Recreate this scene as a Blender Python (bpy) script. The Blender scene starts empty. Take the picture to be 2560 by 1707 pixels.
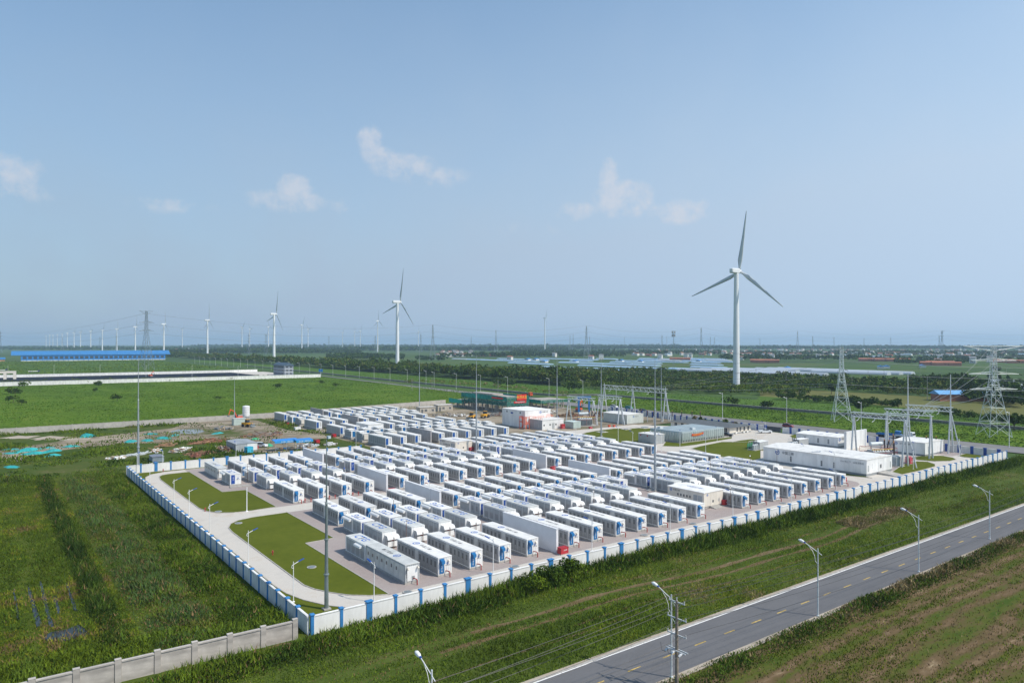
import bpy, math, random
import numpy as np
from mathutils import Vector, Matrix
R = math.radians
random.seed(7)
rng = np.random.default_rng(11)
SC = bpy.context.scene
COL = SC.collection
# ------------------------------------------------------------ camera, sky, sun, exposure
# metres; x runs along the roadside wall, y runs back along the container rows, z is up
cam = bpy.data.objects.new('camera', bpy.data.cameras.new('camera'))
COL.objects.link(cam)
cam.location = (-33.293, -86.007, 36.0)
cam.rotation_euler = (R(90 + 0.144), 0, R(53.25 - 90))
cam.data.sensor_width = 36
cam.data.lens = 25.17
cam.data.clip_start = 1
cam.data.clip_end = 40000
SC.camera = cam

SUN_EL = 50.0
SUN_AZ = math.atan2(-0.848, 0.53)          # towards the sun, from +x
world = bpy.data.worlds.new('World')
SC.world = world
world.use_nodes = True
nt = world.node_tree
nt.nodes.clear()
def N(tree, t, **kw):
    n = tree.nodes.new(t)
    for k, v in kw.items(): setattr(n, k, v)
    return n
def build_sky():
    L = nt.links.new
    out = N(nt, 'ShaderNodeOutputWorld'); bg = N(nt, 'ShaderNodeBackground'); L(bg.outputs[0], out.inputs[0])
    sky = N(nt, 'ShaderNodeTexSky', sky_type='NISHITA', sun_disc=False)
    sky.sun_elevation = R(SUN_EL); sky.sun_rotation = math.pi / 2 - SUN_AZ
    sky.altitude = 50; sky.air_density = 1.0; sky.dust_density = 1.2; sky.ozone_density = 3.0
    bg.inputs['Strength'].default_value = 0.15
    # thin summer haze and scattered fair-weather cumulus, laid out by direction on the sky itself
    tc = N(nt, 'ShaderNodeTexCoord')
    sep = N(nt, 'ShaderNodeSeparateXYZ'); L(tc.outputs['Generated'], sep.inputs[0])
    def math_(op, a, b=None, c=None, clamp=False):
        m = N(nt, 'ShaderNodeMath', operation=op); m.use_clamp = clamp
        for i, v in enumerate((a, b, c)):
            if v is None: continue
            if isinstance(v, (int, float)): m.inputs[i].default_value = v
            else: L(v, m.inputs[i])
        return m.outputs[0]
    az = math_('ARCTAN2', sep.outputs[1], sep.outputs[0])
    el = math_('ARCSINE', sep.outputs[2])
    noise = N(nt, 'ShaderNodeTexNoise'); noise.inputs['Scale'].default_value = 34; noise.inputs['Detail'].default_value = 9
    noise.inputs['Roughness'].default_value = .66
    L(tc.outputs['Generated'], noise.inputs['Vector'])
    n2 = N(nt, 'ShaderNodeTexNoise'); n2.inputs['Scale'].default_value = 9; n2.inputs['Detail'].default_value = 6
    L(tc.outputs['Generated'], n2.inputs['Vector'])
    total = None
    for a, e, wa, we, s in CLOUDS:
        # distance in the cloud's own ellipse; the underside melts into the haze, the top is crisp
        da = math_('DIVIDE', math_('SUBTRACT', az, R(a)), R(wa))
        de = math_('DIVIDE', math_('SUBTRACT', el, R(e)), R(we))
        de = math_('ADD', de, math_('MULTIPLY', math_('MAXIMUM', de, 0.0), .35))
        r2 = math_('ADD', math_('MULTIPLY', da, da), math_('MULTIPLY', de, de))
        k = math_('MULTIPLY', math_('SUBTRACT', 1.0, r2, clamp=True), s)
        total = k if total is None else math_('MAXIMUM', total, k)
    dens = math_('ADD', math_('MULTIPLY', math_('POWER', total, .6), .95), math_('MULTIPLY', math_('SUBTRACT', noise.outputs['Fac'], .5), 3.4))
    dens = math_('SUBTRACT', dens, .30)
    mask = math_('MULTIPLY', math_('MULTIPLY', dens, 1.1, clamp=True), math_('MULTIPLY', total, 2.2, clamp=True))
    low = math_('SUBTRACT', 1.0, math_('DIVIDE', math_('MAXIMUM', el, 0.0), R(36)), clamp=True)
    veil = math_('MULTIPLY', low, math_('ADD', .80, math_('MULTIPLY', n2.outputs['Fac'], .36)), clamp=True)
    veil = math_('ADD', veil, math_('MULTIPLY', math_('ADD', math_('COSINE', math_('SUBTRACT', az, SUN_AZ)), .84), math_('MULTIPLY', low, .5)), clamp=True)
    # the haze is brighter on the sun's side of the sky
    side = math_('ADD', 1.27, math_('MULTIPLY', math_('COSINE', math_('SUBTRACT', az, SUN_AZ)), .34))
    hz_ = N(nt, 'ShaderNodeVectorMath', operation='SCALE'); hz_.inputs[0].default_value = HAZE_SKY[:3]; L(side, hz_.inputs['Scale'])
    deep = N(nt, 'ShaderNodeVectorMath', operation='MULTIPLY'); L(sky.outputs[0], deep.inputs[0]); deep.inputs[1].default_value = (1.06, 1.34, 1.36)
    m1 = N(nt, 'ShaderNodeMixRGB'); L(veil, m1.inputs[0]); L(deep.outputs[0], m1.inputs[1]); L(hz_.outputs[0], m1.inputs[2])
    m2 = N(nt, 'ShaderNodeMixRGB'); L(math_('MULTIPLY', mask, .52), m2.inputs[0]); L(m1.outputs[0], m2.inputs[1]); m2.inputs[2].default_value = CLOUD_COL
    L(m2.outputs[0], bg.inputs[0])
# (azimuth, elevation, half width, half height, strength) in degrees
CLOUDS = [(88.3, 11.2, 2.26, 1.87, 0.95), (88.4, 10.1, 3.61, 1.2, 0.5), (78.7, 9.9, 3.49, 0.8, 0.55), (70.2, 11.9, 1.62, 1.48, 1.0), (70.5, 10.8, 3.87, 1.2, 0.7), (66.2, 10.6, 2.87, 0.93, 0.4), (64.5, 15.6, 1.16, 1.66, 0.85), (64.0, 14.6, 1.81, 1.08, 0.7), (61.8, 13.8, 3.09, 1.53, 0.8), (59.3, 13.1, 3.29, 1.32, 0.5), (45.6, 13.0, 1.02, 2.41, 1.0), (44.4, 11.4, 2.91, 2.04, 1.0), (40.0, 10.3, 3.05, 1.36, 0.8), (48.1, 10.5, 2.75, 1.25, 0.6), (52.6, 9.1, 4.42, 0.96, 0.3), (110, 12, 5, 2.2, 0.8), (135, 10, 6, 2.0, 0.8), (165, 14, 6, 2.4, 0.8), (200, 11, 7, 2.4, 0.8), (-150, 13, 6, 2.4, 0.8), (8, 12, 5, 2.0, 0.7), (-30, 10, 6, 2.0, 0.7)]
HAZE_SKY = (2.98, 3.82, 4.85, 1)
CLOUD_COL = (5.6, 5.6, 5.95, 1)
build_sky()

sun = bpy.data.objects.new('sun', bpy.data.lights.new('sun', 'SUN'))
COL.objects.link(sun)
sun.data.energy = 4.6
sun.data.angle = R(0.53)
sun.data.color = (1.0, 0.925, 0.82)
sd = Vector((-math.cos(SUN_AZ) * math.cos(R(SUN_EL)), -math.sin(SUN_AZ) * math.cos(R(SUN_EL)), -math.sin(R(SUN_EL))))
sun.rotation_euler = sd.to_track_quat('-Z', 'Y').to_euler()
sun.location = (100, -100, 400)
vs = SC.view_settings
SC.display_settings.display_device = 'sRGB'
vs.view_transform = 'Standard'; vs.look = 'None'; vs.exposure = -0.22; vs.gamma = 1.0; vs.use_curve_mapping = False
SC.cycles.use_denoising = True
SC.cycles.max_bounces = 6
SC.cycles.volume_bounces = 1
SC.cycles.transparent_max_bounces = 6

# ------------------------------------------------------------ materials
MATS = {}
def M(name, col, rough=.7, var=.12, scale=1.5, metal=0.0, col2=None, bump=0.0, rnd=.06, detail=4, coat=0, lo=.35, hi=.65, streak=None):
    if name in MATS: return MATS[name]
    m = bpy.data.materials.new(name); m.use_nodes = True; t = m.node_tree; L = t.links.new
    b = t.nodes['Principled BSDF']; b.inputs['Roughness'].default_value = rough; b.inputs['Metallic'].default_value = metal
    tc = N(t, 'ShaderNodeTexCoord')
    vec = tc.outputs['Object']
    if streak:
        mp = N(t, 'ShaderNodeMapping'); mp.inputs['Scale'].default_value = streak; L(vec, mp.inputs[0]); vec = mp.outputs[0]
    nz = N(t, 'ShaderNodeTexNoise'); nz.inputs['Scale'].default_value = scale; nz.inputs['Detail'].default_value = detail
    L(vec, nz.inputs['Vector'])
    ramp = N(t, 'ShaderNodeValToRGB')
    c1 = tuple(max(0, c * (1 - var)) for c in col); c2 = col2 or tuple(min(1, c * (1 + var)) for c in col)
    ramp.color_ramp.elements[0].position = lo; ramp.color_ramp.elements[0].color = (*c1, 1)
    ramp.color_ramp.elements[1].position = hi; ramp.color_ramp.elements[1].color = (*c2, 1)
    L(nz.outputs['Fac'], ramp.inputs[0])
    oi = N(t, 'ShaderNodeObjectInfo')
    mr = N(t, 'ShaderNodeMapRange'); mr.inputs[3].default_value = 1 - rnd; mr.inputs[4].default_value = 1 + rnd; L(oi.outputs['Random'], mr.inputs[0])
    vm = N(t, 'ShaderNodeVectorMath', operation='SCALE'); L(ramp.outputs[0], vm.inputs[0]); L(mr.outputs[0], vm.inputs['Scale'])
    L(vm.outputs[0], b.inputs['Base Color'])
    if bump:
        bp = N(t, 'ShaderNodeBump'); bp.inputs['Strength'].default_value = bump; bp.inputs['Distance'].default_value = .05
        n3 = N(t, 'ShaderNodeTexNoise'); n3.inputs['Scale'].default_value = scale * 6; n3.inputs['Detail'].default_value = 3
        L(tc.outputs['Object'], n3.inputs['Vector']); L(n3.outputs['Fac'], bp.inputs['Height']); L(bp.outputs[0], b.inputs['Normal'])
    MATS[name] = m
    return m
def ground_mat(name, stops, scales=(.03, .4, 3.0), weights=(.5, .3, .2), stretch=(1, 1, 1), rot=0, rough=.95, wave=None):
    """patchy ground: three sizes of noise mixed, then a colour ramp of plain soil and plant colours"""
    if name in MATS: return MATS[name]
    m = bpy.data.materials.new(name); m.use_nodes = True; t = m.node_tree; L = t.links.new
    b = t.nodes['Principled BSDF']; b.inputs['Roughness'].default_value = rough; b.inputs['Specular IOR Level'].default_value = .05
    tc = N(t, 'ShaderNodeTexCoord'); mp = N(t, 'ShaderNodeMapping'); L(tc.outputs['Object'], mp.inputs[0])
    mp.inputs['Scale'].default_value = stretch; mp.inputs['Rotation'].default_value = (0, 0, rot)
    acc = None
    for s, w in zip(scales, weights):
        nz = N(t, 'ShaderNodeTexNoise'); nz.inputs['Scale'].default_value = s; nz.inputs['Detail'].default_value = 5; nz.inputs['Roughness'].default_value = .6
        L(mp.outputs[0], nz.inputs['Vector'])
        mm = N(t, 'ShaderNodeMath', operation='MULTIPLY_ADD'); L(nz.outputs['Fac'], mm.inputs[0]); mm.inputs[1].default_value = w
        if acc is None: mm.inputs[2].default_value = 0
        else: L(acc, mm.inputs[2])
        acc = mm.outputs[0]
    if wave:
        wv = N(t, 'ShaderNodeTexWave', bands_direction=wave[0]); wv.inputs['Scale'].default_value = wave[1]; wv.inputs['Distortion'].default_value = wave[3] if len(wave) > 3 else 3
        wv.inputs['Detail'].default_value = 3
        L(mp.outputs[0], wv.inputs['Vector'])
        mm = N(t, 'ShaderNodeMath', operation='MULTIPLY_ADD'); L(wv.outputs['Fac'], mm.inputs[0]); mm.inputs[1].default_value = wave[2]; L(acc, mm.inputs[2])
        sb = N(t, 'ShaderNodeMath', operation='SUBTRACT'); L(mm.outputs[0], sb.inputs[0]); sb.inputs[1].default_value = wave[2] * .5
        acc = sb.outputs[0]
    ramp = N(t, 'ShaderNodeValToRGB'); L(acc, ramp.inputs[0])
    e = ramp.color_ramp.elements
    while len(e) < len(stops): e.new(.5)
    for k, (p, c) in enumerate(stops): e[k].position = p; e[k].color = (*c, 1)
    L(ramp.outputs[0], b.inputs['Base Color'])
    bp = N(t, 'ShaderNodeBump'); bp.inputs['Strength'].default_value = .5; bp.inputs['Distance'].default_value = .08
    L(acc, bp.inputs['Height']); L(bp.outputs[0], b.inputs['Normal'])
    MATS[name] = m
    return m
white = M('white_paint', (.77, .765, .745), .5, .07, .6, detail=8, streak=(1, 1, .4))
roof_white = M('white_roof_paint', (.72, .70, .66), .6, .12, .7, lo=.28, hi=.62, detail=9, rnd=.08)
roof_grey = M('pale_grey_roof', (.58, .58, .55), .55, .12, .8, detail=9, rnd=.08)
panel_grey = M('grey_panel_paint', (.40, .415, .42), .5, .06, 1.2)
shade_grey = M('mid_grey_paint', (.27, .285, .295), .5, .06, 1.2)
vent_dark = M('dark_vent', (.115, .12, .125), .6, .2, 8)
blue = M('blue_door_paint', (.012, .135, .33), .4, .1, 2)
deep_blue = M('deep_blue_paint', (.010, .065, .31), .4, .08, 2)
pillar_blue = M('pillar_blue_paint', (.035, .20, .46), .6, .08, 1.5)
ink_blue = M('ink_blue', (.03, .13, .45), .6, .05, 2)
ink_dark = M('ink_dark', (.06, .06, .07), .6, .05, 2)
ink_white = M('ink_white', (.8, .8, .8), .6, .03, 2)
ink_yellow = M('ink_yellow', (.85, .62, .05), .6, .05, 2)
red = M('red_paint', (.42, .022, .03), .45, .12, 2)
pipe_red = M('pipe_red_paint', (.34, .03, .025), .5, .12, 3)
orange = M('orange_paint', (.72, .09, .02), .5, .1, 2)
yellow = M('machine_yellow', (.68, .34, .02), .5, .12, 2)
conc = M('concrete_plinth', (.38, .36, .33), .9, .15, 1.5, bump=.2)
steel = M('galvanised_steel', (.55, .58, .59), .45, .1, 3, metal=.15)
steel_dk = M('dull_steel', (.24, .27, .28), .5, .12, 2, metal=.3)
lattice = M('lattice_steel', (.58, .62, .62), .5, .12, .3, metal=.1)
wall_white = M('white_wall_render', (.76, .745, .715), .9, .12, .8, bump=.15, detail=9, streak=(1, 1, .3), rnd=.05)
wall_grey = M('grey_cast_wall', (.44, .40, .36), .95, .28, .35, bump=.3, detail=8, streak=(1, 1, 2.5))
cream = M('cream_panel', (.72, .66, .57), .5, .04, .6)
firewall_m = M('firewall_render', (.70, .70, .71), .8, .04, .5)
beige = M('beige_panel', (.74, .68, .58), .5, .04, .6)
rubber = M('black_rubber', (.02, .02, .022), .7, .2, 3)
glass = M('dark_glass', (.03, .04, .05), .12, .1, 2)
black = M('black_wire', (.015, .015, .016), .5, .1, 2)
turbine_white = M('turbine_white', (.76, .77, .77), .4, .03, .05)
blade_grey = M('turbine_blade_grey', (.60, .63, .64), .4, .05, .1)
insul = M('brown_insulator', (.045, .022, .02), .35, .15, 4)
roof_blue = M('blue_sheet_roof', (.04, .20, .46), .5, .12, .3)
teal_net = M('teal_dust_net', (.02, .30, .30), .8, .25, 1)
green_net = M('green_scaffold_net', (.012, .17, .14), .8, .3, .35)
wood = M('timber', (.36, .22, .12), .85, .25, 2)
rust = M('rusty_steel', (.16, .075, .045), .8, .3, 3)
brick = M('red_brick', (.30, .12, .075), .9, .2, .4)
roof_red = M('red_tile_roof', (.32, .12, .07), .9, .2, .1)
house_white = M('house_white', (.72, .70, .66), .9, .1, .1)
dark_roof = M('dark_grey_roof', (.10, .11, .115), .8, .15, .6)
bark = M('bark', (.10, .075, .05), .95, .2, 3)
asphalt_car = M('black_car_paint', (.012, .015, .02), .25, .1, 2)
car_white = M('white_car_paint', (.72, .73, .74), .3, .03, 2)
car_blue = M('blue_truck_paint', (.02, .16, .42), .4, .08, 2)

# ------------------------------------------------------------ mesh helpers
def link(o, parent=None):
    COL.objects.link(o)
    if parent is not None: o.parent = parent
    return o
def tag(o, label=None, cat=None, group=None, kind=None):
    if label: o['label'] = label
    if cat: o['category'] = cat
    if group: o['group'] = group
    if kind: o['kind'] = kind
    return o
def thing(name, loc, rz, label, cat, group=None):
    o = bpy.data.objects.new(name, None); o.empty_display_size = .3
    o.location = loc if len(loc) == 3 else (*loc, 0); o.rotation_euler = (0, 0, rz); link(o)
    return tag(o, label, cat, group)
class MB:
    """collects verts and faces, then links them as ONE mesh object"""
    def __init__(s): s.v = []; s.f = []; s.m = []; s.mi = 0
    def add(s, vs, fs):
        n = len(s.v); s.v += [tuple(p) for p in vs]; s.f += [tuple(n + i for i in f) for f in fs]; s.m += [s.mi] * len(fs); return s
    def box(s, x0, x1, y0, y1, z0, z1):
        return s.add([(x0, y0, z0), (x1, y0, z0), (x1, y1, z0), (x0, y1, z0), (x0, y0, z1), (x1, y0, z1), (x1, y1, z1), (x0, y1, z1)],
                     [(0, 3, 2, 1), (4, 5, 6, 7), (0, 1, 5, 4), (1, 2, 6, 5), (2, 3, 7, 6), (3, 0, 4, 7)])
    def prism(s, pts, z0, z1, axis='z'):
        """closed 2-D outline swept along an axis (z: pts are x,y; x: pts are y,z; y: pts are x,z)"""
        n = len(pts)
        f = {'z': lambda p, t: (p[0], p[1], t), 'x': lambda p, t: (t, p[0], p[1]), 'y': lambda p, t: (p[0], t, p[1])}[axis]
        area = sum(pts[i][0] * pts[(i + 1) % n][1] - pts[(i + 1) % n][0] * pts[i][1] for i in range(n))
        flip = (area < 0) != (axis == 'y')
        q = list(reversed(pts)) if flip else list(pts)
        vs = [f(p, z0) for p in q] + [f(p, z1) for p in q]
        return s.add(vs, [tuple(reversed(range(n))), tuple(range(n, 2 * n))] + [(i, (i + 1) % n, n + (i + 1) % n, n + i) for i in range(n)])
    def tube(s, pts, r, n=8, cap=True):
        """round bar through points; r is one radius or one per point"""
        pts = [Vector(p) for p in pts]; rs = r if isinstance(r, (list, tuple)) else [r] * len(pts)
        vs = []; fs = []
        up = None
        for i, p in enumerate(pts):
            d = (pts[min(i + 1, len(pts) - 1)] - pts[max(i - 1, 0)])
            if d.length < 1e-9: d = Vector((0, 0, 1))
            d.normalize()
            if up is None: up = Vector((0, 0, 1)) if abs(d.z) < .9 else Vector((1, 0, 0))
            a = d.cross(up)
            if a.length < 1e-6: up = Vector((0, 1, 0)); a = d.cross(up)
            a.normalize(); b = a.cross(d); up = b
            for k in range(n):
                t = 2 * math.pi * k / n
                vs.append(p + (a * math.cos(t) + b * math.sin(t)) * rs[i])
        for i in range(len(pts) - 1):
            for k in range(n): fs.append((i * n + k, i * n + (k + 1) % n, (i + 1) * n + (k + 1) % n, (i + 1) * n + k))
        if cap: fs += [tuple(range(n))[::-1], tuple(range((len(pts) - 1) * n, len(pts) * n))]
        # outward winding
        fs = [tuple(reversed(f)) for f in fs]
        return s.add(vs, fs)
    def bar(s, a, b, w): return s.tube([a, b], w * .7, 4)
    def lathe(s, prof, n=16, c=(0, 0)):
        vs = []; fs = []
        for r, z in prof:
            for k in range(n):
                t = 2 * math.pi * k / n; vs.append((c[0] + r * math.cos(t), c[1] + r * math.sin(t), z))
        for i in range(len(prof) - 1):
            for k in range(n): fs.append((i * n + k, i * n + (k + 1) % n, (i + 1) * n + (k + 1) % n, (i + 1) * n + k))
        fs += [tuple(reversed(range(n))), tuple(range((len(prof) - 1) * n, len(prof) * n))]
        return s.add(vs, fs)
    def mesh(s, name, mats, smooth=False):
        me = bpy.data.meshes.new(name); me.from_pydata(s.v, [], s.f)
        for m in (mats if isinstance(mats, (list, tuple)) else [mats]): me.materials.append(m)
        if max(s.m, default=0): me.polygons.foreach_set('material_index', s.m)
        if smooth: me.polygons.foreach_set('use_smooth', [True] * len(s.f))
        me.update()
        return me
    def build(s, name, mats, parent=None, loc=(0, 0, 0), smooth=False, rz=0):
        o = bpy.data.objects.new(name, s.mesh(name, mats, smooth)); o.location = loc; o.rotation_euler = (0, 0, rz)
        return link(o, parent)
def put(name, me, parent=None, loc=(0, 0, 0), rz=0):
    o = bpy.data.objects.new(name, me); o.location = loc; o.rotation_euler = (0, 0, rz); return link(o, parent)
def copy_tree(o, loc=None, rz=None, parent=None, label=None, group=None):
    c = o.copy(); COL.objects.link(c); c.parent = parent
    if loc is not None: c.location = loc if len(loc) == 3 else (*loc, 0)
    if rz is not None: c.rotation_euler = (0, 0, rz)
    if label: c['label'] = label
    if group: c['group'] = group
    for ch in KIDS.get(o.name, None) or list(o.children): copy_tree(ch, parent=c)
    return c
KIDS = {}
def text_mesh(txt, size, mat, name='lettering', align='CENTER', spacing=1.0, bold=0.0):
    cu = bpy.data.curves.new(name, 'FONT'); cu.body = txt; cu.size = size; cu.align_x = align; cu.align_y = 'CENTER'; cu.space_character = spacing
    cu.resolution_u = 2; cu.offset = bold
    o = bpy.data.objects.new(name, cu); COL.objects.link(o)
    dg = bpy.context.evaluated_depsgraph_get()
    me = bpy.data.meshes.new_from_object(o.evaluated_get(dg)); me.name = name
    bpy.data.objects.remove(o); bpy.data.curves.remove(cu)
    me.materials.clear(); me.materials.append(mat)
    return me
def on_roof(me, name, parent, x, y, z, rz=0):
    return put(name, me, parent, (x, y, z), rz)
def on_wall(me, name, parent, p, facing):
    """flat print stood up on a wall; facing is '-y', '-x' or '+x'"""
    o = put(name, me, parent, p)
    o.rotation_euler = {'-y': (R(90), 0, 0), '-x': (R(90), 0, R(-90)), '+x': (R(90), 0, R(90))}[facing]
    return o
def emblem_mesh(r, mat, name='emblem'):
    """ring with a lightning-like wave through it"""
    b = MB(); n = 20; v = []; f = []
    for k in range(n):
        t = 2 * math.pi * k / n; v += [(r * math.cos(t), r * math.sin(t), 0), (r * .72 * math.cos(t), r * .72 * math.sin(t), 0)]
    for k in range(n):
        a = 2 * k; c = (2 * k + 2) % (2 * n); f.append((a, c, c + 1, a + 1))
    b.add(v, f)
    b.add([(-r * .75, -r * .05, 0), (0, -r * .3, 0), (r * .75, r * .25, 0), (0, -r * .02, 0)], [(0, 1, 2, 3)])
    b.add([(-r * .6, r * .4, 0), (r * .1, r * .1, 0), (r * .6, r * .45, 0), (r * .1, r * .36, 0)], [(0, 1, 2, 3)])
    return b.mesh(name, mat)
def sheet(name, pts, z, mat, label=None, kind='structure', cell=None):
    me = bpy.data.meshes.new(name)
    from mathutils.geometry import tessellate_polygon
    vs = [Vector((*p, 0)) for p in pts]
    tri = tessellate_polygon([vs])
    n = Vector((0, 0, 0))
    fs = []
    for a, b, c in tri:
        k = (vs[b] - vs[a]).cross(vs[c] - vs[a]).z
        fs.append((a, b, c) if k > 0 else (a, c, b))
    me.from_pydata([(p[0], p[1], 0) for p in pts], [], fs); me.materials.append(mat)
    o = bpy.data.objects.new(name, me); o.location = (0, 0, z); link(o)
    o['kind'] = kind
    if label: o['label'] = label
    return o
ORD = ['first', 'second', 'third', 'fourth', 'fifth', 'sixth', 'seventh', 'eighth', 'ninth', 'tenth', 'eleventh', 'twelfth', 'thirteenth', 'fourteenth', 'fifteenth',
       'sixteenth', 'seventeenth', 'eighteenth', 'nineteenth', 'twentieth', 'twenty-first', 'twenty-second', 'twenty-third', 'twenty-fourth', 'twenty-fifth', 'twenty-sixth',
       'twenty-seventh', 'twenty-eighth', 'twenty-ninth', 'thirtieth']

# ------------------------------------------------------------ ground
g_far = ground_mat('farmland', [(.30, (.030, .060, .022)), (.42, (.050, .085, .030)), (.52, (.070, .120, .030)), (.60, (.10, .115, .045)), (.70, (.045, .080, .030))], (.0022, .012, .12), (.55, .3, .15))
g_meadow = ground_mat('meadow', [(.32, (.040, .075, .008)), (.44, (.068, .120, .010)), (.53, (.090, .155, .012)), (.62, (.125, .175, .020)), (.74, (.17, .15, .05))], (.025, .2, 1.6), (.45, .3, .25), stretch=(1, .35, 1), rot=.35)
g_meadow2 = ground_mat('green_verge', [(.30, (.035, .065, .012)), (.46, (.065, .125, .018)), (.58, (.085, .150, .022)), (.72, (.13, .150, .045))], (.04, .3, 2), (.4, .35, .25))
g_reed = ground_mat('reed_bed', [(.28, (.028, .036, .008)), (.42, (.055, .074, .011)), (.52, (.072, .098, .012)), (.62, (.10, .11, .022)), (.72, (.13, .10, .05))], (.05, .35, 2.2), (.4, .3, .3))
g_verge = ground_mat('rough_grass', [(.30, (.026, .042, .010)), (.45, (.055, .085, .015)), (.56, (.085, .115, .022)), (.66, (.12, .095, .048)), (.76, (.15, .115, .07))], (.05, .35, 2.0), (.45, .3, .25), stretch=(.45, 1, 1))
g_mown = ground_mat('mown_field', [(.30, (.052, .085, .012)), (.41, (.090, .100, .022)), (.49, (.110, .085, .036)), (.57, (.145, .098, .052)), (.64, (.20, .14, .08)), (.72, (.34, .26, .16))], (.10, .8, 3.5), (.42, .34, .24), stretch=(.30, 1, 1), wave=('Y', .105, .17, 8.0))
g_olive = ground_mat('dry_crop', [(.3, (.085, .10, .030)), (.5, (.135, .140, .045)), (.7, (.165, .150, .06))], (.02, .15, 1), (.4, .35, .25), stretch=(1, .3, 1))
g_dirt = ground_mat('building_site_soil', [(.30, (.060, .085, .022)), (.41, (.085, .105, .03)), (.47, (.20, .165, .115)), (.56, (.33, .275, .205)), (.72, (.40, .35, .28))], (.035, .22, 1.8), (.55, .28, .17))
g_sitegrass = ground_mat('site_weeds', [(.30, (.035, .058, .012)), (.47, (.060, .092, .018)), (.58, (.090, .105, .026)), (.66, (.17, .145, .09)), (.78, (.26, .23, .18))], (.045, .3, 2), (.5, .3, .2))
g_gravel = ground_mat('pink_gravel', [(.30, (.22, .175, .165)), (.45, (.315, .26, .242)), (.56, (.365, .31, .29)), (.70, (.40, .355, .325))], (.08, 1.6, 14), (.3, .25, .55))
g_conc = ground_mat('pale_concrete', [(.30, (.38, .345, .30)), (.43, (.50, .46, .41)), (.57, (.56, .52, .465)), (.70, (.50, .42, .34))], (.08, .5, 4), (.45, .35, .3), rough=.9)
g_lawn = ground_mat('lawn', [(.30, (.058, .078, .010)), (.43, (.088, .108, .012)), (.55, (.105, .125, .015)), (.66, (.135, .128, .026)), (.76, (.17, .14, .05))], (.09, .7, 5), (.45, .3, .25))
g_asph = ground_mat('asphalt', [(.30, (.10, .10, .105)), (.46, (.145, .143, .147)), (.58, (.165, .162, .165)), (.74, (.23, .22, .215))], (.05, .35, 5), (.4, .35, .25), stretch=(.35, 1, 1), rough=.85)
g_asph2 = ground_mat('old_asphalt', [(.3, (.15, .15, .15)), (.5, (.21, .205, .20)), (.7, (.27, .255, .24))], (.05, .35, 4), (.4, .35, .25), rough=.9)
g_slab = ground_mat('sandy_shoulder', [(.3, (.26, .21, .155)), (.5, (.40, .34, .27)), (.7, (.50, .44, .37))], (.1, .8, 4), (.4, .35, .25))
water = bpy.data.materials.new('pond_water'); water.use_nodes = True
_b = water.node_tree.nodes['Principled BSDF']; _b.inputs['Base Color'].default_value = (.018, .022, .018, 1); _b.inputs['Roughness'].default_value = .22; _b.inputs['Specular IOR Level'].default_value = .35
mud_water = bpy.data.materials.new('muddy_puddle'); mud_water.use_nodes = True
_b = mud_water.node_tree.nodes['Principled BSDF']; _b.inputs['Base Color'].default_value = (.22, .21, .19, 1); _b.inputs['Roughness'].default_value = .15
yard_black = ground_mat('black_liner', [(.35, (.010, .013, .020)), (.5, (.020, .025, .038)), (.66, (.035, .042, .055)), (.80, (.20, .21, .22))], (.02, .12, .6), (.5, .3, .2), rough=.95)

sheet('farmland', [(-9000, -3000), (14000, -3000), (14000, 16000), (-9000, 16000)], -.30, g_far, 'patchwork of green fields running out to the hazy horizon')
sheet('rough_verge', [(-160, -26.2), (239, -26.2), (239, -.1), (-160, -.1)], -.05, g_verge, 'rough grass verge between the white wall and the road')
sheet('mown_field', [(-60, -400), (420, -400), (420, -34.2), (-60, -34.2)], -.06, g_mown, 'brown and green mown field with tractor stripes')
sheet('reed_field', [(-220, -.1), (-.5, -.1), (-.5, 141), (-220, 141)], -.05, g_reed, 'wet field of dark green reeds left of the wall')
sheet('site_weeds', [(-220, 141), (-.5, 141), (-.5, 136.2), (72, 133), (76, 136), (76, 262), (-220, 260)], -.04, g_sitegrass, 'weedy ground of the building site behind the wall')
sheet('site_soil', [(76, 131), (230, 131), (232, 282), (193, 281), (86, 262.5), (76, 262)], -.045, g_dirt, 'bare soil and patchy grass of the building site')
sheet('site_track', [(-27.7, 185.2), (-27.2, 209.5), (-12.8, 222.9), (16.7, 237.3), (32.9, 243.9), (43.4, 262.9), (61.3, 271.1), (71.4, 254.7), (70, 207.5), (76, 188.2), (75.1, 173.8), (61.7, 175.4), (61, 150.5), (67.6, 104.9), (61.8, 132.3), (54, 146.7), (46.4, 148), (36.9, 159.5), (35.1, 172.2), (46.8, 189.3), (33.6, 199.1), (19.4, 196.3), (9, 204.1), (-11, 198.5), (-21.4, 188.3)],
      -.02, g_dirt, 'sandy track across the building site')
sheet('meadow', [(-700, 262), (86, 262.5), (193, 281), (256, 284), (262, 655), (-700, 672)], -.08, g_meadow, 'bright green meadow behind the long concrete wall')
sheet('far_meadow', [(-700, 832), (256, 832), (275, 1640), (-700, 1660)], -.14, g_meadow2, 'green meadow in front of the blue factory')
sheet('road_meadow', [(258, -80), (312, -80), (312, 262), (282, 285), (258, 285)], -.07, g_meadow, 'green strip between the side road and the low wall')
sheet('field_strip', [(288, 320), (292, 300), (324, 276), (324, -80), (372, -80), (372, 150), (352, 320), (360, 700), (385, 1500), (310, 1500)], -.09, g_meadow2, 'green field strip beyond the low wall')
sheet('dry_crop_field', [(479.8, 262), (481.4, 188.9), (487.2, 79.9), (355.8, 38), (381.2, 94.9), (395.7, 148.3), (394.3, 204)], -.10, g_olive, 'dry yellow green crop field beside the hedge')
sheet('dry_crop_field', [(394.3, 204), (395.7, 148.3), (381.2, 94.9), (355.8, 38), (336.7, 31.9), (360.6, 138.7), (362.1, 185.1)], -.105, g_meadow2, 'thin green field edge beside the dry crop')
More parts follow.
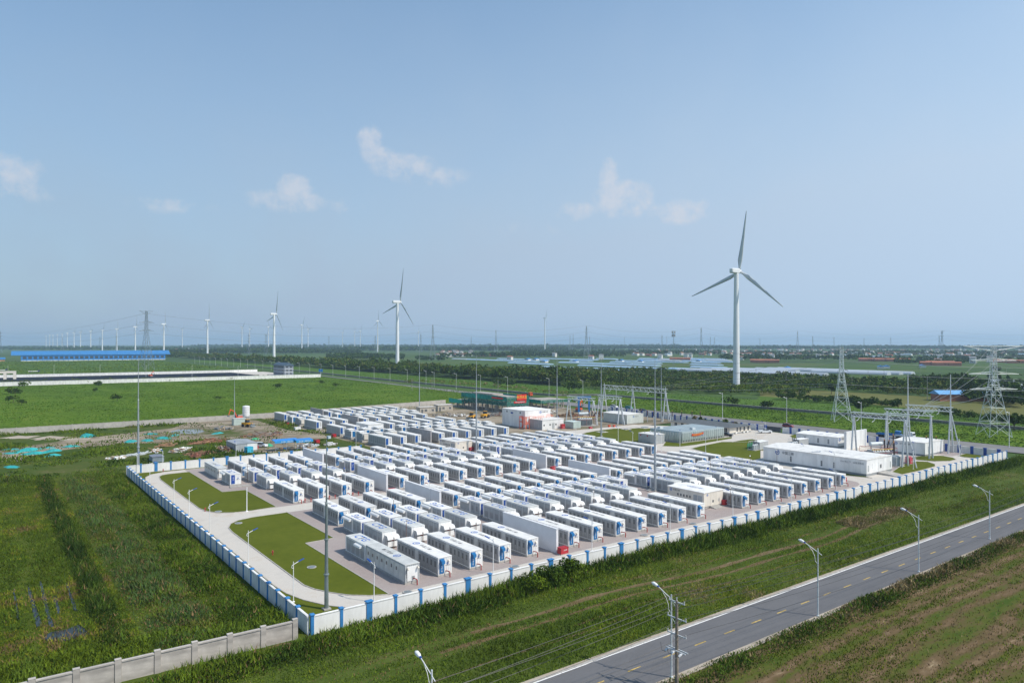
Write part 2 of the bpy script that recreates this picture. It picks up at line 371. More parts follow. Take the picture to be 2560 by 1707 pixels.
# ---- plant surfaces
sheet('gravel_yard', [(13.9, 6.8), (144.5, 6.6), (147.6, 7.6), (149.8, 9.4), (150.9, 11.9), (150.9, 64), (150.5, 131), (68, 131), (66.5, 132.6), (13.9, 133.2)], 0, g_gravel, 'pinkish gravel between the battery containers')
sheet('plant_pavement', [(-.2, .2), (226, .8), (225.5, 96), (200, 136), (150.4, 136), (150.4, 12), (149.8, 9.4), (147.6, 7.6), (144.5, 6.6), (13.95, 6.75), (13.95, 132.9), (66, 132.5), (66, 134), (-.2, 135)], .006, g_conc, 'pale concrete ring road inside the plant')
sheet('cross_road', [(13.95, 64.9), (150.4, 64.2), (150.4, 70.6), (13.95, 71)], .012, g_conc, 'pale concrete road crossing between the container blocks')
kerb_m = M('lawn_kerb', (.42, .39, .35), .9, .15, 2)
def arc_poly(name, pts, label):
    sheet(name, pts, .05, g_lawn, label)
    b = MB(); q = list(pts) + [pts[0]]
    for (x0, y0), (x1, y1) in zip(q, q[1:]):
        d = math.hypot(x1 - x0, y1 - y0) or 1; nx, ny = -(y1 - y0) / d * .08, (x1 - x0) / d * .08
        b.add([(x0 - nx, y0 - ny, 0), (x1 - nx, y1 - ny, 0), (x1 + nx, y1 + ny, 0), (x0 + nx, y0 + ny, 0), (x0 - nx, y0 - ny, .11), (x1 - nx, y1 - ny, .11), (x1 + nx, y1 + ny, .11), (x0 + nx, y0 + ny, .11)], [(0, 3, 2, 1), (4, 5, 6, 7), (0, 1, 5, 4), (1, 2, 6, 5), (2, 3, 7, 6), (3, 0, 4, 7)])
    tag(b.build('lawn_kerb', kerb_m), 'low kerb round a lawn', None, None, 'structure')
arc_poly('lawn', [(5.5, 121), (6.1, 126), (7.2, 127.9), (9.2, 128.7), (14.3, 128.7), (14.3, 95), (19.5, 94), (19.5, 71.3), (14, 70.9), (10.4, 71.4), (7.8, 73), (6.2, 76), (5.5, 80)], 'mown lawn beside the left wall, further of the two')
arc_poly('lawn', [(19.6, 64.9), (12.5, 64.9), (9.2, 64), (7.2, 62), (6, 59), (5.7, 55), (5.7, 18), (6.3, 15.4), (7.6, 12.6), (9.3, 10), (11.6, 8), (14.1, 6.8), (14.1, 39.6), (19.6, 39.8)], 'mown lawn beside the left wall, nearer of the two')
arc_poly('lawn', [(-.1, .3), (12, .4), (8, 4.4), (5.2, 8), (3.4, 12), (2.4, 16), (2.1, 20), (2.1, 122), (3, 127), (5, 130.6), (9, 132.9), (19, 133.1), (30, 132.9), (30, 134), (-.1, 135)], 'thin strip of lawn along the foot of the left wall')
arc_poly('lawn', [(162.4, 73.6), (169.6, 75.4), (184.3, 77.6), (192.8, 71.3), (177.5, 56.7), (162.8, 46.8), (158.5, 46.2), (154.4, 51.2)], 'square lawn behind the container rows, left of the long prefab')
arc_poly('lawn', [(192.8, 71.3), (187, 75.1), (193, 76), (200, 75.6), (195.8, 68.5), (180.8, 55.3), (177.5, 56.7)], 'small lawn under the transformer yard, cut off by a footpath')
arc_poly('lawn', [(157.4, 124.3), (163.4, 127.3), (170.9, 129.2), (181.6, 130.4), (197.4, 121.5), (191.2, 115.3), (160.9, 88.1), (154.8, 90.1), (153.2, 96.4), (154.3, 103.5)], 'lawn beside the ring road below the steel gantry')
arc_poly('lawn', [(159, 83.3), (162.9, 78.6), (170.7, 78.3), (195.4, 81.2), (199.2, 84.1), (183.8, 84.2), (169.4, 84.3), (168.8, 90.5)], 'strip of lawn at the foot of the steel tank')
arc_poly('lawn', [(170.5, 10.6), (181, 13.4), (190, 15.4), (196.2, 15.2), (198, 12.7), (195, 9.4), (191, 7.7), (180, 7.2), (168, 7.4)], 'lawn beside the red boxes at the right end of the wall')
arc_poly('lawn', [(201, 19.6), (209.5, 19), (214.2, 15.2), (212.6, 11.5), (209.4, 9.3), (205, 9.3), (200.6, 11.8), (199, 16)], 'tongue of lawn in front of the small white prefab')
arc_poly('lawn', [(216.5, 9.8), (218.4, 12.4), (225.2, 12.6), (225.2, 5.5), (221, 4.5), (217.5, 6.6)], 'scrap of lawn in the right corner of the walls')
arc_poly('lawn', [(166, 34.2), (166.9, 28.2), (156.1, 16.3), (158.2, 9.7), (158.6, 11.5), (159.9, 12)], 'thin lawn edge at the foot of the long prefab')
arc_poly('lawn', [(220.4, 72.7), (228.2, 74.6), (223.9, 68.6), (212.8, 62.5), (209.1, 64)], 'scrap of lawn beside the grey transformer box')
sheet('gravel_yard', [(174, 10.9), (200, 17), (200, 42), (174, 42)], .03, g_gravel, 'grey gravel under the big transformer')
sheet('gravel_yard', [(216, 13), (225.2, 13), (225.2, 40), (216, 40)], .03, g_gravel, 'grey gravel under the right hand gantry')
# ---- the road in front and the side roads
sheet('road', [(-140, -34.1), (460, -34.1), (460, -26.35), (-140, -26.35)], -.02, g_asph, 'grey asphalt road along the front of the plant')
sheet('road_shoulder', [(-140, -26.35), (460, -26.35), (460, -25.5), (-140, -25.5)], -.03, g_slab, 'sandy shoulder between kerb and grass')
sheet('road_shoulder', [(-140, -35.0), (460, -35.0), (460, -34.05), (-140, -34.05)], -.03, g_slab, 'sandy shoulder between road and field')
sheet('side_road', [(241, -26), (257, -26), (257, 200), (259, 300), (263.6, 480), (278, 713), (274, 713), (258, 480), (244, 290), (241, 200)], -.03, g_asph2, 'worn side road to the right of the plant')
g_track = ground_mat('tyre_track', [(.32, (.075, .075, .02)), (.46, (.13, .095, .045)), (.58, (.19, .14, .08)), (.7, (.26, .21, .13))], (.25, 1.2, 5), (.45, .3, .25), stretch=(.2, 1, 1))
for yy, wd, x0, x1 in ((-12.6, .75, 16, 128), (-15.2, .55, 10, 118), (-9.6, .45, 36, 96), (-18.4, .4, 28, 80), (-20.6, .35, -12, 40)):
    up = []; dn = []
    for x in np.arange(x0, x1, 2.0):
        c = yy + 1.3 * math.sin(x / 17) + .4 * math.sin(x / 5.3); q = wd * (.35 + .65 * random.random())
        up.append((x, c + q)); dn.append((x, c - q * random.uniform(.5, 1)))
    sheet('tyre_track', up + dn[::-1], -.044, g_track, 'brown tyre track worn along the verge')
sheet('tyre_track', [(-1.2, -1.6), (-4.1, -0.2), (-11, -1.8), (-16.3, -3.2), (-15.4, -4.6), (-9.9, -4.2), (-4.7, -4.6), (-1.2, -4.2)], -.043, g_track, 'bare stony strip at the foot of the grey wall')
edge = MB()
for x in np.arange(-60, 330, 13.0): edge.box(x, x + 12.93, -26.50, -26.36, -.018, -.012)
tag(edge.build('edge_line', ink_white), 'white line along the far edge of the road', None, None, 'structure')
dash = MB()
for k in range(-8, 60): dash.box(29.7 + 5.66 * k, 31.75 + 5.66 * k, -30.62, -30.42, -.016, -.010)
tag(dash.build('centre_dashes', M('road_yellow', (.48, .33, .09), .8, .35, 3)), 'yellow dashes along the middle of the road', None, None, 'structure')
kerb = MB()
for x in np.arange(-60, 330, 1.0): kerb.box(x, x + .98, -26.35, -26.15, -.05, .10)
tag(kerb.build('kerb', conc), 'low concrete kerb along the far side of the road', None, None, 'structure')
# ---- water
for pts, lab in (([(-29.1, 40.2), (-28.9, 42.1), (-28.8, 32.1), (-28.8, 27.7), (-29.1, 27.4), (-29.1, 32.3)], 'short strip of water between reeds, leftmost of the puddles'),
                 ([(-27.4, 41.4), (-27.1, 42.3), (-26.8, 32.5), (-26.6, 23.6), (-27.2, 23.1), (-27.3, 29.2), (-27.3, 34.8)], 'second strip of water between reeds from the left'),
                 ([(-25.8, 43.1), (-25.5, 44), (-25.4, 34.3), (-25.5, 26.1), (-25.4, 21.4), (-25.9, 22.4), (-25.9, 31.8)], 'longest strip of water between reeds'),
                 ([(-24.7, 34.8), (-24.2, 34.9), (-24.3, 27), (-24.7, 26.2)], 'short broken puddle among brown reeds'),
                 ([(-22.7, 40.1), (-22.4, 40.3), (-22.4, 31.1), (-22.4, 26.2), (-22.8, 26.9)], 'thin strip of water right of the other puddles'),
                 ([(-26.9, 19.1), (-25.8, 20.1), (-24.3, 19.9), (-22.8, 20.7), (-21.9, 16.6), (-23.2, 16), (-24.9, 15.8), (-26.5, 17.3)], 'wide pool of water at the end of the reed rows')):
    o = sheet('puddle', pts, .02, water, lab, 'structure')
sheet('puddle', [(30, 232.3), (34, 237.8), (41.7, 233.8), (41.3, 223.9), (36.5, 217.8), (30.4, 223.9)], 0, mud_water, 'pale muddy puddle on the building site')
sheet('puddle', [(34.7, 233.8), (30.5, 231.9), (29.3, 229.5), (29.9, 227.4), (34.5, 229)], .004, mud_water, 'small muddy pool beside the larger one')
sheet('puddle', [(-28.5, 145.6), (-28.3, 154), (-26.2, 155.4), (-25.8, 150.6), (-27.5, 144.8)], 0, mud_water, 'muddy puddle at the left edge of the track')
for k, (x, y, w, h) in enumerate(((40, 1094, 26, 4), (140, 1096, 34, 5), (200, 1096, 24, 3), (30, 1149, 18, 4))):
    c_ = [(-20.4, 246.6), (-10.6, 236.4), (-2.4, 228.9), (-25.1, 185.2)][k]
    sheet('bare_patch', [(c_[0] + (w * .22 + random.uniform(-2, 2)) * math.cos(q * .52) * (1 + .3 * math.sin(q * 2.7 + k)), c_[1] + (h * 1.2 + random.uniform(-1.2, 1.2)) * math.sin(q * .52) * (1 + .3 * math.cos(q * 1.9))) for q in range(12)], -.01, g_slab, 'bare stony patch among site weeds')
# ---- the black lined yard with its white walls (far left)
sheet('lined_pond', [(-700, 668), (160, 648), (222, 646), (218, 830), (158, 828), (-700, 850)], -.02, yard_black, 'black lined pond inside low white walls')
sheet('pond_apron', [(222.2, 646), (258, 645), (258, 832), (218.2, 830)], -.02, g_conc, 'concrete apron at the end of the black pond')

# ------------------------------------------------------------ boundary walls, panel by panel
def wall_run(t, x0, n, step, axis, sign, other, h, th, pil_w, pil_h, pm, cm, panel_mesh, pillar_mesh, wide_mesh=None, every=4, off=0):
    for i in range(n + 1):
        s = i * step * sign
        me = wide_mesh if (wide_mesh and (i + off) % every == 0) else pillar_mesh
        p = (s, 0, 0) if axis == 'x' else (0, s, 0)
        put('pillar', me, t, p)
        if i < n:
            q = ((i + .5) * step * sign, 0, 0) if axis == 'x' else (0, (i + .5) * step * sign, 0)
            put('wall_panel', panel_mesh, t, q, 0 if axis == 'x' else R(90))
def panel(name, length, h, th, mat, cop=.06, coph=.14):
    a = th / 2; b = a + cop
    prof = [(-a, -.3), (a, -.3), (a, h - coph), (b, h - coph), (b, h - .03), (0, h), (-b, h - .03), (-b, h - coph), (-a, h - coph)]
    return MB().prism(prof, -length / 2, length / 2, 'x').mesh(name, mat)
def pillar(name, w, d, h, mat, cap=.10, caph=.16):
    b = MB(); a, c = w / 2, d / 2
    rings = [(a, c, -.3), (a, c, h - caph), (a + cap, c + cap, h - caph), (a + cap, c + cap, h - .04), (a + cap * .4, c + cap * .4, h)]
    v = []; f = []
    for x, y, z in rings: v += [(-x, -y, z), (x, -y, z), (x, y, z), (-x, y, z)]
    for i in range(len(rings) - 1):
        for k in range(4): f.append((i * 4 + k, i * 4 + (k + 1) % 4, i * 4 + 4 + (k + 1) % 4, i * 4 + 4 + k))
    f += [(3, 2, 1, 0), tuple(range(len(v) - 4, len(v)))]
    return b.add(v, f).mesh(name, mat)
p_white = panel('wall_panel', 3.42, 2.3, .22, wall_white)
pil = pillar('pillar', .38, .42, 2.52, pillar_blue); pilw = pillar('pillar', .78, .46, 2.58, pillar_blue, .12)
ST = 3.81
t = thing('perimeter_wall', (0, 0, 0), math.atan2(-.9, 85), 'long white rendered wall with blue pillars facing the road', 'wall')
wall_run(t, 0, 22, ST, 'x', 1, 0, 2.3, .22, .38, 2.5, wall_white, pillar_blue, p_white, pil, pilw, 4, 2)
t2 = thing('perimeter_wall', (ST * 22, -.9, 0), math.atan2(2.0, 144), 'right hand length of the white wall with blue pillars facing the road', 'wall')
for i in range(38):
    if i: put('pillar', pilw if (i + 2) % 4 == 0 else pil, t2, (i * ST, 0, 0))
    if i < 37: put('wall_panel', p_white, t2, ((i + .5) * ST, 0, 0))
t3 = thing('perimeter_wall', (-.42, ST, 0), 0, 'white wall with blue pillars running back along the reed field', 'wall')
for i in range(35):
    put('pillar', pil, t3, (0, i * ST, 0), R(90))
    if i < 34: put('wall_panel', p_white, t3, (0, (i + .5) * ST, 0), R(90))
put('wall_panel', p_white, t3, (0, -.5 * ST, 0), R(90))
t4 = thing('perimeter_wall', (3.2, 135.4, 0), math.atan2(-2.6, 64), 'white wall with blue pillars closing off the building site', 'wall')
for i in range(18):
    put('pillar', pilw if i % 5 == 1 else pil, t4, (i * ST, 0, 0))
    if i < 17: put('wall_panel', p_white, t4, ((i + .5) * ST, 0, 0))
put('wall_panel', p_white, t4, (-.5 * ST, 0, 0))
t5 = thing('perimeter_wall', (226.0, 3.5, 0), 0, 'white wall with dark blue pillars beside the side road', 'wall')
pil5 = pillar('pillar', .9, .5, 2.5, deep_blue, .06)
for i in range(26):
    if i in (20, 21): continue
    put('pillar', pil5, t5, (0, i * ST, 0), R(90))
    put('wall_panel', p_white, t5, (0, (i + .5) * ST, 0), R(90))
t6 = thing('perimeter_wall', (227.0, 104, 0), math.atan2(92, 8), 'grey and white wall with blue pillars behind the guard building', 'wall')
for i in range(22):
    put('pillar', pil5, t6, (i * ST, 0, 0)); put('wall_panel', p_white, t6, ((i + .5) * ST, 0, 0))
p_grey = panel('wall_panel', 3.15, 2.25, .2, wall_grey, .10, .18); pilg = pillar('pillar', .62, .40, 2.46, wall_grey, .03, .05)
t7 = thing('concrete_wall', (-2.2, -.1, 0), math.pi - math.atan2(.5, 28), 'bare grey concrete wall leading off to the lower left', 'wall')
for i in range(16):
    put('pillar', pilg, t7, (i * ST, 0, 0))
    put('wall_panel', p_grey, t7, ((i + .5) * ST, 0, 0))
t8 = thing('concrete_wall', (86, 262.5, 0), math.pi + .008, 'long pale concrete wall in front of the green meadow', 'wall')
p_pale = panel('wall_panel', 3.45, 2.3, .2, M('pale_cast_wall', (.44, .41, .37), .95, .15, .5, bump=.2), .06, .12); pilp = pillar('pillar', .34, .34, 2.42, M('pale_cast_wall', (.44, .41, .37)), .02, .05)
for i in range(60):
    put('pillar', pilp, t8, (i * ST, 0, 0))
    put('wall_panel', p_pale, t8, ((i + .5) * ST, 0, 0))
t9 = thing('concrete_wall', (86, 262.5, 0), math.atan2(18.5, 107), 'pale concrete wall behind the far container rows', 'wall')
for i in range(28):
    if i: put('pillar', pilp, t9, (i * ST, 0, 0))
    put('wall_panel', p_pale, t9, ((i + .5) * ST, 0, 0))
def poly_wall(name, pts, h, th, mat, label, top=None):
    t = thing(name, (*pts[0], 0), 0, label, 'wall')
    for (x0, y0), (x1, y1) in zip(pts, pts[1:]):
        L_ = math.hypot(x1 - x0, y1 - y0); a = math.atan2(y1 - y0, x1 - x0)
        MB().box(0, L_ + .3, -th / 2, th / 2, -.3, h - .15).build('wall_panel', mat, t, (x0 - pts[0][0], y0 - pts[0][1], 0), rz=a)
        MB().box(0, L_ + .3, -th / 2 - .12, th / 2 + .12, h - .15, h).build('coping', top or mat, t, (x0 - pts[0][0], y0 - pts[0][1], 0), rz=a)
    return t
poly_wall('canal_wall', [(312, 1100), (297, 761), (286, 518), (281, 319)], 1.2, .5, M('dark_stained_wall', (.24, .225, .20), .95, .25, .4), 'low dark retaining wall beside the lamp lined road', conc)
poly_wall('canal_wall', [(281, 319), (286, 292), (314, 274), (316, 150), (318.5, 86), (318, -60)], 1.0, .5, M('dark_stained_wall', (.24, .225, .20)), 'low dark retaining wall across the green field on the right', conc)
poly_wall('pond_wall', [(-700, 672), (160, 648), (258, 644)], 3.4, .5, wall_white, 'low white wall along the near edge of the black pond')
poly_wall('pond_wall', [(-700, 848), (156, 829), (250, 832)], 3.0, .5, wall_white, 'low white wall along the far edge of the black pond')

# ------------------------------------------------------------ battery containers and their converters
def corrugated(w, l, sides='fbr', pitch=.32, depth=.045, frame=.16):
    """plan outline of a steel container with pressed ribs on the chosen sides"""
    pts = []
    def run(a, b, ribbed, nx, ny):
        d = (b[0] - a[0], b[1] - a[1]); L_ = math.hypot(*d); d = (d[0] / L_, d[1] / L_)
        if not ribbed: pts.append(a); return
        n = max(1, int((L_ - 2 * frame) / pitch)); p = (L_ - 2 * frame) / n
        pts.append(a)
        for i in range(n):
            for s, q in ((.0, 0), (.12, 1), (.62, 1), (.74, 0)):
                t = frame + (i + s) * p
                pts.append((a[0] + d[0] * t - nx * depth * q, a[1] + d[1] * t - ny * depth * q))
    run((0, 0), (w, 0), 'f' in sides, 0, -1)
    run((w, 0), (w, l), 'r' in sides, 1, 0)
    run((w, l), (0, l), 'b' in sides, 0, 1)
    run((0, l), (0, 0), 'l' in sides, -1, 0)
    return pts
def roof_part(w, l, z, mat, over=.03, name='roof'):
    b = MB(); x0, x1, y0, y1 = -over, w + over, -over, l + over
    b.add([(x0, y0, z - .10), (x1, y0, z - .10), (x1, y1, z - .10), (x0, y1, z - .10), (x0, y0, z - .02), (x1, y0, z - .02), (x1, y1, z - .02), (x0, y1, z - .02),
           (x0 + .12, y0 + .12, z + .015), (x1 - .12, y0 + .12, z + .015), (x1 - .12, y1 - .12, z + .015), (x0 + .12, y1 - .12, z + .015)],
          [(3, 2, 1, 0), (0, 1, 5, 4), (1, 2, 6, 5), (2, 3, 7, 6), (3, 0, 4, 7), (4, 5, 9, 8), (5, 6, 10, 9), (6, 7, 11, 10), (7, 4, 8, 11), (8, 9, 10, 11)])
    return b.mesh(name, mat)
t_cn = '中国三峡'
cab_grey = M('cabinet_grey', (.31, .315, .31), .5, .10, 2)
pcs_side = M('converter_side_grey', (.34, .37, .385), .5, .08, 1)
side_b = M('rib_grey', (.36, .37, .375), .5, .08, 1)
tm_ctg = text_mesh('CTG', 2.05, ink_blue, 'roof_lettering', bold=.03)
tm_roof = text_mesh(t_cn, .78, ink_dark, 'roof_lettering', spacing=1.15)
tm_small = text_mesh(t_cn, .22, ink_dark, 'lettering')
tm_vert = text_mesh('储\n能\n电\n站', .3, ink_dark, 'lettering')
tm_door = text_mesh('中\n国\n三\n峡', .26, ink_white, 'lettering')
em_roof = emblem_mesh(.62, ink_blue); em_small = emblem_mesh(.2, ink_blue)
BW, BL, BZ = 2.44, 13.5, 2.95
def make_battery(label, flip=False, plain=False):
    t = thing('battery_container', (0, 0, 0), 0, label, 'battery container')
    MB().box(-.06, BW + .06, -.06, BL + .06, -.05, .26).build('plinth', conc, t)
    MB().prism(corrugated(BW, BL, 'fbr'), .26, BZ - .08).build('body', white if not plain else panel_grey, t)
    put('roof', roof_part(BW, BL, BZ, roof_grey if plain else roof_white), t)
    # ten cabinet doors with louvred cooling units along the long side, a service door between them
    n = 8 if plain else 11; p = (BL - .5) / n
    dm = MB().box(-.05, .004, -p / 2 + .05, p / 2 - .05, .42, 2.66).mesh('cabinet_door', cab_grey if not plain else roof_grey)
    vm = MB().box(-.11, -.052, -.19, .19, 1.40, 2.25).mesh('vent', M('louvre_grey', (.15, .155, .155), .6, .2, 8))
    km = MB().box(-.08, -.052, -.10, .10, 1.02, 1.22).mesh('vent', shade_grey)
    sm = MB().box(-.05, .004, -p / 2 + .04, p / 2 - .04, .42, 2.66).mesh('service_door', roof_grey)
    wm = MB().box(-.08, -.052, -.14, .14, 1.6, 2.1).mesh('window', glass)
    for i in range(n):
        y = .25 + p * (i + .5)
        if i == n // 2 and not plain:
            d = put('service_door', sm, t, (0, y, 0)); continue
        d = put('cabinet_door', dm, t, (0, y, 0))
        if plain:
            if i: put('window', wm, d, (0, 0, 0))
        else:
            put('vent', vm, d); put('vent', km, d)
    # front end
    if not plain:
        bp = MB().box(.20, 1.02, -.035, .0, .42, 2.72).build('blue_panel', blue, t)
        MB().add([(.28, -.035, 2.25), (.95, -.035, 2.25), (.95, -.035, 2.66), (.28, -.035, 2.66), (.34, -.62, 2.02), (.89, -.62, 2.02), (.92, -.55, 2.42), (.31, -.55, 2.42)],
                 [(0, 1, 5, 4), (1, 2, 6, 5), (2, 3, 7, 6), (3, 0, 4, 7), (4, 5, 6, 7), (0, 3, 2, 1)]).build('exhaust_hood', blue, t)
        on_wall(text_mesh('安\n全', .2, ink_white, 'lettering') if False else tm_door, 'lettering', bp, (.62, -.04, 1.15), '-y')
    else:
        e = MB().box(.35, 2.1, -.035, 0, .42, 2.6).build('end_door', white, t)
        MB().box(1.1, 1.6, -.06, -.037, .55, 1.1).build('vent', shade_grey, e)
        on_wall(tm_vert, 'lettering', t, (.28, -.01, 1.5), '-y')
        for x in (.25, 1.95): MB().tube([(x + .1, -.02, 2.4), (x + .1, -.32, 2.36), (x + .1, -.40, 2.2)], [.10, .16, .17], 8).build('air_cowl', cream, t)
    lm = MB(); lm.add([(1.72, 0, 2.15), (2.02, 0, 2.15), (2.02, 0, 2.42), (1.72, 0, 2.42), (1.76, -.34, 2.12), (1.98, -.34, 2.12), (1.98, -.30, 2.27), (1.76, -.30, 2.27)],
                      [(0, 1, 5, 4), (1, 2, 6, 5), (2, 3, 7, 6), (3, 0, 4, 7), (4, 5, 6, 7), (0, 3, 2, 1)])
    if not plain:
        lm.build('wall_cowl', cream, t)
        on_wall(em_small, 'emblem', t, (1.68, -.012, 1.86), '-y'); on_wall(tm_small, 'lettering', t, (1.72, -.012, 1.55), '-y')
    MB().tube([(1.38, 0, .72), (1.38, -.42, .80), (1.40, -.95, .82), (1.42, -1.08, .74), (1.43, -1.10, .55), (1.43, -1.10, 0)], .085, 8).build('fire_pipe', pipe_red, t)
    MB().tube([(1.9, -.03, .3), (1.9, -.55, .3), (1.9, -.55, 0)], .05, 6).build('drain_pipe', steel, t)
    s = -1 if not flip else 1
    yc = BL * .52
    o = on_roof(tm_roof, 'roof_lettering', t, BW * .50, yc - .9 * (1 if not flip else -1) , BZ + .03, R(-90) if not flip else R(90))
    on_roof(em_roof, 'roof_emblem', t, BW * .50, yc + 2.1 * (1 if not flip else -1), BZ + .03, R(-90) if not flip else R(90))
    return t
PW, PL, PZ = 2.72, 7.7, 2.9
def pcs_body(t, label, front_rib=True):
    MB().box(-.10, PW + .10, -.25, PL + .1, -.05, .30).build('plinth', conc, t)
    MB().prism(corrugated(PW, PL, 'fbr'), .30, PZ - .08).build('body', white, t)
def make_hooded(label):
    """converter container with two rounded air hoods on its end"""
    t = thing('converter_container', (0, 0, 0), 0, label, 'converter container')
    pcs_body(t, label)
    put('roof', roof_part(PW, PL, PZ, roof_grey), t)
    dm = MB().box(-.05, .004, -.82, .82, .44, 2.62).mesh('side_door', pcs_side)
    wm = MB().box(-.07, -.052, -.55, .45, .62, 1.75).mesh('louvre', shade_grey)
    for i in range(4):
        d = put('side_door', dm, t, (0, 1.0 + 1.8 * i, 0)); put('louvre', wm, d)
    prof = [(0, 2.30), (-.55, 2.30), (-.86, 2.24), (-1.10, 2.08), (-1.24, 1.84), (-1.28, 1.62), (-1.05, 1.60), (-.60, 1.52), (0, 1.45)]
    for x in (.46, 1.64):
        MB().prism(prof, x, x + 1.12, 'x').build('air_hood', white, t)
    for x in (.60, 1.68):
        MB().box(x, x + .98, -1.02, -.002, .36, 1.30).build('cooling_cabinet', white, t)
    MB().box(.44, .47, -1.0, -.002, .5, 2.28).build('duct_side', panel_grey, t)
    MB().tube([(1.61, -1.34, 2.1), (1.61, -1.30, 0)], .045, 6).build('drain_pipe', rust, t)
    MB().box(1.35, 1.75, -.9, -.6, 1.32, 1.44).build('fire_valve', pipe_red, t)
    on_roof(tm_ctg, 'roof_lettering', t, PW * .5, PL * .55, PZ + .03, R(-90))
    return t
def make_bluedoor(label):
    """converter container with a blue end door and a round duct under the eave"""
    t = thing('converter_container', (0, 0, 0), 0, label, 'converter container')
    pcs_body(t, label)
    put('roof', roof_part(PW, PL, PZ, roof_white), t)
    d = MB().box(.28, 1.16, -.04, 0, .46, 2.66).build('blue_door', deep_blue, t)
    on_wall(tm_door, 'lettering', d, (.75, -.045, 1.75), '-y')
    on_wall(em_small, 'emblem', t, (1.9, -.012, 1.75), '-y'); on_wall(tm_small, 'lettering', t, (1.9, -.012, 1.42), '-y')
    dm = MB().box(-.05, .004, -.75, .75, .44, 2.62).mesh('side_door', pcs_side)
    wm = MB().box(-.07, -.052, -.2, .55, 1.0, 2.0).mesh('louvre', shade_grey)
    for i in range(2):
        s = put('side_door', dm, t, (0, .95 + 1.65 * i, 0)); put('louvre', wm, s)
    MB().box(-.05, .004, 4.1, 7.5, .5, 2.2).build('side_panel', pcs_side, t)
    prof = [(0, 2.70), (-.34, 2.68), (-.56, 2.58), (-.66, 2.42), (-.68, 2.28), (-.5, 2.26), (0, 2.30)]
    MB().prism([(a, z) for a, z in prof], 3.9, 7.35, 'y').build('side_duct', white, t)
    on_roof(tm_ctg, 'roof_lettering', t, PW * .5, PL * .5, PZ + .03, R(90))
    return t
def make_battery_b(label):
    """plainer grey sided battery container on a tall plinth"""
    t = thing('battery_container', (0, 0, 0), 0, label, 'battery container')
    MB().box(-.05, BW + .05, -.05, BL + .05, -.05, .85).build('plinth', conc, t)
    MB().prism(corrugated(BW, BL, 'fbr'), .85, 3.50).build('body', white, t)
    put('roof', roof_part(BW, BL, 3.60, roof_white), t)
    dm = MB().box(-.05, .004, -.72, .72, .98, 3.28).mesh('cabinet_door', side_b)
    for i in range(8): put('cabinet_door', dm, t, (0, .95 + 1.65 * i, 0))
    d = MB().box(.12, 1.06, -.05, 0, 1.0, 3.30).build('blue_door', blue, t)
    MB().box(.30, .88, -.075, -.052, 1.3, 3.05).build('door_frame', deep_blue, d)
    vm = MB().box(-.26, .26, -.05, 0, -.1, .1).mesh('vent', shade_grey)
    for z in (3.1, 2.6, 2.1, 1.6): put('vent', vm, t, (1.78, 0, z))
    return t
def make_pcs_b(label, door):
    """converter container with fan boxes standing on its roof"""
    t = thing('converter_container', (0, 0, 0), 0, label, 'converter container')
    MB().box(-.4, PW + .4, -.7, 6.6, -.05, .75).build('plinth', conc, t)
    MB().prism(corrugated(PW, 6.1, 'fbr'), .75, 3.02).build('body', white if door else panel_grey, t)
    put('roof', roof_part(PW, 6.1, 3.12, roof_white), t)
    MB().box(.2, PW - .2, 2.6, 5.4, 3.14, 3.32).build('fan_base', shade_grey, t)
    MB().box(.02, PW - .02, 2.3, 5.7, 3.325, 3.50).build('fan_cover', white, t)
    if door:
        MB().box(.5, 1.55, -.05, 0, .86, 2.92).build('blue_door', blue, t)
    else:
        MB().box(.35, 2.4, -.9, -.002, 1.0, 2.7).build('cooling_cabinet', cream, t)
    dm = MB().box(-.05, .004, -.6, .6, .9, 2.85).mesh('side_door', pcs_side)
    for i in range(4): put('side_door', dm, t, (0, .9 + 1.4 * i, 0))
    return t
UC = [17.9, 23.7, 29.5, 35.2, 41.0, 50.3, 56.1, 61.9, 67.7, 73.5, 79.3, 85.1, 90.9, 100.3, 106.1, 111.9, 117.7, 123.4, 129.2, 135.1, 140.9]
ROWNAME = {}
def row(cols, v, proto, base, rowtxt, grp, drift=-.003):
    n = len(cols)
    first = None
    for k, c in enumerate(cols):
        u = UC[c]; loc = (u, v + drift * (u - 60), 0)
        where = 'leftmost' if k == 0 else 'rightmost' if k == n - 1 else ORD[k] + ' from the left'
        lab = f'{base}, {where} in {rowtxt}'
        o = copy_tree(proto, loc, 0, label=lab, group=grp)
def drop(t):
    for c in list(t.children):
        for d in list(c.children): bpy.data.objects.remove(d)
        bpy.data.objects.remove(c)
    bpy.data.objects.remove(t)
pb = make_battery('white'); pbf = make_battery('white', flip=True); pp = make_battery('white', flip=True, plain=True)
ph = make_hooded('white'); pd = make_bluedoor('white'); pb2 = make_battery_b('white'); pc1 = make_pcs_b('white', False); pc2 = make_pcs_b('white', True)
GB = 'battery containers in rows on the gravel'; GP = 'converter containers in rows on the gravel'
copy_tree(pp, (17.9, 9.2, 0), 0, label='grey roofed container with windows and no blue panel, in the front corner', group=GB)
row([c for c in range(1, 21) if c != 12], 9.2, pb, 'white battery container', 'the front row', GB)
copy_tree(ph, (17.7, 22.6, 0), 0)
cr = [o for o in COL.objects if o.name.startswith('converter_container')][-1]
cr['label'] = 'converter container with plain double doors behind the grey roofed corner container'; cr['group'] = GP
row([c for c in range(1, 21) if c != 12], 28.25, ph, 'hooded converter container', 'the nearest hooded row', GP)
row(list(range(1, 21)), 37.0, pd, 'blue doored converter container', 'the nearest blue door row', GP)
row(list(range(1, 21)), 47.4, pbf, 'white battery container', 'the second battery row', GB)
row(list(range(1, 21)), 72.3, pb, 'white battery container', 'the third battery row', GB)
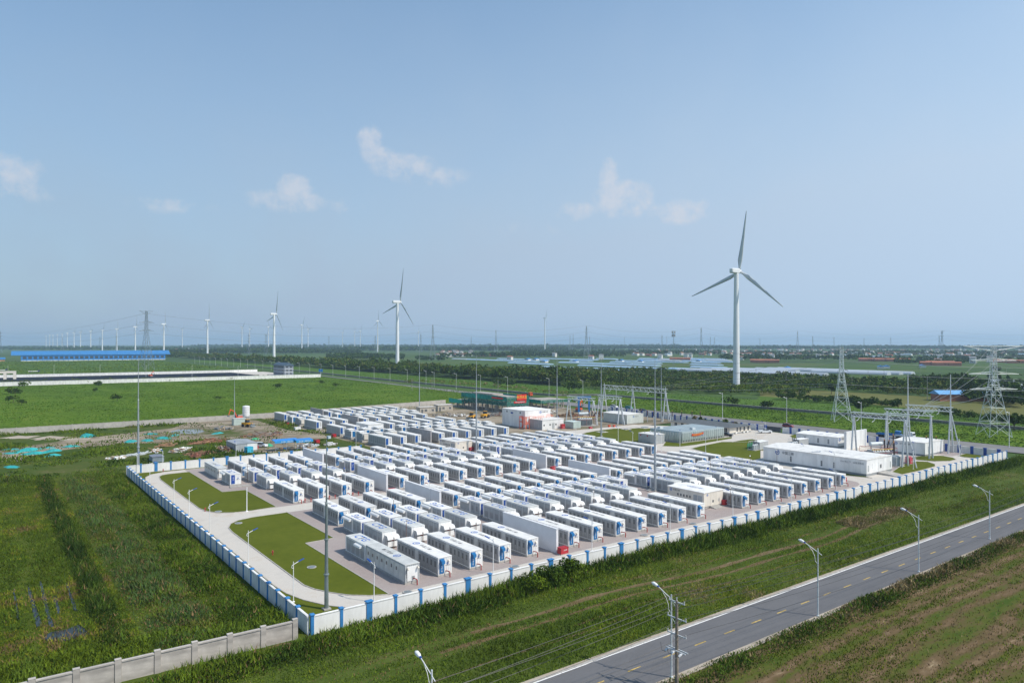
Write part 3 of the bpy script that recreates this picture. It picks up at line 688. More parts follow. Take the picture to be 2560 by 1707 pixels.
row(list(range(1, 21)), 91.2, ph, 'hooded converter container', 'the further hooded row', GP)
row([c for c in range(0, 21) if c != 12], 101.4, pd, 'blue doored converter container', 'the second blue door row', GP)
row([c for c in range(1, 21) if c != 12], 111.7, pbf, 'white battery container', 'the fourth battery row', GB)
copy_tree(pp, (17.6, 112.2, 0), 0, label='battery container without a blue panel at the far left by the white wall', group=GB)
UC2 = UC; UC = [79.1, 84.85, 90.6, 100.3, 106.1, 111.9, 117.7, 123.5, 129.4, 135.5, 141.4]
row([0, 1, 2, 3, 4, 5, 6, 7, 8], 137.1, pb2, 'grey sided battery container', 'the nearest row behind the cream huts', GB, 0)
row(list(range(0, 10)), 155.6, pc1, 'converter with roof fans', 'the nearest roof fan row', GP, 0)
row(list(range(0, 10)), 165.2, pc2, 'blue doored fan topped converter', 'the second roof fan row', GP, 0)
row([0, 1, 3, 4, 5, 6, 7, 8], 175.5, pb2, 'grey sided battery container', 'the row beside the large white hut', GB, 0)
row(list(range(0, 9)), 199.8, pb2, 'grey sided battery container', 'the second row from the back', GB, 0)
row(list(range(0, 10)), 218.6, pc1, 'converter with roof fans', 'the third roof fan row', GP, 0)
row(list(range(0, 10)), 228.2, pc2, 'blue doored fan topped converter', 'the backmost roof fan row', GP, 0)
row(list(range(0, 10)), 238.6, pb2, 'grey sided battery container', 'the backmost row', GB, 0)
UC = UC2
for p in (pb, pbf, pp, ph, pd, pb2, pc1, pc2): drop(p)
# the front corner converter shows closed double doors instead of hoods
for c in list(cr.children):
    if c.name.split('.')[0] in ('air_hood', 'cooling_cabinet', 'duct_side', 'drain_pipe', 'fire_valve'): bpy.data.objects.remove(c)
for x in (.25, 1.38): MB().box(x, x + 1.08, -.045, 0, .46, 2.6).build('end_door', white, cr)
MB().prism([(0, 2.62), (-.30, 2.60), (-.50, 2.50), (-.58, 2.34), (-.58, 2.20), (0, 2.22)], .9, 3.3, 'y').build('side_duct', white, cr)
# ---- firewalls
def firewall(x, y0, y1, h, mat, label):
    t = thing('firewall', (x, y0, 0), 0, label, 'firewall', 'firewalls between container blocks')
    L_ = y1 - y0
    MB().box(0, .45, 0, L_, -.1, h - .08).build('wall_slab', mat, t)
    MB().box(-.08, .53, -.08, L_ + .08, h - .08, h + .02).build('coping', mat, t)
for y0, y1, txt in ((8.0, 23.6, 'white firewall in the front battery row beside the red fire box'), (46.8, 62.4, 'white firewall in the second battery row, left of centre'),
                    (71.8, 88.2, 'white firewall in the third battery row, left of centre'), (112.0, 127.4, 'white firewall against the white wall in the fourth battery row')):
    firewall(46.4, y0, y1, 4.15, firewall_m, txt)
firewall(96.6, 46.2, 62.2, 4.15, firewall_m, 'white firewall in the second battery row, right of centre')
firewall(96.6, 71.8, 87.6, 4.15, firewall_m, 'white firewall in the third battery row, right of centre')
fg = M('grey_firewall', (.36, .35, .35), .9, .12, .8)
firewall(97.4, 138, 153.5, 4.5, fg, 'grey unpainted firewall behind the cream hut')
firewall(97.4, 199.6, 216, 4.5, fg, 'grey unpainted firewall in the second row from the back')
firewall(97.4, 238.4, 254, 4.6, fg, 'grey unpainted firewall in the backmost row')
# ---- red fire boxes, pads and small fittings
def fire_box(p, label, s=1.0, h=1.15, m=red):
    t = thing('fire_equipment_box', p, 0, label, 'fire box')
    MB().box(-.05, 1.65 * s + .05, -.05, 1.0 * s + .05, 0, .14).build('plinth', conc, t)
    MB().box(0, 1.65 * s, 0, 1.0 * s, .14, h).build('cabinet', m, t)
    MB().box(-.04, 1.65 * s + .04, -.04, 1.0 * s + .04, h, h + .06).build('lid', m, t)
    on_wall(text_mesh('消防箱', .26, ink_white), 'lettering', t, (.95, -.012, .75), '-y')
fire_box((46.2, 6.5), 'red fire box at the end of the front firewall')
fire_box((99.4, 13.0), 'red fire box beside the steps of the nearer cream hut')
fire_box((146.0, 11.0), 'red fire box beside the rightmost container of the front row')
fire_box((46.3, 69.6), 'red fire box half hidden at the end of the third row firewall', h=.9)
fire_box((97.0, 69.4), 'red fire box at the right hand firewall of the third row', h=1.0)
fire_box((98.5, 114.2), 'red fire box beside the further cream hut')
for p, lab in (((17.2, 98.6), 'flat concrete pad in front of the further lawn'), ((97.5, 33.6), 'flat concrete pad by the gap between container blocks')):
    t = thing('cable_trench_cover', p, 0, lab, 'pad')
    for i in range(6): MB().box(i * 1.0, i * 1.0 + .97, 0, 1.2, 0, .22).build('cover_slab', conc, t)

# ------------------------------------------------------------ prefabricated buildings
def prefab(name, x0, x1, y0, y1, h, label, cat='prefab hut', wall=white, roof=roof_white, ridge=.0, plinth=.5, axis='y', seams=1.2, over=.12, pl_mat=shade_grey):
    t = thing(name, (x0, y0, 0), 0, label, cat)
    W, L_ = x1 - x0, y1 - y0
    MB().box(.08, W - .08, .08, L_ - .08, -.05, plinth).build('plinth', pl_mat, t)
    # wall panels proud of the body, with open joints between them
    MB().box(.04, W - .04, .04, L_ - .04, plinth, h - .05).build('body', shade_grey, t)
    for (a0, a1, face) in ((0, W, 'f'), (0, L_, 'l'), (0, L_, 'r'), (0, W, 'b')):
        n = max(1, round((a1 - a0) / seams)); p = (a1 - a0) / n
        for i in range(n):
            s0, s1 = i * p + .012, (i + 1) * p - .012
            b = MB()
            if face == 'f': b.box(s0, s1, 0, .035, plinth, h - .1)
            elif face == 'b': b.box(s0, s1, L_ - .035, L_, plinth, h - .1)
            elif face == 'l': b.box(0, .035, s0, s1, plinth, h - .1)
            else: b.box(W - .035, W, s0, s1, plinth, h - .1)
            b.build('wall_panel', wall, t)
    o = over
    if axis == 'y': prof = [(-o, h - .12), (W + o, h - .12), (W + o, h), (W / 2, h + ridge + .02), (-o, h)]; MB().prism(prof, -o, L_ + o, 'y').build('roof', roof, t)
    else: prof = [(-o, h - .12), (L_ + o, h - .12), (L_ + o, h), (L_ / 2, h + ridge + .02), (-o, h)]; MB().prism(prof, -o, W + o, 'x').build('roof', roof, t)
    return t
def door(t, face, a, w, z0, z1, mat=white, name='door', proud=.03):
    b = MB(); d = t.get('size')
    if face == 'f': b.box(a, a + w, -proud, .0, z0, z1)
    elif face == 'l': b.box(-proud, 0, a, a + w, z0, z1)
    return b.build(name, mat, t)
def hut(p, label):
    x, y = p
    t = prefab('relay_hut', x, x + 6.6, y, y + 10.2, 3.5, label, 'hut', wall=cream, roof=roof_white, ridge=.1, plinth=.42, seams=1.1, pl_mat=conc)
    d = door(t, 'f', 2.2, 1.9, .45, 2.5, cream); MB().box(.9 + 2.2 - .25, 2.2 + 1.15, -.06, -.035, 1.1, 1.6).build('hatch', vent_dark, d)
    for k in range(5): door(t, 'l', 3.6 + k * .85, .4, 1.8, 2.3, vent_dark, 'vent')
    door(t, 'l', .5, 1.1, .45, 2.7, panel_grey); door(t, 'l', 1.75, 1.1, .45, 2.7, panel_grey)
    o = put('emblem', emblem_mesh(.33, ink_blue), t); o.location = (-.04, 9.2, 2.9); o.rotation_euler = (R(90), 0, R(-90))
    o = put('lettering', text_mesh(t_cn, .48, ink_dark), t); o.location = (-.04, 7.6, 2.9); o.rotation_euler = (R(90), 0, R(-90))
    o = put('emblem', emblem_mesh(.25, ink_blue), t); o.location = (1.15, -.04, 2.9); o.rotation_euler = (R(90), 0, 0)
    st = MB(); pr = [(0, 0), (-1.6, 0), (-1.6, .14), (-1.05, .14), (-1.05, .28), (-.5, .28), (-.5, .42), (0, .42)]
    st.prism(pr, 2.0, 4.8, 'x').build('steps', conc, t)
    on_roof(put('roof_lettering', text_mesh(t_cn, 1.1, ink_blue), t).data, 'roof_lettering', t, 3.0, 5, 3.64, R(-90))
    return t
hut((93.3, 13.8), 'cream windowless hut with steps in the front container row')
hut((93.2, 114.6), 'cream windowless hut behind the middle container rows')
t = prefab('relay_hut', 89.6, 96.2, 172.8, 184, 4.1, 'large white hut between the tall grey sided containers', 'hut', ridge=.12, plinth=.5)
o = put('lettering', text_mesh('储\n能', .6, ink_blue), t); o.location = (1.6, -.04, 2.4); o.rotation_euler = (R(90), 0, 0)
def logo(t, face, a, z, s, txt=t_cn, gap=None, mat=ink_dark):
    e = put('emblem', emblem_mesh(s * .62, ink_blue), t); l = put('lettering', text_mesh(txt, s * .85, mat, align='LEFT'), t)
    if face == 'f': e.location = (a, -.05, z); l.location = (a + s * 1.1, -.05, z); e.rotation_euler = l.rotation_euler = (R(90), 0, 0)
    else: e.location = (-.05, a, z); l.location = (-.05, a - s * 1.3, z); e.rotation_euler = l.rotation_euler = (R(90), 0, R(-90))
# long prefabricated switchgear house
t = prefab('switchgear_house', 159.2, 173.4, 11.7, 43.4, 4.5, 'longest white prefab house with blue emblem and dark lettering on its side', 'prefab house', ridge=.55, plinth=.65, seams=1.58)
logo(t, 'l', 26.9, 3.35, 1.15)
for y in (29.0, 15.6): door(t, 'l', y, 1.25, .7, 3.6, white); door(t, 'l', y + 1.3, 1.25, .7, 3.6, white)
for y in (22.2, 12.6, 8.9): 
    d = door(t, 'l', y, .55, 1.1, 2.7, panel_grey, 'louvre'); 
    for k in range(3): MB().box(-.06, -.032, y + .08, y + .47, 1.2 + k * .5, 1.55 + k * .5).build('vent', vent_dark, d)
l = put('lettering', text_mesh('35kV地上下   设备预制舱', .62, shade_grey, align='LEFT'), t); l.location = (-.05, 7.4, 3.3); l.rotation_euler = (R(90), 0, R(-90))
d = door(t, 'f', 6.6, 2.6, .65, 3.1, white); MB().box(7.3, 8.1, -.06, -.035, 1.6, 2.6).build('hatch', vent_dark, d)
for a in (.7, 13.0): door(t, 'f', a, .5, 1.2, 2.9, panel_grey, 'louvre')
l = put('lettering', text_mesh('35\nk\nV', .42, ink_dark), t); l.location = (3.0, -.05, 2.5); l.rotation_euler = (R(90), 0, 0)
e = put('roof_emblem', emblem_mesh(1.3, blue), t); e.location = (2.2, 15.8, 4.72); e.rotation_euler = (0, math.atan2(-.55, 7.1), R(-90))
e = put('roof_lettering', text_mesh(t_cn, 1.5, panel_grey, align='LEFT'), t); e.location = (4.2, 14.6, 4.90); e.rotation_euler = (0, 0, R(-90)); e.rotation_euler.rotate_axis('X', math.atan2(.55, 7.1))
MB().prism([(0, 0), (-6.5, 0), (-2.2, .5), (0, .55)], 5.9, 10.2, 'x').build('ramp', conc, t)
t = prefab('switchgear_house', 204.2, 214.5, 44.4, 60.2, 3.6, 'second white prefab house, behind the longest one', 'prefab house', ridge=.45, plinth=.5, seams=1.3)
logo(t, 'f', 1.0, 2.8, 1.0)
for y in (12.0, 3.2, 7.0): door(t, 'l', y, .6, 1.0, 2.6, shade_grey, 'louvre')
door(t, 'l', 13.6, 1.0, .55, 2.6, white)
e = put('roof_emblem', emblem_mesh(.9, blue), t); e.location = (2.6, 8, 3.84); e.rotation_euler = (0, math.atan2(-.45, 5.1), R(-90))
e = put('roof_lettering', text_mesh(t_cn, .9, panel_grey, align='LEFT'), t); e.location = (3.6, 7.2, 3.95); e.rotation_euler = (0, 0, R(-90))
t = prefab('switchgear_house', 208.5, 221.6, 18, 27.6, 4.3, 'smallest white prefab house, standing at the right end of the walls', 'prefab house', ridge=.5, plinth=.55, seams=1.3)
logo(t, 'l', 9.0, 3.3, .8, '主变压器室')
door(t, 'f', 2.0, .6, 1.2, 3.0, panel_grey, 'louvre'); door(t, 'f', 8.6, 2.0, .6, 2.9, white)
# free standing white blast wall
t = thing('blast_wall', (202.8, 40.6, 0), 0, 'tall free standing white wall behind the longest prefab house', 'wall')
for i in range(6): MB().box(i * 2.25, i * 2.25 + 2.22, 0, .6, -.05, 6.0 - .002 * i).build('wall_panel', white, t)
MB().box(-.35, 0, -.1, .7, -.05, 6.05).build('end_post', white, t)
# grey equipment box with rooftop vents
t = prefab('pump_house', 160, 165.5, 88.2, 95.8, 3.4, 'small pale grey box house with rooftop vents on the lawn', 'pump house', wall=panel_grey, roof=roof_white, ridge=.05, plinth=.2, seams=1.8)
for x, y in ((1.2, 5.5), (3, 3), (4.4, 5.8), (4.2, 1.5)): MB().lathe([(.12, 3.4), (.12, 3.7), (.3, 3.72), (.3, 3.85), (.05, 3.95)], 10, (x, y)).build('roof_vent', steel, t)
for y in (6.4, 3.2): MB().lathe([(.28, 0), (.28, .05)], 12).build('vent', red, t, (-.01, y, 2.7)).rotation_euler = (0, R(-90), 0)
# stainless bolted water tank: pressed panels, four courses
t = thing('water_tank', (170, 84, 0), 0, 'large square grey steel tank of bulging panels with red banner', 'water tank')
TW, TL, TH = 24.4, 15.2, 4.0
MB().box(-.1, TW + .1, -.1, TL + .1, -.05, .45).build('plinth', conc, t)
tank_m = M('pressed_steel', (.44, .50, .49), .38, .12, .4, metal=.45)
rib = []
pl = lambda name, w, ax: None
def bulge(w):
    b = MB(); n = 5; v = []; f = []
    for i in range(n + 1):
        s = i / n; q = math.sin(math.pi * s) ** .6 * .16
        for k, z in enumerate((.45, .75, 2.0, 3.4, 3.85, 4.0)): v.append((s * w, -q * (0.55, 1, 1, 1, .75, 0)[k], z))
    for i in range(n):
        for k in range(5): f.append((i * 6 + k, i * 6 + 6 + k, i * 6 + 7 + k, i * 6 + 1 + k))
    b.add(v, f); return b.mesh('tank_panel', tank_m, True)
bm1 = bulge(1.19)
for i in range(20): put('tank_panel', bm1, t, (.1 + i * 1.21, 0, 0))
for i in range(12): put('tank_panel', bm1, t, (0, TL - .1 - i * 1.25, 0), R(-90))
for i in range(16): MB().box(i * 1.45 + .5, i * 1.45 + 1.15, -.19, -.16, .5, 1.0).build('support_gap', vent_dark, t)
rf = MB().box(0, TW, 0, TL, 3.6, 4.0).build('roof', tank_m, t)
for i in range(10): MB().box(i * 2.44, i * 2.44 + 2.38, .1, TL - .1, 4.002, 4.06).build('roof_panel', tank_m, t)
for x, y in ((2.0, 12), (9, 2.5)): MB().box(x, x + 1.6, y, y + 1.4, 4.06, 4.7).build('hatch', steel, t)
bn = MB(); 
bv = []; nn = 8
for i in range(nn + 1):
    s = i / nn; bv += [(5.2 + s * 6.6, -.26 - .05 * math.sin(3 * s), 2.25 + .95 * s * .3 - .25 * math.sin(math.pi * s)), (5.2 + s * 6.6, -.26 - .05 * math.sin(3 * s), 3.05 + .95 * s * .3 - .25 * math.sin(math.pi * s))]
bn.add(bv, [(2 * i, 2 * i + 2, 2 * i + 3, 2 * i + 1) for i in range(nn)])
b = bn.build('banner', M('banner_red', (.62, .05, .02), .6, .08, 2)); b.location = (170, 84, 0)
tag(b, 'red banner with yellow lettering hung on the steel tank', 'banner')
l = put('lettering', text_mesh('安全生产 人人有责', .62, ink_yellow), b); l.location = (8.5, -.36, 2.62); l.rotation_euler = (R(90), R(-2.5), 0)
# guard building: low L-shaped, dark hipped roof
t = thing('guard_building', (204.5, 89, 0), 0, 'low cream building with dark flat hipped roof behind the steel tank', 'guard building')
GWx, GLy, GH = 14.0, 30.0, 2.7
MB().box(0, GWx, 0, GLy, -.05, .5).build('plinth', shade_grey, t)
MB().box(.05, GWx - .05, .05, GLy - .05, .5, GH).build('wall', cream, t)
rv = [(-.9, -.9, GH), (GWx + .9, -.9, GH), (GWx + .9, GLy + .9, GH), (-.9, GLy + .9, GH), (GWx * .5, 6, GH + 1.1), (GWx * .5, GLy - 6, GH + 1.1)]
MB().add(rv, [(0, 1, 4), (1, 2, 5, 4), (2, 3, 5), (3, 0, 4, 5), (3, 2, 1, 0)]).build('roof', dark_roof, t)
for x in (4.6, 6.6, 9.2, 11.8):
    w = MB().box(x, x + .85, -.02, .05, .9, 2.45).build('window', glass, t); MB().box(x + .40, x + .45, -.04, -.021, .9, 2.45).build('frame', white, w)
for y in (1.2, 3.4, 20, 23, 26.5):
    w = MB().box(-.02, .05, y, y + 1.3, .9, 2.4).build('window', glass, t); MB().box(-.04, -.021, y + .62, y + .68, .9, 2.4).build('frame', white, w)
for x in (3.2, 8.2, 10.6): MB().box(x, x + .8, -.6, -.15, .1, .8).build('air_conditioner', white, t)
# two-storey control house with an orange fire stair
t = prefab('control_house', 152.2, 166.2, 153.2, 169.6, 7.5, 'tall white two storey control house with a lower wing in front', 'control house', ridge=.05, plinth=.3, seams=1.8)
logo(t, 'f', 8.4, 6.4, .9)
for y in (3, 12.5): door(t, 'l', y, .7, 6.0, 6.8, glass, 'window')
for y in (8.5,): door(t, 'l', y, 1.6, 5.6, 6.3, deep_blue, 'window')
W_ = 11.7
lw = MB().box(2.3, 14.0, -8.7, 0, -.05, 4.0).build('lower_wing', white, t)
MB().box(2.15, 14.15, -8.85, 0.1, 4.0, 4.14).build('roof', roof_white, lw)
for x in (3.0, 6.2, 9.4): MB().box(x, x + .6, -8.74, -8.70, 1.6, 2.3).build('window', glass, lw)
MB().box(7.6, 8.9, -8.75, -8.70, .2, 2.6).build('door', panel_grey, lw)
for (y0, y1) in ((-8.6, -6.2), (-6.1, -3.6), (-3.5, -.1)): MB().box(2.26, 2.299, y0, y1, .2, 3.9).build('wall_panel', panel_grey, lw)
rl = MB()
for z in (4.6, 5.1): rl.tube([(2.4, -8.6, z), (2.4, -.1, z)], .06, 5); rl.tube([(2.4, -2.2, z), (13.8, -2.2, z)], .06, 5); rl.tube([(10.6, -.9, z + .4), (13.8, -.9, z + .4)], .04, 5)
for k in range(8): rl.tube([(2.4, -8.6 + k * 1.2, 4.1), (2.4, -8.6 + k * 1.2, 5.1)], .04, 5); rl.tube([(2.4 + k * 1.5, -2.2, 4.1), (2.4 + k * 1.5, -2.2, 5.1)], .04, 5)
tag(rl.build('roof_railing', orange, lw), kind='stuff')
s = thing('fire_stair', (150.6, 150.2, 0), 0, 'orange steel fire stair on the shaded side of the control house', 'stair')
tw = MB()
for x, y in ((0, 0), (1.5, 0), (0, 2.4), (1.5, 2.4), (0, 4.8), (1.5, 4.8)): tw.tube([(x, y, 0), (x, y, 5.2)], .11, 5)
tag(tw.build('stair_frame', orange, s), kind='stuff')
for y, z in ((0, 2.1), (2.5, 4.2)): MB().box(-.05, 1.6, y, y + 2.3, z, z + .1).build('landing', orange, s)
for a, b_ in (((.3, 4.7, .1), (.3, 1.2, 2.1)), ((1.2, .4, 2.2), (1.2, 3.4, 4.2))):
    q = MB(); A, B = Vector(a), Vector(b_)
    for k in range(9):
        p = A.lerp(B, k / 8); q.box(p.x - .35, p.x + .35, p.y - .14, p.y + .14, p.z - .03, p.z + .03)
    tag(q.build('stair_flight', orange, s), kind='stuff')
hr = MB()
for z in (2.7, 3.1, 4.8, 5.2): hr.tube([(0, 0, z), (1.5, 0, z)], .07, 5); hr.tube([(0, 0, z), (0, 4.8, z)], .07, 5); hr.tube([(1.5, 4.8, z), (0, 4.8, z)], .07, 5)
tag(hr.build('handrail', orange, s), kind='stuff')
fire_box((163.6, 142.6), 'tall red fire cabinet against the control house', 1.1, 2.0)
fire_box((173.0, 135.5), 'red fire box on the ground beside the pale green kiosk', .9, .8)
t = prefab('kiosk', 167.4, 171.6, 139.6, 145.4, 2.95, 'pale green box kiosk between control house and transformer', 'kiosk', wall=M('pale_green_panel', (.42, .50, .46), .5, .06, 1), roof=M('pale_green_roof', (.56, .64, .60), .5, .05, 1), ridge=.1, plinth=.3, pl_mat=conc)
t = prefab('switchgear_house', 197.8, 208.4, 138.2, 153.2, 4.25, 'grey green prefab house under the middle steel gantry', 'prefab house', wall=M('grey_green_panel', (.55, .58, .54), .5, .06, 1), ridge=.35, plinth=.2, pl_mat=conc)
logo(t, 'f', 4.2, 3.2, .7)
for a in (1.0, 7.0, 8.6): door(t, 'f', a, 1.0, .4, 2.9, M('grey_green_panel', (.55, .58, .54)))
# ------------------------------------------------------------ lamps, masts
def lamp_post(h=5.6, arm=1.5):
    t = thing('yard_lamp', (0, 0, 0), 0, 'x', 'lamp post')
    MB().lathe([(.22, 0), (.22, .06), (.075, .12), (.06, h * .5), (.05, h)], 8).build('pole', white, t)
    a = MB(); a.tube([(0, 0, h - .95), (-.28, 0, h - .78), (-.20, 0, h - .5), (.25, 0, h - .32), (arm * .55, 0, h - .12)], .045, 6)
    a.build('arm', white, t)
    MB().add([(arm * .5, -.14, h - .16), (arm * .5, .14, h - .16), (arm + .1, .13, h + .08), (arm + .1, -.13, h + .08), (arm * .5, -.12, h - .08), (arm * .5, .12, h - .08), (arm + .08, .10, h + .17), (arm + .08, -.10, h + .17)],
             [(0, 1, 2, 3), (7, 6, 5, 4), (4, 5, 1, 0), (5, 6, 2, 1), (6, 7, 3, 2), (7, 4, 0, 3)]).build('lamp_head', deep_blue, t)
    return t
pr = lamp_post()
YL = 'white yard lamps with blue heads'
nm = ['nearest the road corner', 'second from the road corner', 'third from the road corner', 'beside the fork of the ring road', 'fifth from the road corner', 'sixth from the road corner', 'last before the far corner']
for k, v in enumerate((12.1, 32.8, 56.9, 73.3, 87.6, 115.6)):
    copy_tree(pr, (2.0, v, .05), R(8), label=f'white lamp with blue head along the left wall, {nm[k]}', group=YL)
for k, u in enumerate((11.0, 31.3, 52.3, 72.6, 92.0, 113.4, 132.2)):
    copy_tree(pr, (u, 5.4, 0), R(100 + 8 * (k % 3)), label=f'white lamp with blue head along the front wall, {ORD[k]} from the left', group=YL)
for p, rz, lab in (((181.6, 9.6), 200, 'white yard lamp inside the right end of the front wall'), ((217.8, 11.7), 170, 'white yard lamp on the ring road at the right corner'), ((166, 34.2), 60, 'white yard lamp at the left end of the longest prefab house'),
                   ((158.6, 20.5), 80, 'white yard lamp in front of the longest prefab house'), ((196.8, 15.7), 60, 'white yard lamp beside the red boxes under the gantry'), ((159.8, 65.5), 100, 'white yard lamp on the square lawn behind the last containers'),
                   ((163.1, 79.1), 40, 'white yard lamp at the near corner of the steel tank'), ((183.6, 79), 200, 'white yard lamp at the far corner of the steel tank'), ((153.8, 99.9), 80, 'white yard lamp on the lawn below the middle gantry'), ((149.4, 75.5), 90, 'white yard lamp beside the pump house'),
                   ((156.9, 126.3), 90, 'white yard lamp on the ring road near the pale green kiosk'), ((148.5, 87.6), 90, 'white yard lamp between containers and gantry lawn'), ((159.1, 139.3), 60, 'white yard lamp in front of the lower wing'), ((115.8, 73.4), 60, 'white yard lamp among the rows behind the third firewall'),
                   ((46.2, 50.8), 70, 'white yard lamp in the gap of the third battery row'), ((38, 76.9), 75, 'white yard lamp beside the leftmost hooded converters'), ((73, 147.6), 90, 'white yard lamp outside the white wall by the soil track'), ((30.6, 141.7), 90, 'white yard lamp outside the white wall by the grey shed'), ((8.8, 135.5), 90, 'white yard lamp inside the far left corner'), ((2.2, 135), 60, 'white yard lamp tucked in the far left corner of the walls'),
                   ((88.6, 139.6), 90, 'white yard lamp among the tall grey containers'), ((200.7, 74.4), 100, 'white yard lamp by the parked cars'), ((211.6, 77.8), 100, 'white yard lamp between the parked cars')):
    copy_tree(pr, p, R(rz), label=lab, group=YL)
for c in list(pr.children): bpy.data.objects.remove(c)
bpy.data.objects.remove(pr)
def column_lamp(p, h, label):
    t = thing('column_lamp', p, 0, label, 'lamp post')
    MB().lathe([(.30, 0), (.30, .12), (.10, .2), (.085, h - .1), (.11, h - .1), (.10, h)], 8).build('pole', white, t)
column_lamp((13.0, 70.9), 5.2, 'plain white column without lamp head beside the fork of the road')
def flood_pole(p, h, label):
    t = thing('flood_light', p, 0, label, 'flood light', 'thin poles with small flood lights')
    MB().tube([(0, 0, 0), (0, 0, h)], .05, 6).build('pole', rust, t)
    MB().box(-.35, -.04, -.12, .12, h - .55, h - .28).build('lamp_head', white, t)
for p, lab in (((27.9, 27.4), 'thin pole with small white light beside the first hooded converters'), ((35.0, 45.9), 'thin pole with light in the second row gap'), ((73.0, 26.9), 'thin pole with light between hooded converters near the middle'), ((99.9, 11.8), 'thin brown pole at the corner of the nearer cream hut'),
               ((23.2, 105), 'thin pole standing before the fourth battery row at left'), ((124.5, 36.2), 'thin pole with light between converters right of the hut'), ((158, 38), 'thin pole with light beside the longest prefab house'), ((62, 110), 'thin pole with light among the further converters'), ((142, 36), 'thin pole behind the rightmost converters')):
    flood_pole(p, 4.6, lab)
def mast(p, h, label, dark=False, r=.26):
    t = thing('lightning_mast', p, 0, label, 'lightning mast', 'tall thin lightning masts')
    m = M('dark_mast_steel', (.20, .24, .24), .5, .1, 1, metal=.3) if dark else M('pale_mast_steel', (.34, .375, .40), .45, .06, 1, metal=.2)
    k = h * .62
    MB().lathe([(r, 0), (r * .86, k * .33), (r * 1.25, k * .33), (r * 1.25, k * .34), (r * .82, k * .345), (r * .7, k * .66), (r * 1.05, k * .66), (r * 1.05, k * .67), (r * .66, k * .675), (r * .55, k), (r * .8, k + .02), (r * .4, k + .3), (r * .34, h * .8), (r * .28, h * .8 + .1), (.05, h)], 10).build('mast_tube', m, t)
    MB().box(-.5, .5, -.5, .5, -.05, .25).build('footing', conc, t)
mast((4.6, 6.7), 23.0, 'dark grey lightning mast in the near corner of the walls', True, .30)
mast((3.2, 139.5), 32.1, 'pale lightning mast outside the far left corner of the walls', r=.34)
mast((58.5, 243.5), 21.0, 'pale lightning mast behind the white silo')
mast((153.6, 245.9), 32.6, 'pale lightning mast before the unfinished building')
mast((99.7, 111.9), 32, 'pale lightning mast right of the further cream hut', r=.32)
mast((193.7, 181.2), 31.8, 'pale lightning mast between control house and unfinished building', r=.3)
mast((160.2, 115.4), 31, 'pale lightning mast on the lawn below the middle gantry', r=.32)
mast((99.1, 33.0), 32, 'pale lightning mast behind the nearer cream hut', r=.34)
mast((219, 137), 29, 'pale lightning mast rising from the right leg of the middle gantry', r=.3)

# ------------------------------------------------------------ steel gantries, transformers, pylons, wires
def truss_mesh(L_, w, h, n, r=.13):
    b = MB()
    cs = [(-w / 2, -h / 2), (w / 2, -h / 2), (w / 2, h / 2), (-w / 2, h / 2)]
    for x, z in cs: b.bar((x, 0, z), (x, L_, z), r * 1.2)
    for i in range(n):
        y0, y1 = L_ * i / n, L_ * (i + 1) / n
        for k in range(4):
            a, c = cs[k], cs[(k + 1) % 4]
            if (i + k) % 2: a, c = c, a
            b.bar((a[0], y0, a[1]), (c[0], y1, c[1]), r * .8)
    return b
def aframe(t, y, h, splay, m, top=0, axis='x', third=0):
    for s in (-1, 1):
        a = (splay * s, y, 0) if axis == 'x' else (0, y + splay * s, 0)
        MB().tube([a, (.12 * s, y, h)], [.30, .24], 8).build('leg', m, t)
    b = MB(); q = splay * .45
    b.tube([(-q, y, h * .55), (q, y, h * .55)] if axis == 'x' else [(0, y - q, h * .55), (0, y + q, h * .55)], .1, 6).build('tie_bar', m, t)
    if third: MB().tube([(0, y - third, 0), (0, y, h)], [.22, .17], 8).build('leg', m, t)
    if top: MB().tube([(0, y, h - .2), (0, y, h + top)], [.22, .12], 8).build('earth_spike', m, t)
def gantry(x, y0, y1, h, label, splay=1.7, supports=None, top=0, dep=1.3, thirds=0):
    t = thing('steel_gantry', (x, y0, 0), 0, label, 'gantry', 'steel line gantries')
    L_ = y1 - y0
    for k, y in enumerate(supports or (0, L_)): aframe(t, y, h, splay, steel, top, 'x', thirds if k == 0 else 0)
    o = truss_mesh(L_ + 1.2, 1.1, dep, max(8, int(L_ / 1.4))).build('beam', lattice, t, (0, -.6, h + dep * .35)); tag(o, kind='stuff')
    for k in range(3):
        y = L_ * (k + .75) / 3.2
        MB().tube([(-.6, y, h - .1), (-1.3, y + .1, h - .9), (-2.2, y + .2, h - 1.2)], .10, 6).build('insulator', M('grey_insulator', (.55, .56, .57), .4, .06, 3), t)
    return t
gantry(222, 137, 177.5, 13.2, 'tallest steel gantry with two bays across the middle of the plant', 2.0, (0, 20.7, 40.5), 2.6, 1.9, 3.0)
gantry(184, 145, 161.5, 10.8, 'lower steel gantry over the middle transformer, left of the tallest one', 1.7, None, 0, 1.2, 2.6)
gantry(195.5, 140, 153.4, 11.2, 'lower steel gantry over the grey green prefab house', 1.7, None, 0, 1.2, 2.6)
gantry(184, 13.0, 28.2, 13.6, 'steel gantry over the big transformer, nearest of the right hand three', 1.9, None, 0, 1.4, 3.2)
gantry(206, 15.2, 28.8, 13.4, 'steel gantry over the smallest prefab house, middle of the right hand three', 1.2, None, 0, 1.4)
gantry(222.2, 16.0, 29.4, 13.8, 'steel gantry with tall spikes beside the side road wall', 1.9, None, 12, 1.4, 3.0)
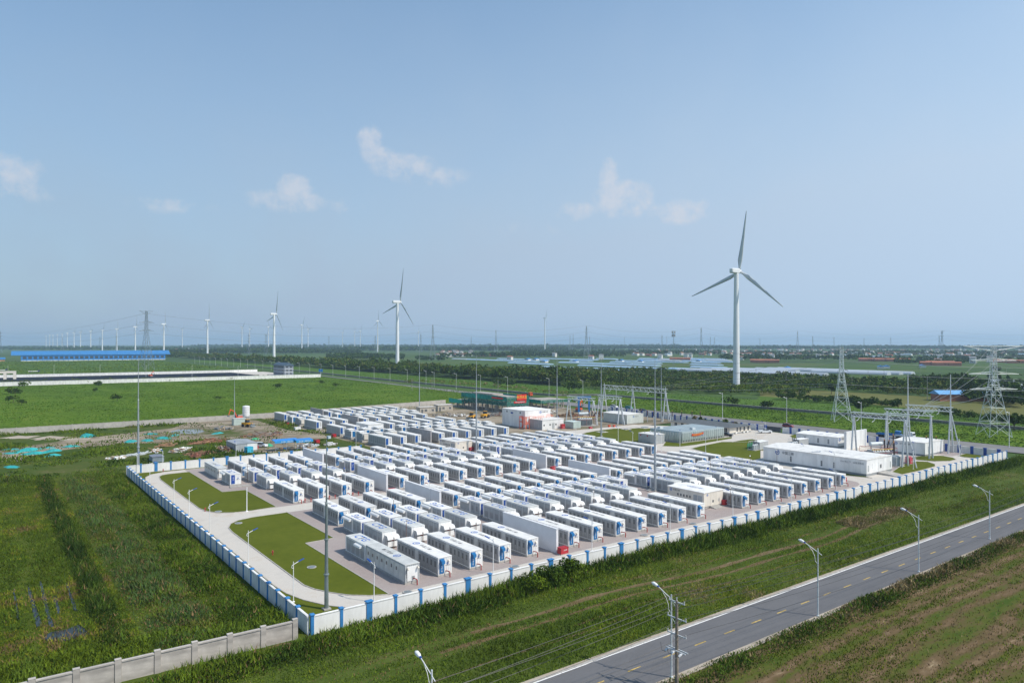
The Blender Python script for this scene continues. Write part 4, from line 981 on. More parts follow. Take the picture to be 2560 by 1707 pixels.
def bushing(t, a, b, r=.2):
    A, B = Vector(a), Vector(b); n = 9
    pts = [A.lerp(B, k / (2 * n)) for k in range(2 * n + 1)]
    MB().tube(pts, [r * (1.35 if k % 2 else .8) for k in range(2 * n + 1)], 8).build('bushing', insul, t)
    MB().tube([B, B + (B - A).normalized() * .35], r * .7, 8).build('bushing_cap', M('copper_cap', (.55, .25, .06), .4, .1, 3), t)
def transformer(p, rz, label, sc=1.0):
    t = thing('transformer', p, rz, label, 'transformer')
    tm = M('transformer_grey', (.40, .43, .44), .5, .12, 1)
    MB().box(-4.6, 4.6, -3.2, 3.2, -.05, .35).build('plinth', conc, t)
    b = MB(); b.prism([(-1.5, .35), (1.5, .35), (1.5, 3.1), (1.1, 3.5), (-1.1, 3.5), (-1.5, 3.1)], -3.0, 3.0, 'x').build('tank', tm, t)
    for s in (-1, 1):
        for k in range(9):
            MB().box(-2.7 + k * .65, -2.7 + k * .65 + .12, s * 1.6 if s > 0 else -2.7, 2.7 if s > 0 else -1.6, .6, 2.9).build('radiator_fin', tm, t)
    MB().tube([(-2.6, .6, 5.2), (-2.45, .6, 5.2), (1.9, .6, 5.2), (2.05, .6, 5.2)], [.4, .62, .62, .4], 16).build('conservator', M('pale_tank', (.58, .62, .63), .4, .06, 1), t)
    for x in (-2.0, 1.4): MB().tube([(x, .6, 3.5), (x, .6, 4.7)], .10, 6).build('support', tm, t)
    for k, (x, dx) in enumerate(((2.2, -.6), (2.9, .4), (3.4, 1.6))): bushing(t, (x, -.4, 3.4), (x + dx, -.8, 6.4 - .3 * k), .2)
    fr = MB()
    for z in (2.9, 4.3):
        fr.tube([(-4.2, -3.0, z), (4.2, -3.0, z), (4.2, 3.0, z), (-4.2, 3.0, z), (-4.2, -3.0, z)], .055, 5)
    for x, y in ((-4.2, -3), (0, -3), (4.2, -3), (4.2, 3), (-4.2, 3), (0, 3)): fr.tube([(x, y, 0), (x, y, 4.3)], .055, 5)
    tag(fr.build('fire_spray_pipes', pipe_red, t), kind='stuff')
    MB().tube([(-4.4, -2.2, 3.9), (4.0, -2.6, 3.9)], .13, 6).build('yellow_busbar', M('busbar_yellow', (.62, .42, .05), .5, .1, 2), t)
    bx = MB()
    for k in range(7): bx.box(-3.4 + k, -3.1 + k, -2.9, -2.6, 3.55, 3.8)
    tag(bx.build('post_insulators', insul, t), kind='stuff')
    return t
transformer((187.5, 22.5), R(-20), 'big grey transformer with a white drum, under the right hand gantry')
transformer((179.8, 146.2), R(-25), 'big grey transformer with a white drum, beside the pale green kiosk')
t = thing('reactor_tank', (182.6, 15.4, 0), 0, 'upright ribbed grey tank at the end of the longest prefab house', 'tank')
pr = []
MB().lathe([(1.5, .2), (1.62, .4), (1.62, 1.0), (1.5, 1.1), (1.62, 1.2), (1.62, 1.9), (1.5, 2.0), (1.62, 2.1), (1.62, 2.9), (1.2, 3.2), (.3, 3.3)], 18).build('vessel', M('transformer_grey', (.40, .43, .44)), t)
for k in range(8):
    a = 2 * math.pi * k / 8; MB().box(-.04, .04, -.12, .12, .3, 2.9).build('rib', steel, t, (1.7 * math.cos(a), 1.7 * math.sin(a), 0), rz=a)
MB().box(-2.1, 2.1, -2.1, 2.1, -.05, .2).build('plinth', conc, t)
bushing(t, (0, 0, 3.2), (1.0, .6, 6.6), .24)
for p, lab in (((188.9, 13.8), 'pinkish red fire box pair under the right hand gantry, left one'), ((190.8, 15.0), 'pinkish red fire box pair under the right hand gantry, right one')):
    fire_box(p, lab, 1.0, 1.9, M('faded_red', (.50, .06, .09), .5, .12, 2))
def yard_post(p, h, label, n=3):
    t = thing('surge_arrester', p, 0, label, 'arrester', 'posts with dark insulators on top')
    MB().tube([(0, 0, 0), (0, 0, h)], .16, 8).build('post', steel, t)
    A = 2 * n; MB().tube([(0, 0, h + k * .28) for k in range(A + 1)], [.13 if k % 2 else .24 for k in range(A + 1)], 8).build('insulator', insul, t)
    MB().tube([(0, 0, h + A * .28), (0, 0, h + A * .28 + .2)], .18, 8).build('cap', M('copper_cap', (.55, .25, .06)), t)
for k, (x, y) in enumerate(((213, 136.2), (213, 140), (213, 144), (216.5, 134), (219.5, 131), (222.5, 128), (226, 125), (228, 122), (192, 157), (195, 158), (198, 159), (201, 156))):
    yard_post((x, y), 2.9, f'dark topped post near the tallest gantry, {ORD[k]} of the bunch from the front' if k < 8 else f'dark topped post behind the grey green prefab house, {ORD[k - 8]} from the left', 4)
for k, (x, y) in enumerate(((217.5, 21.5), (219.2, 19.2), (212, 29.5), (214, 30.5))):
    yard_post((x, y), 3.0, 'dark topped post beside the smallest prefab house, ' + ['left of the wall pair', 'right of the wall pair', 'left one behind its roof', 'right one behind its roof'][k], 4)
# small transformers / capacitor bank behind the long prefab
def cap_yard(p, rz, label):
    t = thing('service_transformer', p, rz, label, 'transformer')
    MB().box(-2.4, 7.2, -1.5, 1.5, -.05, .15).build('plinth', conc, t)
    MB().box(1.2, 7.0, -1.2, 1.2, .15, 2.5).build('cabinet', panel_grey, t); MB().box(1.1, 7.1, -1.3, 1.3, 2.5, 2.62).build('roof', white, t)
    for k in range(3):
        MB().lathe([(.5, .15), (.55, .4), (.55, 1.7), (.3, 1.95), (.12, 2.1)], 12, (-1.6 + k * 1.15, -.4)).build('coil', M('transformer_grey', (.40, .43, .44)), t)
        yl = MB().tube([(-1.6 + k * 1.15, -.4, 2.1 + j * .16) for j in range(9)], [.07 if j % 2 else .13 for j in range(9)], 6).build('insulator', insul, t)
    for k in range(4): MB().tube([(-2.2 + k * 1.1, .9, .1), (-2.2 + k * 1.1, .9, 3.0)], .06, 6).build('post', steel, t)
    MB().box(-2.3, 1.2, .85, .95, 2.9, 3.0).build('crossbar', steel, t)
cap_yard((177.4, 59), 0.1, 'grey service transformer with cabinet behind the longest prefab house, left one')
cap_yard((194.1, 54.7), 0.0, 'grey service transformer with cabinet between the two long prefab houses')
t = thing('mesh_fence', (177, 61.6), .2, 'green wire mesh fence around the service transformer', 'fence')
for k in range(4):
    MB().box(k * 1.4, k * 1.4 + 1.36, -.015, .015, .1, 1.9).build('mesh_panel', M('green_mesh', (.03, .22, .10), .7, .1, 3), t)
# ---- lattice pylons
def pylon(p, H, rz, label, bw=4.2, arms=((.66, 6.0), (.80, 5.0), (.93, 4.4)), flat=None, grp='lattice pylons', detail=1, m=None, style='drum'):
    t = thing('lattice_pylon', p, rz, label, 'pylon', grp)
    b = MB(); m = m or lattice
    r = (max(.07, H * .0022) * 1.7 if H > 50 else .16) if detail else H * .0048
    lev = [(0, 1), (.16, .80), (.32, .60), (.46, .43), (.57, .31), (.66, .23), (.73, .205), (.80, .185), (.87, .165), (.94, .15), (1, .14)] if detail else [(0, 1), (.25, .68), (.5, .38), (.66, .23), (.82, .18), (1, .14)]
    P4 = []
    for z, s in lev:
        w = bw * s; P4.append([Vector((-w, -w, z * H)), Vector((w, -w, z * H)), Vector((w, w, z * H)), Vector((-w, w, z * H))])
    for i in range(len(lev) - 1):
        for k in range(4):
            b.bar(P4[i][k], P4[i + 1][k], r)
            b.bar(P4[i][k], P4[i + 1][(k + 1) % 4], r * .6); b.bar(P4[i][(k + 1) % 4], P4[i + 1][k], r * .6)
            if detail: b.bar(P4[i + 1][k], P4[i + 1][(k + 1) % 4], r * .6)
    tag(b.build('tower_body', m, t), kind='stuff')
    for z, L_ in arms:
        for s in (-1, 1):
            q = MB(); w = bw * .18; zz = z * H; tip = Vector((s * (L_ + w), 0, zz + .1))
            for y in (-w, w):
                q.bar((s * w, y, zz), tip, r * .8); q.bar((s * w, y, zz + H * .028), tip, r * .6)
                q.bar((s * w, y, zz + H * .028), Vector((s * w, y, zz)).lerp(tip, .5), r * .5)
            tag(q.build('cross_arm', m, t), kind='stuff')
            if detail: MB().tube([tip, tip + Vector((s * .1, -1.6, -.5))], .13, 5).build('insulator', black, t)
    if flat:
        for s in (-1, 1):
            q = MB(); w = bw * .14
            for y in (-w, w):
                q.bar((0, y, H), (s * flat, 0, H + .15), r * .8); q.bar((s * w, y, H - H * .05), (s * flat, 0, H + .15), r * .7)
            tag(q.build('cross_arm', m, t), kind='stuff')
    return t
pylon((286.3, 87.8), 34.3, R(40), 'steel lattice pylon on the green strip behind the prefab houses', 3.9, ((.52, 4.5), (.70, 5.2), (.86, 4.4)), 4.0)
pylon((282.6, 24.8), 34.8, R(-38), 'widest steel lattice pylon beyond the right corner of the walls', 4.3, ((.52, 8.5), (.69, 9), (.84, 8)), 11.5)
far = M('far_lattice', (.26, .31, .34), .6, .1, .3, metal=.2)
pylon((151.4, 994.6), 80, R(20), 'dark lattice pylon behind the blue roofed factory', 7.5, ((.66, 8), (.80, 8.5)), 10, m=far)
for px_, lab, x, d, H in ():
    pass
def far_at(x, d):
    """a point d metres out along the view of the plant, x in photo columns (metres on the ground)"""
    f = 1790.; a = (x - 1280) / f * d
    return (-33.293 + a * .8012 + d * .5983, -86.007 - a * .5983 + d * .8012)
FARP = [(1082, 1530, 75, 'lattice pylon with long arms right of the second turbine'), (1240, 2100, 75, 'slim lattice pylon left of the lone distant turbine'), (1178, 4000, 72, 'tiny lattice pylon on the horizon, left of the slim one'), (1052, 3000, 74, 'thin lattice pylon beside a mast top, left of centre'),
        (1425, 3300, 74, 'left of two close pylons right of the lone turbine'), (1433, 3400, 78, 'right of two close pylons right of the lone turbine'), (1466, 1590, 74, 'lattice pylon with wide top left of the tallest gantry'), (1474, 2600, 60, 'smaller pylon close beside the wide topped one'), (1561, 4600, 74, 'faint pylon on the horizon above the tallest gantry'),
        (1655, 3400, 74, 'faint pylon left of the phone mast'), (1667, 4200, 76, 'faint pylon just right of the phone mast top'), (1753, 1790, 74, 'lattice pylon left of the nearest turbine'), (1776, 4300, 74, 'left of two faint pylons beside the nearest turbine'), (1786, 4400, 74, 'right of two faint pylons beside the nearest turbine'), (1900, 4800, 72, 'faint pylon right of the nearest turbine'),
        (1994, 2230, 74, 'dark lattice pylon on the horizon right of the nearest turbine'), (2032, 3500, 70, 'small forked pylon right of the dark one'), (2085, 4700, 74, 'faint pylon above the nearer large pylon'), (2160, 4900, 74, 'faint pylon between the two large pylons, left'), (2227, 4700, 74, 'faint pylon between the two large pylons, right'),
        (2355, 2250, 75, 'dark wide topped pylon on the right horizon'), (2348, 3400, 74, 'smaller pylon just left of the dark wide topped one'), (0, 2600, 80, 'dark pylon cut by the left edge of the photo'), (291, 3000, 70, 'pylon just right of a turbine at the far left'), (250, 4200, 74, 'faint pylon among the far left turbines'), (622, 2300, 66, 'pylon behind the tree belt left of the third turbine'), (665, 2200, 64, 'pylon beside a turbine left of the third turbine'), (822, 3000, 66, 'faint pylon left of the second turbine'), (938, 2500, 62, 'pylon beside a small turbine left of the second turbine'), (156, 3600, 66, 'faint wide pylon among the leftmost turbines')]
for x, d, H, lab in FARP:
    pylon(far_at(x, d), H, R(20 + (x * 7) % 50), lab, H * .085, ((.64, H * .10), (.78, H * .11), (.9, H * .09)), H * .12 if x % 2 else None, detail=1 if d < 1700 else 0, m=far)
# phone mast
t = thing('phone_mast', far_at(1684, 871), 0, 'slim red footed phone mast with antenna ring on top', 'mast')
b = MB()
for i in range(10):
    z0, z1 = i * 4.8, (i + 1) * 4.8; w0, w1 = 1.5 - i * .11, 1.5 - (i + 1) * .11
    for k in range(3):
        a0, a1 = 2 * math.pi * k / 3, 2 * math.pi * (k + 1) / 3
        p0, p1, p2 = (w0 * math.cos(a0), w0 * math.sin(a0), z0), (w1 * math.cos(a0), w1 * math.sin(a0), z1), (w1 * math.cos(a1), w1 * math.sin(a1), z1)
        b.bar(p0, p1, .14); b.bar(p0, p2, .09)
tag(b.build('mast_body', far, t), kind='stuff')
for z, r in ((48, 1.9), (44, 1.9)):
    for k in range(6): MB().box(-.3, .3, -.2, .2, z, z + 3).build('antenna', M('far_grey_box', (.3, .33, .35), .6, .1, 1), t, (r * math.cos(k * 1.05), r * math.sin(k * 1.05), 0))
# ---- road lamps, wooden poles and wires in front
def road_lamp(p, rz, label, h=8.9, grp='street lamps along the road', arm=2.2):
    t = thing('street_lamp', p, rz, label, 'street lamp', grp)
    MB().lathe([(.2, 0), (.2, .08), (.105, .12), (.075, h)], 8).build('pole', M('lamp_pole_paint', (.62, .66, .68), .4, .06, 1, metal=.1), t)
    MB().tube([(-.55, 0, h - .75), (.5, 0, h - .25), (1.3, 0, h + .12), (arm - .3, 0, h + .38)], .045, 6).build('arm', white, t)
    MB().tube([(.05, 0, h - 2.1), (.38, 0, h - 1.7), (.42, 0, h - 1.2), (.75, 0, h - .5), (1.35, 0, h + .08)], .028, 5).build('scroll', white, t)
    MB().tube([(arm - .42, 0, h + .34), (arm - .25, 0, h + .40)], .11, 8).build('collar', deep_blue, t)
    MB().tube([(arm - .28, 0, h + .38), (arm, 0, h + .46), (arm + .35, 0, h + .54), (arm + .6, 0, h + .58)], [.10, .19, .20, .06], 10).build('lamp_head', white, t)
    return t
rl0 = road_lamp((-3.0, -34.3, 0), R(90), 'white street lamp cut off by the bottom edge of the photo')
for u, lab in ((26.8, 'white street lamp standing behind the concrete power pole'), (55.8, 'white street lamp in the middle of the road edge, next after the power pole'), (85.8, 'white street lamp third from the bottom along the road'), (116.2, 'white street lamp furthest along the road, near the right edge')):
    copy_tree(rl0, (u, -34.3 + (u > 70) * .5 + (u > 110) * .9, 0), R(90), label=lab)
t = thing('power_pole', (25.2, -36.4, 0), 0, 'round concrete power pole with four pairs of cross arms', 'power pole')
MB().tube([(0, 0, -.3), (0, 0, 9.2)], [.20, .14], 10).build('pole', M('old_pole_concrete', (.24, .20, .16), .9, .25, 1.5), t)
WIRE = []
for z, w in ((9.05, 1.05), (7.35, 1.25), (5.65, 1.25)):
    MB().box(-.06, .06, -w, w, z - .05, z + .05).build('cross_arm', steel, t)
    for s in (-1, 1):
        MB().tube([(0, s * w * .95, z), (0, s * w * .95, z + .32)], [.05, .07], 6).build('insulator', M('grey_insulator', (.55, .56, .57)), t)
        MB().tube([(0, s * w * .6, z), (0, 0, z - .8)], .025, 5).build('brace', steel, t)
        WIRE.append((25.2, -36.4 + s * w * .95, z + .32))
MB().tube([(0, 0, 9.2), (0, 0, 9.55)], .06, 6).build('insulator', M('grey_insulator', (.55, .56, .57)), t); WIRE.append((25.2, -36.4, 9.55))
for x in (-.2, .2): MB().box(x - .05, x + .05, -1.3, 1.3, 4.0, 4.1).build('cross_arm', steel, t)
for s in (-.9, 0.05, .9):
    MB().tube([(-.3, s, 4.0), (-.55, s, 3.95), (-.8, s, 3.85)], [.10, .14, .10], 8).build('strain_insulator', M('grey_insulator', (.55, .56, .57)), t)
    MB().tube([(-.8, s, 3.85), (-1.3, s, 4.1), (-1.5, s, 5.0)], .018, 4).build('jumper', black, t)
    WIRE.append((24.4, -36.4 + s, 3.85))
def wire(a, b, sag, r, name, label, grp, m=black, n=16):
    A, B = Vector(a), Vector(b)
    pts = [A.lerp(B, k / n) - Vector((0, 0, 4 * sag * (k / n) * (1 - k / n))) for k in range(n + 1)]
    o = MB().tube(pts, r, 4).build(name, m); tag(o, label, 'wire', grp); return o
for k, (x, y, z) in enumerate(WIRE):
    if k < 7: wire((x, y, z), (150, -37.5 + (y + 36.4), z + .3), 1.5 + .12 * k, .022, 'overhead_wire', 'thin black wire strung along the road to the right of the power pole', 'overhead wires along the road')
    wire((x, y, z), (-70, -34.5 + (y + 36.4) if k < 7 else -30 + (y + 36.4), z + (.3 if k < 7 else 3)), 1.4 + .15 * k, .022, 'overhead_wire', 'thin black wire strung across the grass to the left of the power pole', 'overhead wires along the road')
# conductors of the transmission lines
def armpt(x, d, z): p = far_at(x, d); return (p[0], p[1], z)
LW = M('far_wire', (.20, .22, .24), .5, .05, .1)
for z, dx in ((33.5, 0), (28, 3), (22.5, 5), (17, 6)):
    wire((282 + dx, 87, z), (222, 150 + dx, 14.6), 2.0, .05, 'transmission_wire', 'thin conductor from the pylon down to the tallest gantry', 'transmission conductors', LW)
    wire((278 + dx, 25, z), (222.5, 24, 15.2), 1.5, .05, 'transmission_wire', 'thin conductor from the widest pylon down to the spiked gantry', 'transmission conductors', LW)
    wire((282 + dx, 88, z), (520, -40 - dx, z + 2), 5, .06, 'transmission_wire', 'thin conductor leaving the pylon behind the prefab houses to the right', 'transmission conductors', LW)
    wire((283 + dx, 90, z), (350 + 4 * dx, 330, z), 4, .06, 'transmission_wire', 'thin conductor leaving the pylon behind the prefab houses towards the thicket', 'transmission conductors', LW)
    wire((276 - dx, 23, z), (330, -160, z + 2), 5, .06, 'transmission_wire', 'thin conductor leaving the widest pylon to the right', 'transmission conductors', LW)
for (xa, da, xb, db) in ((363, 962, 0, 2600), (363, 962, 1082, 1530), (1082, 1530, 1466, 1590), (1466, 1590, 1753, 1790), (1753, 1790, 1994, 2230), (1994, 2230, 2355, 2250), (2355, 2250, 2700, 2300)):
    for z in (76, 62, 50):
        wire(armpt(xa, da, z), armpt(xb, db, z), 14, .11, 'transmission_wire', 'faint far conductor hanging between horizon pylons', 'far transmission conductors', LW, 24)

# ------------------------------------------------------------ vehicles and machines
def car(p, rz, paint, label, cat='car', L_=4.5, W_=1.8, kind='sedan', name='parked_car'):
    t = thing(name, p, rz, label, cat)
    x = L_ / 2
    if kind == 'suv': prof = [(-x, .35), (x, .35), (x, .78), (x - .1, .98), (x - 1.1, 1.08), (-x + .05, 1.12), (-x, .9)]; top = [(-x + .12, 1.1), (x - 1.15, 1.07), (x - 1.85, 1.66), (-x + .5, 1.72)]
    elif kind == 'pickup': prof = [(-x, .4), (x, .4), (x, .85), (x - .12, 1.05), (x - 1.2, 1.12), (-x, 1.12)]; top = [(-.5, 1.11), (x - 1.25, 1.11), (x - 1.95, 1.74), (-.3, 1.76)]
    else: prof = [(-x, .32), (x, .32), (x, .65), (x - .15, .82), (x - 1.2, .92), (-x + .25, .98), (-x, .88)]; top = [(-x + .45, .96), (x - 1.25, .91), (x - 2.0, 1.42), (-x + 1.2, 1.44)]
    MB().prism(prof, -W_ / 2, W_ / 2, 'y').build('body', paint, t)
    b = MB(); n = len(top); w0, w1 = W_ / 2 - .06, W_ / 2 - .22
    v = [(q[0], -(w0 if i < 2 else w1), q[1]) for i, q in enumerate(top)] + [(q[0], (w0 if i < 2 else w1), q[1]) for i, q in enumerate(top)]
    b.add(v, [(0, 1, 2, 3), (7, 6, 5, 4), (0, 4, 5, 1), (1, 5, 6, 2), (2, 6, 7, 3), (3, 7, 4, 0)]).build('cabin', glass, t)
    q = top[2:4]; MB().box(q[1][0] + .02, q[0][0] - .02, -w1 + .02, w1 - .02, q[0][1] - .015, q[1][1] + .035).build('roof', paint, t)
    for sx in (-1, 1):
        for sy in (-1, 1):
            MB().tube([(sx * (x - .85), sy * (W_ / 2 - .2), .33), (sx * (x - .85), sy * (W_ / 2 + .02), .33)], .33, 12).build('wheel', rubber, t)
    for sy in (-1, 1): MB().box(x - .06, x + .015, sy * .6 - .2, sy * .6 + .2, .6, .75).build('headlight', ink_white, t)
    return t
car((199.7, 86.7), R(-70), asphalt_car, 'black saloon car parked before the low cream building')
car((220.2, 83.7), R(-35), car_white, 'white pickup truck parked by the white wall and dark gate', 'pickup truck', 5.2, 1.85, 'pickup', 'pickup_truck')
car((45.6, 165.2), R(-52), car_white, 'white car parked between the grey shed and the blue canopy', kind='suv')
car((11.4, -31.9), R(4), asphalt_car, 'black car on the road at the bottom edge of the photo', name='moving_car')
for x, y, m, l in ((1535, 1019, car_white, 'small white car on the side road behind the tallest gantry'), (1608, 1030, asphalt_car, 'dark car on the side road right of the tallest gantry'), (1442, 1003, car_white, 'pale car beside the blue steel portal'), (1560, 1021, M('teal_paint', (.03, .25, .25), .4, .1, 2), 'teal van on the side road behind the grey green prefab')):
    car((251.9, 200.6) if x == 1535 else (245.9, 173.1) if x == 1608 else (264.8, 246) if x == 1442 else (253.2, 190.5), R(-88), m, l, kind='suv')
car((245.1, 89.1), R(-85), M('maroon_paint', (.25, .03, .04), .35, .1, 2), 'maroon car on the side road behind the dark gate', kind='suv')
def truck(p, rz, paint, label, L_=8.5, load=None, name='truck', bed=True):
    t = thing(name, p, rz, label, 'truck')
    x = L_ / 2
    MB().prism([(x - 1.9, .7), (x, .7), (x, 1.6), (x - .25, 2.75), (x - 1.9, 2.8)], -1.15, 1.15, 'y').build('cab', paint, t)
    MB().box(x - .32, x - .01, -1.0, 1.0, 1.75, 2.4).build('windscreen', glass, t).location.x = .06
    MB().box(-x, x - 1.9, -.45, .45, .75, 1.0).build('chassis', steel_dk, t)
    if bed: MB().prism([(-1.2, 1.0), (1.2, 1.0), (1.2, 1.55), (1.1, 1.55), (1.1, 1.15), (-1.1, 1.15), (-1.1, 1.55), (-1.2, 1.55)], -x, x - 2.1, 'x').build('load_bed', load or paint, t)
    for sx in (x - 1.0, -x + 1.2, -x + 2.4):
        for sy in (-1, 1): MB().tube([(sx, sy * .75, .5), (sx, sy * 1.1, .5)], .5, 12).build('wheel', rubber, t)
    return t
truck((246.4, 47.4), R(-78), car_blue, 'blue flatbed truck on the side road behind the white wall')
truck((246.6, 41.5), R(-88), car_white, 'white van truck on the side road beside the smallest prefab', 6.5)
def loader(p, rz, label):
    t = thing('wheel_loader', p, rz, label, 'wheel loader')
    MB().prism([(-2.6, .8), (.4, .8), (.4, 1.9), (-.2, 2.0), (-2.6, 1.9)], -.95, .95, 'y').build('engine_body', yellow, t)
    MB().prism([(-.9, 1.9), (.5, 1.9), (.3, 3.2), (-.7, 3.2)], -.75, .75, 'y').build('cab', glass, t)
    MB().box(-.95, .55, -.85, .85, 3.2, 3.32).build('cab_roof', yellow, t)
    for sy in (-.7, .7): MB().tube([(.3, sy, 1.5), (1.7, sy, 1.75), (2.7, sy, .9)], .14, 6).build('lift_arm', yellow, t)
    MB().prism([(2.5, .3), (3.5, .25), (3.4, .45), (2.75, .6), (2.9, 1.3), (2.6, 1.35)], -1.25, 1.25, 'y').build('bucket', steel_dk, t)
    for sx in (-1.7, 1.0):
        for sy in (-1, 1): MB().tube([(sx, sy * .8, .7), (sx, sy * 1.2, .7)], .7, 14).build('wheel', rubber, t)
loader((154.2, 197.3), R(-150), 'yellow wheel loader among rubble left of the control house')
loader((163.6, 199.3), R(20), 'yellow wheel loader right of a mast near the unfinished building')
loader((60, 229.2), R(-60), 'yellow wheel loader standing by the white silo')
def excavator(p, rz, label, m=yellow):
    t = thing('excavator', p, rz, label, 'excavator')
    for sy in (-1, 1): MB().prism([(-1.8, 0), (1.8, 0), (2.1, .4), (1.8, .8), (-1.8, .8), (-2.1, .4)], sy * 1.2 - .3, sy * 1.2 + .3, 'y').build('track', steel_dk, t)
    MB().prism([(-2.2, .95), (1.4, .95), (1.4, 1.6), (-.1, 2.0), (-2.2, 2.1)], -1.25, 1.25, 'y').build('house', m, t)
    MB().prism([(.1, 1.9), (1.35, 1.6), (1.2, 2.9), (.1, 2.95)], -1.2, -.25, 'y').build('cab', glass, t)
    MB().tube([(1.0, .3, 1.5), (2.6, .3, 4.6), (4.6, .3, 5.6)], [.28, .30, .2], 6).build('boom', m, t)
    MB().tube([(4.5, .3, 5.9), (5.6, .3, 3.0)], [.22, .14], 6).build('stick', m, t)
    MB().prism([(5.2, 2.4), (6.0, 2.5), (5.9, 3.1), (5.4, 3.1)], -.2, .8, 'y').build('bucket', steel_dk, t)
excavator((222, 196.4), R(25), 'yellow excavator with raised boom under the blue steel portal', orange)
excavator((63.9, 256), R(-160), 'orange excavator half hidden behind the white silo', orange)
truck((267.1, 298.9), R(-88), orange, 'orange crane truck parked behind the unfinished buildings', 9, rust)
t = thing('steel_portal', (218.9, 193.3), R(-35), 'blue steel portal frame behind the middle transformer', 'portal frame')
for x in (0, 5.4): MB().box(x - .5, x + .5, -.5, .5, 0, 7.2).build('leg', car_blue, t)
MB().box(-1.0, 6.4, -.6, .6, 7.2, 8.3).build('beam', car_blue, t)
# ------------------------------------------------------------ unfinished buildings wrapped in net
net = bpy.data.materials.new('scaffold_net_sheer'); net.use_nodes = True
_t = net.node_tree; _b = _t.nodes['Principled BSDF']; _b.inputs['Base Color'].default_value = (.012, .20, .16, 1); _b.inputs['Roughness'].default_value = .8; _b.inputs['Alpha'].default_value = .38
def site_building(p, w, l, h, floors, label, bands, bay=4.2):
    t = thing('unfinished_building', p, 0, label, 'building')
    fh = h / floors; cm = M('raw_concrete', (.36, .33, .29), .95, .2, .6)
    for k in range(floors + 1): MB().box(0, w, 0, l, k * fh - .12 if k else -.1, k * fh + .12).build('floor_slab', cm, t)
    nx, ny = max(1, int(w / bay)), max(1, int(l / bay))
    cme = MB().box(-.25, .25, -.25, .25, .12, fh - .122).mesh('column', cm)
    for k in range(floors):
        for i in range(nx + 1):
            for j in range(ny + 1):
                if i in (0, nx) or j in (0, ny): put('column', cme, t, (.3 + (w - .6) * i / nx, .3 + (l - .6) * j / ny, k * fh))
    for j in range(ny):
        for k in range(floors):
            if (j * 3 + k) % 5 in (1, 2): MB().box(1.4, 1.6, l * j / ny + .4, l * (j + 1) / ny - .4, k * fh + .13, (k + .8) * fh).build('infill_wall', M('block_wall', (.48, .43, .36), .95, .15, 1), t)
    sc = MB()
    for z in np.arange(1.2, h + 1.2, 1.8):
        sc.tube([(-1, -1, z), (-1, l + 1, z)], .035, 4); sc.tube([(-1, -1, z), (w + 1, -1, z)], .035, 4)
    for y in np.arange(-1, l + 1, 2.0): sc.tube([(-1, y, 0), (-1, y, h + 1.2)], .035, 4)
    for x in np.arange(-1, w + 1, 2.0): sc.tube([(x, -1, 0), (x, -1, h + 1.2)], .035, 4)
    tag(sc.build('scaffold_tubes', M('scaffold_tube', (.30, .26, .20), .6, .2, 2), t), kind='stuff')
    for z0, z1, m, faces in bands:
        n = int(l / 4)
        if 'l' in faces:
            for i in range(n): MB().box(-1.10, -1.06, -1 + (l + 2) * i / n + .03, -1 + (l + 2) * (i + 1) / n - .03, z0, z1 + .1 * ((i * 7) % 3)).build('net_panel', m, t)
        n = max(1, int(w / 4))
        if 'f' in faces:
            for i in range(n): MB().box(-1 + (w + 2) * i / n + .03, -1 + (w + 2) * (i + 1) / n - .03, -1.10, -1.06, z0, z1 + .1 * ((i * 5) % 3)).build('net_panel', m, t)
        if 'b' in faces: MB().box(w + 1.02, w + 1.06, -1, l + 1, z0, z1).build('net_panel', m, t)
    return t
t = site_building((185.4, 211.0), 12.5, 41, 7.6, 2, 'larger unfinished concrete building wrapped in green netting with red signs', [(3.5, 6.1, net, 'lf'), (6.2, 8.5, M('green_dust_net', (.015, .24, .19), .8, .3, .5), 'lb'), (6.4, 8.4, net, 'f')])
bd = MB().box(5.4, 11.6, -1.32, -1.2, 6.3, 9.4).build('sign_board', M('sign_red', (.60, .02, .02), .5, .08, 1), t)
on_wall(text_mesh('封顶大吉', 1.75, ink_yellow), 'lettering', bd, (8.5, -1.34, 7.9), '-y')
bd = MB().box(3.4, 11.4, -1.32, -1.2, 5.0, 5.9).build('banner', M('sign_red', (.60, .02, .02)), t)
on_wall(text_mesh('热烈庆祝主体结构封顶', .62, ink_white), 'lettering', bd, (7.4, -1.34, 5.45), '-y')
MB().box(-1.3, -1.2, 2, 12, 7.0, 7.9).build('banner', M('sign_red', (.60, .02, .02)), t)
MB().box(2, 9, 16, 36, 7.72, 8.9).build('stair_house', M('raw_concrete', (.36, .33, .29)), t)
site_building((185.4, 253.2), 9, 12, 3.6, 1, 'low unfinished wing wrapped in bright green netting', [(2.2, 4.4, M('bright_green_net', (.01, .38, .28), .8, .15, .5), 'lf')])
t = site_building((211, 215), 20, 17, 4.8, 1, 'smaller unfinished concrete building with netting round its roof edge', [(3.6, 5.4, M('green_dust_net', (.015, .24, .19)), 'l'), (3.6, 5.2, net, 'f')])
MB().box(2, 18, 17.2, 40, 4.0, 4.2).build('deck_roof', M('dark_deck', (.12, .125, .13), .8, .2, .4), t)
